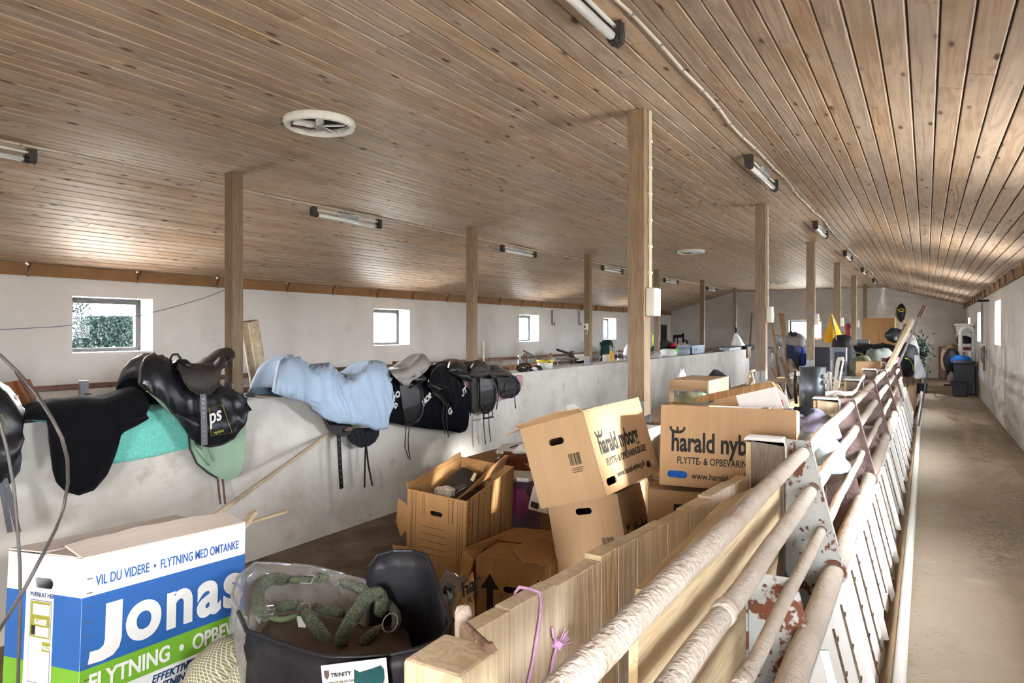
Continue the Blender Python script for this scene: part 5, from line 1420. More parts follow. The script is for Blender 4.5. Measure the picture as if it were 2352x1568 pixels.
# printed card in the front pocket
ca, cb, cdn = W(748, 1528, Z=.462), W(893, 1510, Z=.478), W(746, 1600, Z=.38)
off = Vector((.035, -.05, .03))
ca, cb, cdn = ca + off, cb + off, cdn + off
xd = (cb - ca); wd_ = xd.length; xd = xd.normalized(); yd = Vector((0, 0, 1)); yd = (yd - xd * yd.dot(xd)).normalized(); zd = xd.cross(yd)
hh = .115
cardv = [ca, cb, cb - yd * hh, ca - yd * hh]
cv = cardv + [p + zd * .002 for p in cardv]
card = obj('printed_card', MB().add(cv, [(3, 2, 1, 0), (4, 7, 6, 5)][::-1] + [(0, 1, 5, 4), (1, 2, 6, 5), (2, 3, 7, 6), (3, 0, 4, 7)]), M['white'], bag)
k_ = wd_ / .26
def cardtext(s, x, y, size, mat, **k):
    m = face_m(ca + xd * x * k_ - yd * y + zd * .003 - bag.location, xd, yd)
    return text(bag, s, size * k_, mat, m, **k)
cardtext('TRINITY', .035, .034, .022, M['ink'], sx=1.0, bold=.0003)
cardtext('ULTIMATE 450 OUTDOOR RUG', .012, .052, .011, M['inkthin'])
for i in range(5): cardtext('\u2022 600D Ripstop', .016, .066 + i * .011, .009, M['inkthin'])
obj('card_crest', MB().prism([(0, 0), (.02, 0), (.02, .015), (.01, .026), (0, .015)], .001, lambda x, y, h: ca + xd * (.010 + x) * k_ - yd * (.014 + y) + zd * (.003 + h)), M['strapb'], bag)
rugp = [(.13, .02), (.15, .030), (.20, .024), (.235, .018), (.247, .03), (.246, .055), (.235, .075), (.20, .085), (.16, .082), (.14, .085), (.122, .09), (.124, .06)]
k_ = wd_ / .26
obj('pictured_rug', MB().prism([(x * k_, y) for x, y in rugp], .001, lambda x, y, h: ca + xd * x - yd * y + zd * (.003 + h)), nmat('teal_print', lin(24, 84, 84), bump=0), bag)
# folded brown rug inside
rg = thing('folded_rug', 'brown folded rug packed inside the black vinyl bag', 'rug', (cc.x, cc.y, .15))
for j, (z, s_, dx) in enumerate(((.17, .80, 0), (.25, .78, .02), (.325, .74, -.01))):
    def rf(a, b, z=z, s_=s_, dx=dx):
        th = 2 * math.pi * a
        i = a * n; i0 = int(i) % n; f = i - int(i); p = top[i0].lerp(top[(i0 + 1) % n], f)
        q = math.sin(math.pi * (b * .98 + .01))
        zz = z + .055 * -math.cos(math.pi * b) + .014 * noise.noise(Vector((p.x * 7 * q, p.y * 7 * q, j)))
        return Vector((cc.x + dx + (p.x - cc.x) * s_ * min(1, q * 1.7), cc.y + (p.y - cc.y) * s_ * min(1, q * 1.7), zz))
    obj('layer', MB().grid(rf, 36, 10, True), M['brownrug'], rg, smooth=True)
# halter: padded green straps, webbing, rings and buckles
hl = thing('padded_halter', 'green fleece padded halter with metal rings lying in the bag', 'halter', (cc.x, cc.y, .42))
def pad(pts, r, z, mat='halter', name='padded_strap'):
    P = [W(u, v, Z=z + dz) for u, v, dz in pts]
    # smooth the path
    Q = []
    for a, b in zip(P, P[1:]): Q += [a, a.lerp(b, .5)]
    Q.append(P[-1])
    for _ in range(2): Q = [Q[0]] + [(Q[i - 1] + Q[i] * 2 + Q[i + 1]) / 4 for i in range(1, len(Q) - 1)] + [Q[-1]]
    rs = [r * (.7 if i in (0, len(Q) - 1) else 1 + .08 * math.sin(i * 2.1)) for i in range(len(Q))]
    return obj(name, MB().tube(Q, rs, 10), M[mat], hl, smooth=True)
pad([(660, 1332, 0), (630, 1326, 0), (602, 1335, .01), (590, 1362, .01), (592, 1392, 0), (606, 1412, -.01)], .022, .47)
pad([(665, 1332, 0), (690, 1331, 0), (715, 1332, 0)], .013, .47, 'webbing', 'webbing')
pad([(725, 1328, 0), (742, 1322, .01), (758, 1330, 0)], .019, .47)
pad([(782, 1332, 0), (815, 1342, .0), (850, 1362, -.01), (868, 1372, -.02)], .020, .47)
pad([(778, 1482, -.06), (790, 1450, -.02), (810, 1420, .0), (828, 1390, .02), (846, 1368, .035), (870, 1358, .04), (882, 1375, .01), (870, 1410, -.02)], .025, .45)
pad([(760, 1480, -.08), (735, 1450, -.04), (712, 1420, 0), (698, 1402, .01)], .022, .44)
pad([(720, 1392, 0), (755, 1402, -.01), (790, 1412, -.02)], .018, .43)
pad([(640, 1400, 0), (660, 1386, .01), (686, 1390, 0)], .019, .44)
pad([(688, 1408, 0), (660, 1424, 0), (630, 1422, 0), (606, 1408, 0)], .010, .44, 'webbing', 'webbing')
pad([(880, 1380, 0), (905, 1395, -.01), (915, 1420, -.02), (905, 1445, -.02)], .016, .44)
pad([(830, 1480, -.05), (850, 1455, -.03), (878, 1440, -.02)], .017, .43)
def ring(u, v, z, r, tilt):
    c = W(u, v, Z=z); m = Euler(tilt).to_matrix()
    obj('ring', MB().tube([c + m @ Vector((r * math.cos(a), r * math.sin(a), 0)) for a in [i * math.pi / 8 for i in range(16)]], .0028, 6, closed=True), M['steel'], hl, smooth=True)
ring(768, 1330, .475, .024, (.9, .3, 0)); ring(698, 1396, .45, .022, (.4, .2, 0)); ring(896, 1430, .44, .030, (.9, -.4, .3))
def buckle(u, v, z, a):
    c = W(u, v, Z=z); m = Matrix.Rotation(a, 3, 'Z') @ Matrix.Rotation(.5, 3, 'X')
    P = [c + m @ Vector(q) for q in ((-.02, -.018, 0), (.02, -.018, 0), (.02, .018, 0), (-.02, .018, 0))]
    o = obj('buckle', MB().tube(P, .003, 6, closed=True), M['steel'], hl)
    obj('prong', MB().tube([c + m @ Vector((-.02, 0, .002)), c + m @ Vector((.024, 0, .004))], .002, 5), M['steel'], o)
buckle(706, 1330, .49, .4); buckle(614, 1402, .46, .9)
for u, v in ((678, 1332), (622, 1410), (637, 1416)):
    obj('eyelet', MB().lathe([(.006, 0), (.006, .002), (.003, .002)], W(u, v, Z=.486 if v < 1350 else .452), 8), M['steel'], hl)
obj('care_label', MB().strip([W(690, 1415, Z=.44), W(694, 1440, Z=.42)], (.025, .01, 0), .001, (0, -1, 0)), M['white'], hl)
# checked blanket mound under the bag
def mound(a, b):
    th = 2 * math.pi * a
    rx, ry = .74, .55
    r = b
    prof = 1 - max(0, (r - .72) / .28) ** 1.6
    base = Vector((-1.62 + rx * r * math.cos(th), 1.42 + ry * r * math.sin(th), 0))
    z = ZP + (.10 - ZP) * prof + .03 * noise.noise(Vector((base.x * 4, base.y * 4, 2))) * (1 if prof > .2 else .2)
    return Vector((base.x, base.y, z))
bl = thing('checked_blanket', 'olive checked ripstop blanket heaped under the bag', 'blanket', (-1.62, 1.42, ZP))
obj('heap', MB().grid(mound, 56, 16, True), M['check'], bl, smooth=True)
for pts in ([(440, 1620, .26), (480, 1565, .30), (525, 1515, .34), (560, 1478, .36)], [(520, 1620, .24), (555, 1570, .28), (590, 1540, .30), (630, 1530, .28)], [(560, 1640, .22), (590, 1580, .26), (640, 1560, .24)]):
    P = [W(u, v, Z=z) for u, v, z in pts]
    obj('rolled_fold', MB().tube(P, [.05, .085, .08, .05][:len(P)], 14), M['check'], bl, smooth=True)
# ================================================================== CLUTTER FARTHER DOWN THE BARN
def bx(name, label, cat, u0, v0, u1, v1, Y, dep, mat, zb=None, bevel=.006, grp=None, top_only=False):
    a, b = W(u0, v0, Y=Y), W(u1, v1, Y=Y)
    z0 = b.z if zb is None else zb
    t = thing(name, label, cat, ((a.x + b.x) / 2, Y, z0), group=grp)
    o = obj('body', MB().bb((a.x, Y, z0), (b.x, Y + dep, a.z)), mat, t, bevel=bevel)
    return t, a.x, b.x, z0, a.z
def table(label, x0, x1, y0, y1, z):
    t = thing('trestle_table', label, 'table', ((x0 + x1) / 2, (y0 + y1) / 2, ZP), group='long trestle tables under the clutter')
    n = max(2, round((x1 - x0) / .2))
    for i in range(n):
        w = (x1 - x0) / n
        obj('plank', MB().bb((x0 + i * w + .004, y0, z - .03), (x0 + (i + 1) * w - .004, y1, z)), M['lumbery'], t)
    for x in (x0 + .06, x1 - .06):
        for y in (y0 + .2, (y0 + y1) / 2, y1 - .2):
            obj('leg', MB().bb((x - .03, y - .03, ZP), (x + .03, y + .03, z - .03)), M['oldwood'], t)
TZ = .60
table('plank table under the steel drum and white chair frames', -1.36, -.70, 7.0, 11.0, TZ)
table('plank table under the televisions and backpack', -2.2, -.70, 11.4, 14.65, TZ)
table('plank table under the grey television with a dark screen', -2.2, -.70, 15.02, 18.25, TZ)
table('low plank table behind the partition under the blue crates', -6.0, -5.26, 12.4, 18.6, .30)
Z1 = TZ + .002
# steel drum
c = W(1866, 930, Y=7.5); zt = W(1866, 842, Y=7.5).z
t = thing('steel_drum', 'perforated steel washing drum with white clips behind the plastic sheet', 'drum', (c.x, c.y, Z1))
M['drum'] = nmat('brushed_drum', lin(120, 128, 136), var=.25, scale=2, stretch=(14, 14, .4), rough=.35, metal=.7, bump=.3, bscale=120)
obj('shell', MB().lathe([(.10, 0), (.125, .01), (.128, zt - Z1), (.12, zt - Z1), (.118, .02)], (c.x, c.y, Z1), 28), M['drum'], t, smooth=True)
for dx, dz in ((-.12, -.07), (.12, -.08), (.125, -.14)):
    obj('clip', MB().box((c.x + dx, c.y - .05, zt + dz), (.05, .03, .045)), M['whiteplastic'], t, bevel=.006)
obj('side_bow', MB().tube([(c.x - .15, c.y - .02, zt - .05), (c.x - .17, c.y - .02, zt - .2), (c.x - .15, c.y - .02, zt - .38)], .016, 8), M['blackplastic'], t, smooth=True)
obj('side_bow', MB().tube([(c.x + .16, c.y - .02, zt - .05), (c.x + .17, c.y - .02, zt - .2), (c.x + .15, c.y - .02, zt - .36)], .012, 8), M['whiteplastic'], t, smooth=True)
# white plastic frame (folding chair part)
def bow(label, pts, Y, r, mat, name='chair_frame'):
    return tag(obj(name, MB().tube([W(u, v, Y=Y) for u, v in pts], r, 8, closed=True), mat, smooth=True), label, 'chair frame', 'white plastic chair frames')
t = thing('folding_chair', 'white plastic chair frame standing upright beyond the steel drum', 'chair frame', W(1920, 898, Y=8.5), group='white plastic chair frames')
fo = [W(u, v, Y=8.5) for u, v in ((1912, 900), (1927, 892), (1939, 826), (1936, 819), (1924, 820), (1920, 830))]
fi = [W(u, v, Y=8.5) for u, v in ((1927, 872), (1935, 828), (1930, 827), (1922, 872))]
obj('back', MB().prism([[(p.x, p.z) for p in fo], [(p.x, p.z) for p in fi]], .03, lambda x, z, h: Vector((x, 8.5 + h, z))), M['whiteplastic'], t, bevel=.006)
obj('foot', MB().bb((fo[0].x, 8.5, Z1), (fo[0].x + .04, 8.53, fo[0].z + .02)), M['whiteplastic'], t)
t = thing('folding_chair', 'narrow white plastic chair frame right beside the steel drum', 'chair frame', W(1900, 900, Y=8.0), group='white plastic chair frames')
obj('bow', MB().tube([W(u, v, Y=8.0) for u, v in ((1896, 925), (1898, 870), (1903, 853), (1907, 856), (1904, 880), (1900, 925))], .012, 8), M['whiteplastic'], t, smooth=True)
# black tray and cartons on the table
bx('black_tray', 'black plastic tray with crumpled film beyond the white chair frame', 'tray', 1938, 872, 1972, 892, 8.9, .4, M['blackplastic'], Z1)
tag(obj('black_film', MB().blob(W(1945, 868, Y=9.0), (.36, .3, .05), 3, .4, 3), M['film'], smooth=True), 'crumpled clear film over the black tray', 'film')
t, x0, x1, z0, z1 = bx('red_print_carton', 'brown carton with a red printed label on the far heap', 'box', 1966, 832, 2022, 872, 10.5, .45, M['kraft'], Z1, bevel=0)
o = obj('red_label', MB().bb((x0 + .10, 10.498, z1 - .155), (x1 - .03, 10.4995, z1 - .09)), nmat('red_label', lin(206, 60, 50), bump=0), t)
text(t, 'JYSK', .05, M['kraft'], Matrix.Translation(Vector((x0 + .13, 10.4965, z1 - .14)) - t.location) @ Matrix.Rotation(math.pi / 2, 4, 'X'))
for i, f in enumerate((.0, .06)):
    obj('flap', MB().bb((x0, 10.5 + f, z1 + .001), (x1, 10.5 + .22 + f, z1 + .006 + i * .006)), M['kraft'], t)
# backpack
t = thing('backpack', 'olive green backpack slumped beside the brown cupboard heap', 'backpack', W(1975, 852, Y=12))
bp_ = W(1978, 835, Y=12.2)
M['olivecloth'] = nmat('olive_cloth', lin(112, 116, 90), var=.15, rough=.9)
obj('body', MB().blob((bp_.x, bp_.y, Z1 + .20), (.36, .28, .42), 2, .15, 2, flat=.9), M['olivecloth'], t, smooth=True)
obj('pocket', MB().blob((bp_.x + .04, bp_.y - .14, Z1 + .15), (.24, .10, .24), 4, .1), M['sage'], t, smooth=True)
obj('strap', MB().tube([(bp_.x - .12, bp_.y - .08, Z1 + .36), (bp_.x - .1, bp_.y - .12, Z1 + .46), (bp_.x + .02, bp_.y - .12, Z1 + .44), (bp_.x + .08, bp_.y - .12, Z1 + .30)], .012, 6), M['olivecloth'], t)
# televisions
def tv(label, u0, v0, u1, v1, Y, cm, sm, dep, grp='old televisions'):
    t, x0, x1, z0, z1 = bx('television', label, 'television', u0, v0, u1, v1, Y, .08, cm, Z1, bevel=.02, grp=grp)
    m = .13 * (x1 - x0)
    obj('screen', MB().bb((x0 + m, Y - .006, z0 + .28 * (z1 - z0)), (x1 - m, Y + .002, z1 - .14 * (z1 - z0))), sm, t, bevel=.01)
    vs = [(x0 + .02, Y + .07, z0 + .02), (x1 - .02, Y + .07, z0 + .02), (x1 - .02, Y + .07, z1 - .02), (x0 + .02, Y + .07, z1 - .02)]
    c = Vector(((x0 + x1) / 2, Y + dep, (z0 + z1) / 2)); w2 = [c + (Vector(p) - c) * .55 for p in vs]
    w2 = [Vector((p.x, Y + dep, p.z)) for p in w2]
    obj('tube_housing', MB().add([Vector(p) for p in vs] + w2, [(0, 1, 5, 4), (1, 2, 6, 5), (2, 3, 7, 6), (3, 0, 4, 7), (4, 5, 6, 7)]), cm, t)
M['greyplastic'] = nmat('grey_plastic', lin(150, 158, 170), var=.06, rough=.5)
M['screen'] = nmat('dark_screen', lin(44, 50, 60), var=.1, rough=.15, bump=0)
M['bluegrey'] = nmat('blue_grey_casing', lin(74, 82, 98), var=.1, rough=.45)
tv('dark blue-grey television with its back turned, under the end window', 1868, 797, 1908, 830, 12.8, M['bluegrey'], M['bluegrey'], .5)
tv('light grey-blue appliance casing right of the post with blue string', 1912, 797, 1945, 862, 12.2, M['greyplastic'], M['bluegrey'], .4)
tv('grey television with a dark screen in front of the brown cupboard', 1966, 779, 1997, 806, 16.5, M['greyplastic'], M['screen'], .45)
# clothes on the middle table
def heap(name, label, cat, u, v, Y, d, mat, seed, amp=.3, zb=None, grp=None):
    p = W(u, v, Y=Y)
    mb = MB().blob(p, d, seed, amp, 2.5)
    return tag(obj(name, mb, mat, smooth=True), label, cat, grp)
M['navycloth'] = nmat('navy_cloth', lin(46, 56, 84), var=.2, rough=.85)
M['greycloth'] = nmat('grey_cloth', lin(150, 146, 146), var=.15, rough=.9)
M['blackcloth'] = nmat('black_cloth', lin(32, 33, 38), var=.3, rough=.6)
t = thing('coat', 'navy coat hung with a grey blanket beside the leaning laths', 'coat', W(1825, 830, Y=13))
obj('body', MB().blob(W(1822, 800, Y=13), (.26, .22, .62), 3, .25), M['navycloth'], t, smooth=True)
obj('blanket', MB().blob(W(1826, 783, Y=13), (.36, .26, .28), 6, .4), M['greycloth'], t, smooth=True)
obj('leg', MB().blob(W(1832, 826, Y=13), (.10, .1, .42), 4, .2), M['blackcloth'], t, smooth=True)
heap('blue_bundle', 'small blue bundle hanging beside the navy coat', 'cloth', 1842, 822, 13.1, (.14, .14, .4), nmat('blue_cloth', lin(40, 70, 150), var=.2, rough=.8), 8)
heap('red_black_toolbag', 'black and red tool bag on top of the grey appliance', 'bag', 1934, 787, 12.4, (.30, .25, .26), nmat('black_red_bag', lin(46, 42, 46), var=.3, rough=.7, spots=[(lin(150, 40, 36), 6, .58, .03)]), 5)
heap('dark_bundle', 'dark bundle between the post and the grey appliance', 'cloth', 1945, 830, 13.6, (.3, .25, .7), M['blackcloth'], 9)
heap('black_plastic_sheet', 'glossy black plastic sheet heaped before the brown cupboard', 'plastic sheet', 2008, 806, 15.6, (.95, .5, .30), nmat('glossy_black_film', lin(26, 27, 31), var=.2, rough=.16), 12, .4)
heap('glass_jars_bag', 'pale bag of glass and paper below the black plastic sheet', 'bag', 2022, 828, 14.0, (.5, .4, .46), nmat('pale_glassy', lin(140, 148, 142), var=.2, rough=.35), 14, .35)
heap('red_cloth', 'dark red cloth on the heap beside the leaning board', 'cloth', 2052, 828, 13.0, (.2, .2, .16), nmat('dark_red', lin(120, 30, 36), var=.2), 15)
t = thing('black_bag', 'black sports bag with lime piping heaped by the fence', 'bag', W(2090, 830, Y=14.5))
obj('body', MB().blob(W(2085, 828, Y=14.6), (.42, .5, .62), 21, .3), M['blackcloth'], t, smooth=True)
obj('lime_piping', MB().tube([W(u, v, Y=14.28) for u, v in ((2078, 822), (2090, 826), (2097, 838), (2098, 852))], .010, 6), M['lime'], t)
heap('white_bag', 'crumpled white bag behind the black sports bag', 'bag', 2098, 818, 15.4, (.2, .2, .7), M['whiteplastic'], 22)
t = thing('grey_tarpaulin', 'grey tarpaulin hanging over the far end of the fence', 'tarpaulin', W(2112, 850, Y=14))
obj('sheet', MB().grid(lambda a, b: W(2100 + 10 * a + 22 * b * a, 815 + 55 * b, Y=14.0 + .3 * a + .03 * math.sin(b * 9 + a * 5)), 12, 14), nmat('tarpaulin', lin(96, 93, 96), var=.15, rough=.5), t, smooth=True, solid=.006)
t = thing('dark_plant', 'dark green artificial plant at the end wall', 'plant', W(2115, 828, Y=18))
rr = random.Random(5)
mb = MB()
pc = W(2115, 806, Y=18)
for i in range(420):
    p = pc + Vector((rr.gauss(0, .11), rr.gauss(0, .1), rr.gauss(0, .16)))
    m = Euler((rr.uniform(0, 6), rr.uniform(0, 6), rr.uniform(0, 6))).to_matrix()
    mb.add([p + m @ Vector(q) * .05 for q in ((-1, 0, 0), (0, -.35, .1), (1, 0, 0), (0, .35, .1))], [(0, 1, 2, 3)])
o = obj('leaves', mb, nmat('dark_green_leaf', lin(36, 54, 40), var=.3), t); o['kind'] = 'stuff'
obj('stem', MB().tube([(pc.x, pc.y, 0), (pc.x, pc.y, pc.z)], .02, 6), M['bark'], t)
obj('pot', MB().lathe([(.10, 0), (.14, .22), (.12, .22)], (pc.x, pc.y, .0), 14), M['blackplastic'], t)
pc2 = pc
# brown cupboard against the end wall
t, x0, x1, z0, z1 = bx('cupboard', 'brown wooden cupboard with two doors by the end wall', 'cupboard', 1979, 731, 2056, 812, 20.9, .45, M['hardboard2'] if 'hardboard2' in M else nmat('oak_veneer', lin(176, 132, 84), var=.1, scale=4, stretch=(4, 1, 1), rough=.5), ZP + .002)
mid = (x0 + x1) / 2
for s_, a, b in ((0, x0 + .01, mid - .004), (1, mid + .004, x1 - .01)):
    d = obj('door', MB().bb((a, 20.882, z0 + .05), (b, 20.899, z1 - .03)), nmat('oak_veneer_door', lin(180, 136, 88), var=.1, scale=4, stretch=(4, 1, 1), rough=.5), t)
    obj('knob', MB().lathe([(.015, 0), (.02, .02), (.01, .03)], (mid + (-.05 if s_ == 0 else .05), 20.882, W(2018, 794, Y=20.9).z), 10, Matrix.Rotation(math.pi / 2, 3, 'X')), M['steel'], d)
tag(obj('brown_board', MB().bb(W(2090, 758, Y=21.2), W(2101, 830, Y=21.2) + Vector((0, .03, -1.2))), M['hardboard']), 'narrow dark brown board leaning right of the ladder', 'board')
# wooden step ladder
t = thing('step_ladder', 'pale wooden step ladder with a black bag hung on it', 'ladder', W(2070, 800, Y=16))
for u0, u1 in ((2056, 2060), (2078, 2082)):
    obj('stile', MB().bar(W(u0, 704, Y=16), W(u1, 1010, Y=15.6), .045, .03), M['lumber'], t)
for v in (707, 740, 762, 788):
    obj('tread', MB().bar(W(2057, v, Y=15.98), W(2080, v, Y=15.98), .07, .03), M['lumber'], t)
for u in (2060, 2084): obj('prop', MB().bar(W(u, 706, Y=16.1), W(u + 4, 1000, Y=16.7), .03, .03), M['lumber'], t)
heap('black_rucksack', 'black rucksack hung at the top of the step ladder', 'bag', 2070, 718, 15.9, (.17, .16, .36), M['blackcloth'], 31, .15)
tag(obj('coiled_rope', MB().tube([W(2070 + 7 * math.cos(a), 712 + 3 * math.sin(a), Y=15.8) for a in [i * .7 for i in range(9)]], .008, 5, closed=True), nmat('yellow_cord', lin(200, 180, 60))), 'yellow cord coiled round the rucksack on the ladder', 'cord')
heap('black_white_bag', 'black and white bags hung on the step ladder', 'bag', 2056, 770, 15.7, (.35, .2, .28), nmat('black_white', lin(50, 50, 54), var=.3, rough=.5, spots=[(lin(220, 220, 224), 5, .56, .05)]), 33)
heap('white_foil_bag', 'shiny white bag beside the ladder foot', 'bag', 2090, 778, 15.6, (.16, .16, .26), M['whiteplastic'], 34)
# leaning boards against the fence
def pole(name, label, cat, u0, v0, Y0, u1, v1, Y1, w, h, mat, grp=None, rnd=False):
    a, b = W(u0, v0, Y=Y0), W(u1, v1, Y=Y1)
    mb = MB().tube([a, b], w, 8) if rnd else MB().bar(a, b, w, h)
    return tag(obj(name, mb, mat), label, cat, grp)
a, b = W(2096, 734, Y=10.9), W(2040, 848, Y=10.2)
pole('leaning_board', 'long pale board leaning across the far fence', 'board', 2095, 735, 10.9, 2038, 850, 10.2, .045, .07, M['lumbery'], 'poles leaning on the far fence')
t = thing('broom_stick', 'thin pole with a brown end leaning beside the pale board', 'pole', W(2070, 830, Y=11), group='poles leaning on the far fence')
obj('shaft', MB().tube([W(2112, 727, Y=11.3), W(2062, 840, Y=10.6)], .016, 8), M['greycloth'], t)
obj('grip', MB().tube([W(2123, 704, Y=11.4), W(2111, 729, Y=11.3)], .03, 8), M['oldwood'], t)
pole('leaning_board', 'dark lath leaning close behind the pale board', 'board', 2080, 745, 11.3, 2044, 838, 10.8, .04, .03, M['oldwood'], 'poles leaning on the far fence')
tag(obj('grey_rod', MB().tube([W(2133, 840, Y=11.5), (-.09, 11.2, .06)], .012, 8), M['strapg']), 'short grey rod sticking up beside the trough at the far end', 'rod')
tag(obj('wooden_crate', MB().bb((-.44, 14.3, -.28), (-.16, 15.6, .56)), M['oldwood'], bevel=.004), 'dark wooden crate below the black sports bag at the fence end', 'crate')
# bent cable ducts on the second fence post
t = thing('cable_ducts', 'bundle of bent white cable ducts on the second fence post', 'ducts', W(1930, 905, Y=5.0))
for i in range(4):
    dy = .018 * i
    P = [W(u, v + i * 2.2, Y=4.95 + dy) for u, v in ((1896, 902), (1920, 899), (1942, 902), (1958, 901), (1968, 893), (1974, 880), (1979, 868), (1986, 862))]
    obj('duct', MB().strip(P, (0, .016, 0), .008, (0, 0, 1)), M['whiteplastic'], t)
tag(obj('copper_wire', MB().tube([W(u, v, Y=5.2) for u, v in ((1960, 898), (1985, 897), (2008, 900))], .003, 5), M['pipebrown']), 'thin copper wire tied round the bent ducts', 'wire')
# plastic film, lavender cloth and helmet behind the big open box
t = thing('plastic_film', 'clear plastic film draped behind the big open box', 'film', W(1830, 950, Y=4.4))
def film(a, b):
    u = 1783 + 22 * (1 - b) * (1 - a) + 110 * a * (.15 + .85 * b) + 10 * math.sin(b * 7) * .3
    v = 868 + 150 * b + 55 * a * (1 - b) + 8 * noise.noise(Vector((a * 5, b * 5, 1)))
    return W(u, v, Y=4.3 + .12 * noise.noise(Vector((a * 4, b * 4, 7))) + .1 * a)
obj('sheet', MB().grid(film, 26, 26), M['film'], t, smooth=True)
heap('lavender_cloth', 'pale lavender cloth under the clear film', 'cloth', 1862, 1005, 4.55, (.34, .26, .34), nmat('lavender', lin(150, 146, 166), var=.1, rough=.9), 41, .3)
heap('dark_wool', 'dark woolly bundle under the clear film', 'cloth', 1850, 965, 4.62, (.26, .2, .16), M['blackcloth'], 42, .4)
tag(obj('support_carton', MB().bb((-1.15, 4.38, ZP), (-.68, 4.85, .62)), M['kraft2']), 'carton carrying the lavender cloth and film', 'box')
t = thing('white_helmet', 'pale glossy riding helmet behind the second rail', 'helmet', W(1880, 1045, Y=4.0))
hc = W(1876, 1040, Y=4.0)
obj('shell', MB().lathe([(.125, -.03), (.13, 0), (.12, .05), (.085, .085), (.04, .102), (0, .106)], hc, 20, Euler((.2, .2, 0)).to_matrix(), sx=1.1), nmat('pale_blue_gloss', lin(160, 174, 178), var=.03, rough=.2, coat=.5), t, smooth=True)
obj('peak', MB().lathe([(.15, 0), (.15, .008)], hc + Vector((.02, -.03, -.035)), 18, Euler((.2, .2, 0)).to_matrix()), nmat('pale_blue_peak', lin(170, 190, 196), rough=.3), t)
tag(obj('support_carton', MB().bb((-.95, 3.86, ZP), (-.55, 4.18, hc.z - .075)), M['kraft2']), 'carton holding up the pale helmet', 'box')
# veneered speaker box on the low wall
a, b = W(1537, 871, Y=4.80), W(1625, 935, Y=4.80)
t = thing('veneer_box', 'small wood veneered cabinet standing behind the big open box', 'cabinet', ((a.x + b.x) / 2, 4.9, PZ + .02))
M['veneer'] = wood_mat('striped_veneer', lin(150, 108, 62), lin(200, 160, 108), axis=0, knots=False, rings=7)
obj('carcass', MB().bb((a.x, 4.80, PZ + .02), (b.x, 5.35, a.z)), M['veneer'], t, bevel=.003)
obj('side_panel', MB().bb((b.x + .001, 4.80, PZ + .02), (b.x + .012, 5.35, a.z)), M['lumbery'], t)
heap('white_bag', 'crumpled white carrier bag behind the veneered cabinet', 'bag', 1566, 884, 5.45, (.07, .15, .24), M['whiteplastic'], 51, .5)
heap('black_bag', 'black bag with white edge just behind the veneered cabinet', 'bag', 1648, 888, 5.5, (.18, .2, .24), M['blackcloth'], 52, .4)
# laths and planks leaning at the end of the partition
for i, (u0, v0, u1, v1, Y, w, lb) in enumerate(((1772, 733, 1789, 866, 14.0, .045, 'pair of brown laths leaning right of the second post'), (1792, 720, 1812, 870, 14.5, .06, 'tallest brown laths leaning near the end window'), (1799, 721, 1806, 850, 14.7, .04, 'grey lath leaning among the brown laths'),
        (1772, 846, 1786, 885, 9.5, .04, 'short brown plank leaning at the foot of the laths'), (1792, 822, 1812, 876, 11.0, .06, 'thick brown round pole at the foot of the laths'), (1814, 826, 1832, 858, 12.0, .05, 'short lath leaning to one side under the navy coat'))):
    a, b = W(u0, v0, Y=Y + .5), W(u1, v1, Y=Y - .2)
    b = a + (b - a) * ((a.z - ZP - .03) / (a.z - b.z))
    tag(obj('leaning_lath', MB().bar(a, b, w, .04), M['oldwood']), lb, 'lath', 'laths leaning by the partition end')
t = thing('wooden_trestle', 'pale wooden trestle leaning left of the second post', 'trestle', W(1720, 888, Y=9))
for p, q in (((1714, 890), (1724, 852)), ((1724, 852), (1733, 850)), ((1726, 856), (1731, 880)), ((1722, 885), (1732, 872))):
    obj('bar', MB().bar(W(*p, Y=7.4), W(*q, Y=7.45), .025, .02), M['lumber'], t)
pole('end_lath', 'single brown lath standing against the end wall beyond the grey crate', 'lath', 1727, 718, 23.7, 1722, 800, 23.6, .08, .04, M['oldwood'])
t = thing('brass_tap', 'pipes and tap on the far end of the partition', 'tap', W(1775, 803, Y=20))
obj('pipe', MB().tube([W(u, v, Y=20) for u, v in ((1762, 800), (1770, 798), (1778, 800), (1790, 797))], .03, 8), M['steel'], t)
obj('spout', MB().tube([W(u, v, Y=19.95) for u, v in ((1768, 800), (1770, 806), (1778, 808), (1782, 812))], .03, 8), M['steel'], t)
obj('standpipe', MB().tube([W(1775, 800, Y=20.02), (W(1775, 800, Y=20.02).x, 20.02, ZP)], .03, 8), M['galv'], t)
obj('valve', MB().blob(W(1788, 782, Y=20), (.35, .2, .35), 3, .2), M['galv'], t, smooth=True)
# yellow bag, red fender and cords on the posts
yb = W(1912, 755, X=-1.40)
t = thing('yellow_bag', 'bright yellow carrier bag hanging from a post', 'bag', W(1912, 787, X=-1.40))
M['yellow'] = nmat('yellow_plastic', lin(236, 178, 40), var=.12, scale=5, rough=.4, bump=.3, bscale=9)
def ybag(a, b):
    th = 2 * math.pi * a
    w = (.10 + .90 * min(1, b * 1.25) ** 1.1) * (1 - .18 * max(0, b - .8) / .2)
    p = W(1912 - 2 + 3 * math.sin(b * 3), 722 + 65 * b, X=-1.36)
    return p + Vector((.15 * w * math.sin(th), .26 * w * math.cos(th), 0)) * (1 + .12 * noise.noise(Vector((math.cos(th) * 2, math.sin(th) * 2, b * 4))))
obj('sack', MB().grid(ybag, 22, 14, True), M['yellow'], t, smooth=True)
obj('handle', MB().tube([W(u, v, X=-1.25) for u, v in ((1911, 728), (1914, 745), (1918, 765), (1921, 780))], .009, 6), M['greycloth'], t)
t = thing('red_fender', 'dark pink rubber boot-like fender hanging left of the fifth post', 'fender', W(1947, 774, Y=18.6))
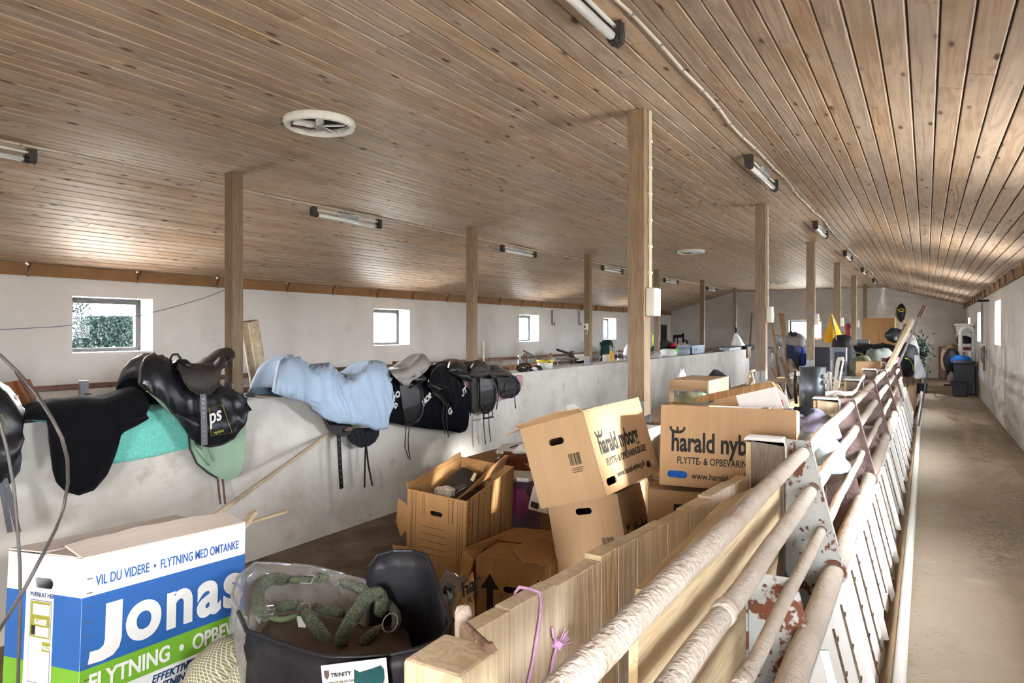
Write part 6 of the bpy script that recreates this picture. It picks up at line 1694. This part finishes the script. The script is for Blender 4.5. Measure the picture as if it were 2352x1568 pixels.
obj('body', MB().blob(W(1948, 760, Y=18.6), (.17, .16, .40), 4, .2), nmat('faded_red_rubber', lin(176, 80, 84), var=.2, rough=.4), t, smooth=True)
obj('cord', MB().tube([W(u, v, Y=18.6) for u, v in ((1950, 742), (1952, 732), (1955, 730))], .01, 5), M['conduit'], t)
tag(obj('blue_string', MB().tube([(-1.5 - .062, 11.21 - .062, 1.68), (-1.5 + .062, 11.21 - .062, 1.675), (-1.5 + .062, 11.21 + .062, 1.68), (-1.5 - .062, 11.21 + .062, 1.68)], .006, 5, closed=True), nmat('blue_twine', lin(110, 140, 180))), 'blue string tied round the third aisle-side post', 'string', 'strings on posts')
tag(obj('white_string', MB().tube([W(u, v, Y=17) for u, v in ((1886, 745), (1892, 748), (1900, 744), (1906, 738))], .012, 5), M['conduit']), 'white cord sagging from the end window to the yellow bag', 'string')
tag(obj('orange_toy', MB().blob((-2.98, YE + .12, 1.16), (.12, .08, .07), 2), nmat('orange_red', lin(226, 84, 40)), smooth=True), 'small orange thing on the end window sill', 'toy')

# ------------------------------------------------------------------ aisle end: bins, shelf, gate, coats
t = thing('wheelie_bin', 'tall dark grey wheelie bin standing at the right wall', 'bin', (.70, 18.1, 0))
a, b = W(2193, 905, Y=17.9), W(2236, 905, Y=17.9)
def taper(x0, x1, y0, y1, z0, z1, k):
    cx, cy = (x0 + x1) / 2, (y0 + y1) / 2
    lo = [(x0, y0), (x1, y0), (x1, y1), (x0, y1)]
    vs = [Vector((cx + (x - cx) * k, cy + (y - cy) * k, z0)) for x, y in lo] + [Vector((x, y, z1)) for x, y in lo]
    return MB().add(vs, [(0, 3, 2, 1), (4, 5, 6, 7), (0, 1, 5, 4), (1, 2, 6, 5), (2, 3, 7, 6), (3, 0, 4, 7)])
zt = W(2210, 835, Y=17.9).z
M['bingrey'] = nmat('bin_grey', lin(62, 62, 66), var=.1, rough=.5)
obj('body', taper(.52, .91, 17.9, 18.4, .02, zt, .82), M['bingrey'], t, bevel=.015)
obj('lid', MB().bb((.50, 17.86, zt), (.93, 18.42, zt + .05)), M['bingrey'], t, bevel=.015)
for x in (.58, .85): obj('wheel', MB().lathe([(.09, -.02), (.09, .02)], (x, 18.38, .09), 14, Matrix.Rotation(math.pi / 2, 3, 'Y')), M['blackplastic'], t)
t = thing('black_crate', 'low black plastic crate in front of the wheelie bin', 'crate', (.67, 17.5, 0))
zc = W(2205, 885, Y=17.4).z
obj('body', taper(W(2186, 900, Y=17.4).x, W(2224, 900, Y=17.4).x, 17.4, 17.75, .001, max(zc, .28), .9), M['blackplastic'], t, bevel=.01)
obj('rim', MB().bb((W(2184, 900, Y=17.4).x, 17.38, max(zc, .28) - .03), (W(2226, 900, Y=17.4).x, 17.77, max(zc, .28) + .004)), M['blackplastic'], t, bevel=.006)
tag(obj('dark_case', MB().bb((.93, 18.0, 0), (XR - .002, 18.6, .62)), M['blackplastic']), 'narrow black case between the bin and the right wall', 'case')
# white shelf rack with arch
t = thing('white_rack', 'white arched plastic rack behind the wheelie bin', 'rack', (.72, 19.2, 0))
def pz(u, v): return W(u, v, Y=19.1)
arch = [pz(2206, 832), pz(2206, 762)] + [pz(2221 - 15 * math.cos(a), 762 - 12 * math.sin(a)) for a in [i * math.pi / 8 for i in range(9)]] + [pz(2236, 762), pz(2236, 832)]
arch = [Vector((arch[0].x, 19.1, 0))] + arch + [Vector((arch[-1].x, 19.1, 0))]
obj('arch', MB().tube(arch, .045, 8), M['whiteplastic'], t, smooth=True)
for v in (768, 806, 845):
    z = pz(2220, v).z
    obj('shelf', MB().bb((arch[0].x - .1, 19.05, z - .02), (arch[-1].x + .02, 19.5, z)), M['whiteplastic'], t)
for x in (arch[0].x, arch[-1].x): obj('rear_leg', MB().tube([(x, 19.5, 0), (x, 19.5, pz(2220, 768).z)], .03, 8), M['whiteplastic'], t)
zt = pz(2220, 768).z + .002
t = thing('white_tub', 'translucent white storage tub on top of the arched rack', 'tub', (.7, 19.25, zt))
obj('body', taper(pz(2196, 750).x, pz(2236, 750).x, 19.12, 19.5, zt, pz(2220, 747).z, .85), nmat('milky_plastic', lin(206, 210, 214), var=.05, rough=.4), t, bevel=.01)
obj('lid', MB().bb((pz(2193, 750).x, 19.1, pz(2220, 747).z), (pz(2238, 750).x, 19.53, pz(2220, 743).z)), M['whiteplastic'], t, bevel=.008)
z8 = pz(2220, 806).z + .002
for i, u in enumerate((2216, 2226)):
    t = thing('jar', ['white jar with a red label on the rack, left one', 'white jar with a red label on the rack, right one'][i], 'jar', (pz(u, 806).x, 19.2, z8), group='jars on the rack')
    obj('body', MB().lathe([(.05, 0), (.05, .15), (.04, .17)], (pz(u, 806).x, 19.2, z8), 12), M['whiteplastic'], t, smooth=True)
    obj('label', MB().lathe([(.051, .02), (.051, .09)], (pz(u, 806).x, 19.2, z8), 12), nmat('red_jar_label', lin(150, 60, 70)), t)
heap('black_folders', 'black things on the middle shelf of the rack', 'folders', 2215, 783, 19.4, (.34, .2, .24), M['blackcloth'], 61)
heap('bright_blue_bag', 'bright blue bag between the rack and the wheelie bin', 'bag', 2205, 828, 18.8, (.42, .3, .24), nmat('bright_blue', lin(30, 110, 200), var=.15, rough=.6), 62)
heap('black_suitcase', 'black soft case left of the blue bag', 'case', 2186, 828, 19.0, (.34, .4, .60), M['blackcloth'], 63, .12)
t = thing('fur_coats', 'tan and black coats hung in front of the brown gate', 'coat', W(2175, 850, Y=19.5))
obj('fur', MB().blob(W(2187, 802, Y=19.5), (.34, .25, .24), 6, .4, 3), nmat('tan_fur', lin(150, 122, 92), var=.4, scale=14, rough=.95), t, smooth=True)
obj('tan_coat', MB().blob(W(2172, 825, Y=19.5), (.22, .25, .52), 7, .25), nmat('tan_cloth', lin(190, 160, 128), var=.12), t, smooth=True)
obj('dark_coat', MB().blob(W(2180, 838, Y=19.4), (.18, .2, .5), 8, .25), M['blackcloth'], t, smooth=True)
heap('white_grey_sack', 'small white sack on the floor left of the wheelie bin', 'sack', 2186, 868, 18.9, (.16, .2, .3), M['greycloth'], 64)
t = thing('iron_gate', 'dark brown iron gate standing against the end wall', 'gate', W(2170, 862, Y=23.6))
g0, g1 = W(2158, 796, Y=23.6), W(2190, 796, Y=23.6)
fr = [g0, g1, Vector((g1.x, 23.6, .02)), Vector((g0.x, 23.6, .02))]
obj('frame', MB().tube(fr, .03, 6, closed=True), M['pipebrown'], t)
for i in range(1, 6):
    x = g0.x + (g1.x - g0.x) * i / 6
    obj('bar', MB().tube([(x, 23.6, .02), (x, 23.6, g0.z)], .014, 6), M['pipebrown'], t)
tag(obj('black_glove', MB().blob((W(2176, 884, Z=.02).x, W(2176, 884, Z=.02).y, .02), (.18, .14, .05), 3), M['blackcloth'], smooth=True), 'small black glove lying on the aisle floor near the bin', 'glove')
t = thing('wall_conduit', 'grey conduit and bracket on the right wall by the far windows', 'conduit', (XR - .03, 16.4, 1.2))
obj('pipe', MB().tube([(XR - .03, 16.4, 1.15), (XR - .03, 16.4, 2.06)], .02, 6), M['galv'], t)
obj('bracket', MB().bb((XR - .16, 15.0, 1.93), (XR, 15.06, 1.97)), M['frame'], t)
t = thing('wall_tool', 'brown handled brush hanging on the right wall beside the bin', 'brush', (XR - .05, 15.6, .7))
obj('handle', MB().tube([(XR - .04, 15.6, .65), (XR - .04, 15.6, 1.12)], .02, 6), M['oldwood'], t)
obj('head', MB().blob((XR - .06, 15.6, .95), (.08, .2, .3), 3), M['greycloth'], t, smooth=True)

# ------------------------------------------------------------------ things on and behind the far part of the partition
def onwall(u, X=XC): return W(u, 800, X=X).y
y = onwall(1252)
t = thing('paint_bucket', 'white bucket with a dirty yellow rim on the partition', 'bucket', (XC, y, PZ))
zt = W(1250, 828, X=XC).z
r_ = .13
obj('body', MB().lathe([(r_ * .85, 0), (r_, zt - PZ), (r_ * .94, zt - PZ), (r_ * .8, .02)], (XC, y, PZ), 20), nmat('dirty_white_plastic', lin(214, 212, 206), var=.08, rough=.6, spots=[(lin(120, 110, 100), 12, .66, .05)]), t, smooth=True)
obj('rim', MB().lathe([(r_ * 1.04, zt - PZ - .03), (r_ * 1.06, zt - PZ + .015), (r_ * .95, zt - PZ + .015), (r_ * .93, zt - PZ - .03)], (XC, y, PZ), 20), nmat('yellow_rim', lin(216, 196, 70), var=.2, rough=.6, spots=[(lin(110, 100, 60), 9, .56, .05)]), t, smooth=True)
obj('handle', MB().tube([(XC + r_ * math.cos(a) * .4 + .1, y + r_ * 1.02 * math.cos(a), zt - .03 - .12 * math.sin(a)) for a in [i * math.pi / 8 for i in range(9)]], .004, 5), M['steel'], t)
tag(obj('long_beam', MB().bb((-5.30, onwall(1262, -5.3), PZ - .30), (-5.24, onwall(1352, -5.3), W(1300, 836, X=-5.3).z)), M['post']), 'long grey beam lying along the partition behind the bucket', 'beam')
tag(obj('brown_plank', MB().bb((-5.60, onwall(1130, -5.6), ZP), (-5.50, onwall(1225, -5.6), W(1180, 838, X=-5.55).z)), M['hardboard']), 'reddish brown plank behind the bridle', 'plank')
pole('broom_stick', 'thin pale broom stick standing behind the post past the saddles', 'stick', 1110, 783, 7.7, 1112, 860, 7.7, .012, .012, M['lumber'], None, True)
tag(obj('leaning_tube', MB().tube([W(1202, 805, X=-5.9), W(1240, 825, X=-5.9), W(1202, 805, X=-5.9).lerp(W(1262, 838, X=-5.9), 4.2)], .018, 8), M['strapg']), 'thin grey tube leaning over the wooden fence post', 'tube')
tag(obj('short_wood', MB().bar(W(1266, 812, X=XC), W(1254, 838, X=XC), .05, .03), M['oldwood']), 'short piece of wood sticking out of the bucket', 'wood')
# bicycle handlebar behind the partition
t = thing('bicycle', 'old bicycle handlebar and frame behind the partition wall', 'bicycle', (-5.7, 10.2, ZP))
obj('handlebar', MB().tube([W(u, v, X=-5.6) for u, v in ((1280, 803), (1293, 807), (1308, 812), (1318, 820), (1324, 832), (1327, 840))], .022, 8), M['blackplastic'], t, smooth=True)
obj('top_tube', MB().tube([W(u, v, X=-5.6) for u, v in ((1278, 824), (1300, 823), (1328, 824))], .02, 8), M['steel'], t)
for q in ((1327, 840), (1290, 824)):
    p = W(*q, X=-5.6); obj('frame_tube', MB().tube([p, (p.x, p.y + .1, ZP + .3)], .02, 8), M['strapg'], t)
for dy in (-.1, .95):
    c = Vector((-5.6, W(1300, 824, X=-5.6).y + dy, ZP + .33))
    obj('wheel', MB().tube([c + Vector((0, .31 * math.cos(a), .31 * math.sin(a))) for a in [i * math.pi / 12 for i in range(24)]], .02, 6, closed=True), M['blackplastic'], t)
# stacked white plastic chairs behind the third post
cy = W(1355, 820, X=-5.75).y
def chair(k):
    z = ZP + k * .13
    t = thing('plastic_chair', 'cream plastic garden chair in the stack behind the partition, %s from the top' % ['sixth', 'fifth', 'fourth', 'third', 'second', 'first'][k], 'chair', (-5.75, cy, z), group='stacked garden chairs')
    y0, y1 = cy - .28, cy + .28
    obj('seat', MB().bb((-5.97, y0 + .04, z + .42), (-5.55, y1 - .04, z + .445)), M['creamplastic'], t, bevel=.01)
    obj('arm_bow', MB().tube([(-5.5, y0, z + .1), (-5.5, y0, z + .62), (-5.54, y0 + .05, z + .66), (-5.54, y1 - .05, z + .66), (-5.5, y1, z + .62), (-5.5, y1, z + .1)], .02, 8), M['creamplastic'], t, smooth=True)
    obj('backrest', MB().bb((-6.0, y0 + .05, z + .44), (-5.97, y1 - .05, z + .82)), M['creamplastic'], t, bevel=.01)
    for x in (-5.5, -5.98):
        for y in (y0, y1): obj('leg', MB().bar((x, y, z), (x, y * .97 + cy * .03, z + .44), .04, .04), M['creamplastic'], t)
for k in range(6): chair(k)
t = thing('garden_umbrella', 'dark green and white garden parasol folded beside the chairs', 'parasol', (-5.7, W(1392, 820, X=-5.7).y, ZP))
uc = W(1392, 790, X=-5.7)
M['greencloth'] = nmat('dark_green_cloth', lin(24, 56, 48), var=.25, rough=.8)
obj('canopy', MB().blob((uc.x, uc.y, uc.z - .12), (.28, .45, .42), 5, .35, 2.5), M['greencloth'], t, smooth=True)
obj('canopy_lower', MB().blob((uc.x, uc.y - .1, uc.z - .5), (.26, .34, .6), 6, .3, 2.5), M['greencloth'], t, smooth=True)
for a in range(5):
    obj('white_seam', MB().tube([uc + Vector((.16, -.16 + a * .08, -.02 - .04 * (a % 2))), uc + Vector((.17, -.18 + a * .10, -.22 - .03 * (a % 3)))], .008, 5), M['whiteplastic'], t)
obj('pole', MB().tube([(uc.x, uc.y, ZP), (uc.x, uc.y, uc.z)], .02, 8), M['whiteplastic'], t)
tag(obj('spirit_level', MB().bb((-5.20, W(1402, 820, X=-5.18).y, PZ + .002), (-5.16, W(1409, 820, X=-5.18).y, W(1405, 806, X=-5.18).z)), nmat('level_yellow', lin(226, 176, 50), rough=.5)), 'yellow spirit level standing by the folded parasol', 'level')
tag(obj('white_board', MB().bb((-5.32, W(1386, 820, X=-5.3).y, .302), (-5.30, W(1402, 820, X=-5.3).y, W(1395, 814, X=-5.3).z)), M['whiteplastic']), 'white board between parasol and spirit level', 'board')
t = thing('bicycle', 'bicycle saddle and seat post showing above the partition', 'bicycle', (-5.6, W(1420, 820, X=-5.6).y, ZP))
sc_ = W(1420, 817, X=-5.6)
obj('saddle', MB().blob(sc_, (.16, .42, .09), 3, .15), M['leather'], t, smooth=True)
obj('seat_post', MB().tube([sc_, sc_ + Vector((0, -.1, -.4)), sc_ + Vector((0, -.14, -.9))], .018, 8), M['steel'], t)
obj('frame_tube', MB().tube([sc_ + Vector((0, .1, -.15)), sc_ + Vector((0, -.02, -.9))], .022, 8), nmat('pink_paint', lin(214, 90, 140)), t)
for dy in (-.5, .5):
    c = Vector((-5.6, sc_.y + dy, ZP + .34))
    obj('wheel', MB().tube([c + Vector((0, .33 * math.cos(a), .33 * math.sin(a))) for a in [i * math.pi / 12 for i in range(24)]], .018, 6, closed=True), M['blackplastic'], t)
heap('white_ball', 'white and pale blue ball peeping out left of the nearest tall post', 'ball', 1449, 812, W(1449, 812, X=-5.45).y, (.30, .46, .46), nmat('pale_ball', lin(216, 224, 232), var=.1, rough=.4), 71, .03)
y5 = W(1495, 808, X=XC).y
heap('crumpled_film', 'crumpled clear and pink film on the partition right of the nearest tall post', 'film', 1505, 818, y5 + .3, (.26, .5, .20), nmat('greyish_film', lin(176, 168, 164), var=.2, rough=.3), 72, .4)
t = thing('lime_bottle', 'lime topped dark bottle left of the fourth far post', 'bottle', (-5.4, W(1500, 800, X=-5.4).y, .5))
q = W(1501, 800, X=-5.4)
obj('body', MB().lathe([(.07, .302 - q.z), (.07, 0), (.03, .06)], q, 12), M['greencloth'], t, smooth=True)
obj('cap', MB().lathe([(.03, .06), (.028, .3), (.0, .32)], q, 10), nmat('lime_plastic', lin(190, 226, 90)), t, smooth=True)
# pans, green cup, blue and grey crates
for i, (u, lb) in enumerate(((1534, 'white enamel basin on the partition before the blue crate'), (1565, 'grey basin on the partition beside the lime green cup'))):
    y = W(u, 815, X=XC).y
    tag(obj('basin', MB().lathe([(.10, 0), (.19, .02), (.20, .08), (.18, .14), (.12, .17), (0, .18)], (XC, y, PZ), 20), [M['whiteplastic'], M['greyplastic']][i], smooth=True), lb, 'basin', 'upturned basins')
y = W(1550, 815, X=-4.92).y
t = thing('green_cup', 'bright lime green cup leaning on the partition between the basins', 'cup', (-4.92, y, PZ))
obj('cup', MB().lathe([(.03, .0), (.045, .16), (.038, .16), (.025, .01)], (-4.90, y, PZ + .01), 14, Matrix.Rotation(-.3, 3, 'X')), nmat('lime_green', lin(126, 220, 60), rough=.35), t, smooth=True)
obj('saucer', MB().lathe([(.07, 0), (.08, .012), (.05, .014)], (-4.90, y + .16, PZ), 14), nmat('lime_green2', lin(126, 220, 60), rough=.35), t)
def crate(label, u0, v0, u1, v1, X, dep, mat, zb):
    a, b = W(u0, v0, X=X), W(u1, v0, X=X)
    y0, y1, zt = a.y, b.y, a.z
    t = thing('plastic_crate', label, 'crate', (X, (y0 + y1) / 2, zb), group='plastic crates')
    mb = MB()
    mb.bb((X - .02, y0, zb), (X, y1, zt)); mb.bb((X - dep, y0, zb), (X - dep + .02, y1, zt)); mb.bb((X - dep, y0, zb), (X, y0 + .03, zt)); mb.bb((X - dep, y1 - .03, zb), (X, y1, zt)); mb.bb((X - dep, y0, zb), (X, y1, zb + .02))
    obj('body', mb, mat, t)
    obj('rim', MB().bb((X - .01, y0 - .01, zt - .03), (X + .012, y1 + .01, zt)), mat, t)
    obj('grip_slot', MB().bb((X - .002, y0 + (y1 - y0) * .25, zt - .12), (X + .004, y0 + (y1 - y0) * .45, zt - .08)), M['frame'], t)
    for i in range(6):
        yy = y0 + (y1 - y0) * (i + .5) / 6
        obj('rib', MB().bb((X, yy - .01, zb), (X + .008, yy + .01, zt - .03)), mat, t)
M['cratebluegrey'] = nmat('blue_grey_plastic', lin(144, 160, 186), var=.06, rough=.5)
M['crateblue'] = nmat('blue_plastic', lin(44, 88, 150), var=.1, rough=.5)
crate('blue-grey plastic crate on the partition behind the grey basin', 1588, 794, 1618, 814, XC + .14, .36, M['cratebluegrey'], PZ)
crate('blue plastic crate lying low behind the enamel basin', 1517, 805, 1552, 820, -5.45, .4, M['crateblue'], .302)
crate('second blue plastic crate touching the blue-grey one', 1554, 803, 1586, 818, -5.45, .4, M['crateblue'], .302)
heap('dark_clothes', 'black clothes heaped over the blue crates', 'clothes', 1528, 797, W(1528, 797, X=-5.7).y, (.3, 1.1, .35), M['blackcloth'], 81, .25)
heap('beige_rag', 'beige rag on the blue crates', 'cloth', 1569, 797, W(1569, 797, X=-5.65).y, (.3, .8, .22), M['carpet'], 82, .3)
heap('red_flowers', 'red artificial flowers by the blue crates', 'flowers', 1547, 794, W(1547, 794, X=-5.5).y, (.14, .35, .16), nmat('red_petals', lin(190, 60, 66), var=.3, scale=20), 83, .6)
# dark old chair by the end wall
t = thing('wooden_chair', 'dark carved wooden chair near the far corner', 'chair', (-6.9, 22.0, ZP))
yq = 22.0
def cp(u, v): return W(u, v, Y=yq)
for u in (1548, 1569): obj('back_post', MB().bar(cp(u, 772 if u < 1560 else 765), Vector((cp(u, 800).x, yq, ZP)), .05, .05), M['barkdark'] if 'barkdark' in M else M['frame'], t)
obj('top_rail', MB().bar(cp(1547, 773), cp(1570, 771), .05, .10), M['frame'], t)
obj('splat', MB().bar(cp(1556, 773), cp(1557, 800), .05, .02), M['frame'], t)
obj('seat', MB().bb((cp(1547, 800).x, yq - .45, ZP + .44), (cp(1571, 800).x + .0, yq, ZP + .48)), M['frame'], t)
for x in (cp(1548, 800).x, cp(1569, 800).x): obj('leg', MB().bb((x - .02, yq - .43, ZP), (x + .02, yq - .39, ZP + .44)), M['frame'], t)
obj('armrest', MB().tube([cp(1571, 781), cp(1578, 783), cp(1579, 795)], .03, 6), M['frame'], t)
# white sack and boxes at the partition end
t = thing('white_sack', 'white cloth bag hung on the dark post near the end wall', 'sack', (-5.0, 22.3, PZ))
def sack(a, b):
    th = 2 * math.pi * a; w = .05 + .26 * b ** .8
    p = W(1690 + 6 * b, 765 + 28 * b, X=-4.95)
    return p + Vector((.6 * w * math.sin(th), w * math.cos(th), 0)) * (1 + .15 * noise.noise(Vector((math.cos(th) * 2, math.sin(th) * 2, b * 3))))
obj('cloth', MB().grid(sack, 18, 10, True), M['whiteplastic'], t, smooth=True)
obj('tie', MB().tube([W(1690, 768, X=-4.95), W(1691, 756, X=-4.97), W(1688, 750, X=-5.0)], .03, 6), M['blackcloth'], t)
def wbox(name, label, cat, u0, u1, v0, mat, dep=.3, X=XC + .15):
    y0, y1 = W(u0, 805, X=X).y, W(u1, 805, X=X).y
    t = thing(name, label, cat, (X, (y0 + y1) / 2, PZ))
    obj('body', MB().bb((X - dep, y0, PZ + .001), (X, y1, W((u0 + u1) / 2, v0, X=X).z)), mat, t, bevel=.006)
    return t
t = wbox('white_carton', 'small pale blue-white carton near the end of the partition', 'box', 1676, 1702, 798, M['greyplastic'])
t = wbox('black_laptop', 'flat black case on the partition left of the pale carton', 'case', 1661, 1675, 805, M['blackplastic'])
t = wbox('flat_board', 'flat brown board lying on the partition', 'board', 1640, 1658, 809, M['oldwood'])
heap('black_roll', 'black rolled cloth at the end of the partition', 'cloth', 1718, 798, W(1718, 798, X=XC).y - .2, (.3, 1.2, .2), M['blackcloth'], 91, .3)
tag(obj('timber_offcut', MB().bb((-4.835, 22.2, .55), (-4.80, 22.7, PZ + .06)), M['oldwood']), 'brown timber offcut hung over the partition end', 'offcut')
# far doorway strip in the left wall corner
t = bpy.data.objects.new('door_1', None); C.objects.link(t); t.location = (XL + .01, 22.9, ZP); struct(t)
obj('door_leaf', MB().bb((XL + .002, 22.4, ZP), (XL + .03, 23.4, 1.62)), M['frame'], t)
obj('painted_light_gap', MB().bb((XL + .031, 22.62, ZP + .2), (XL + .036, 22.72, 1.60)), M['whiteplastic'], t)  # solid white strip, its colour stands in for daylight at the door

# ------------------------------------------------------------------ lettering becomes plain meshes
bpy.context.view_layer.update()
_dg = bpy.context.evaluated_depsgraph_get()
for o, parent, m, mat in TEXTS:
    me = bpy.data.meshes.new_from_object(o.evaluated_get(_dg))
    me.materials.clear(); me.materials.append(mat)
    n = bpy.data.objects.new('lettering', me); C.objects.link(n)
    n.parent = parent; n.matrix_basis = m
    cu = o.data
    bpy.data.objects.remove(o); bpy.data.curves.remove(cu)
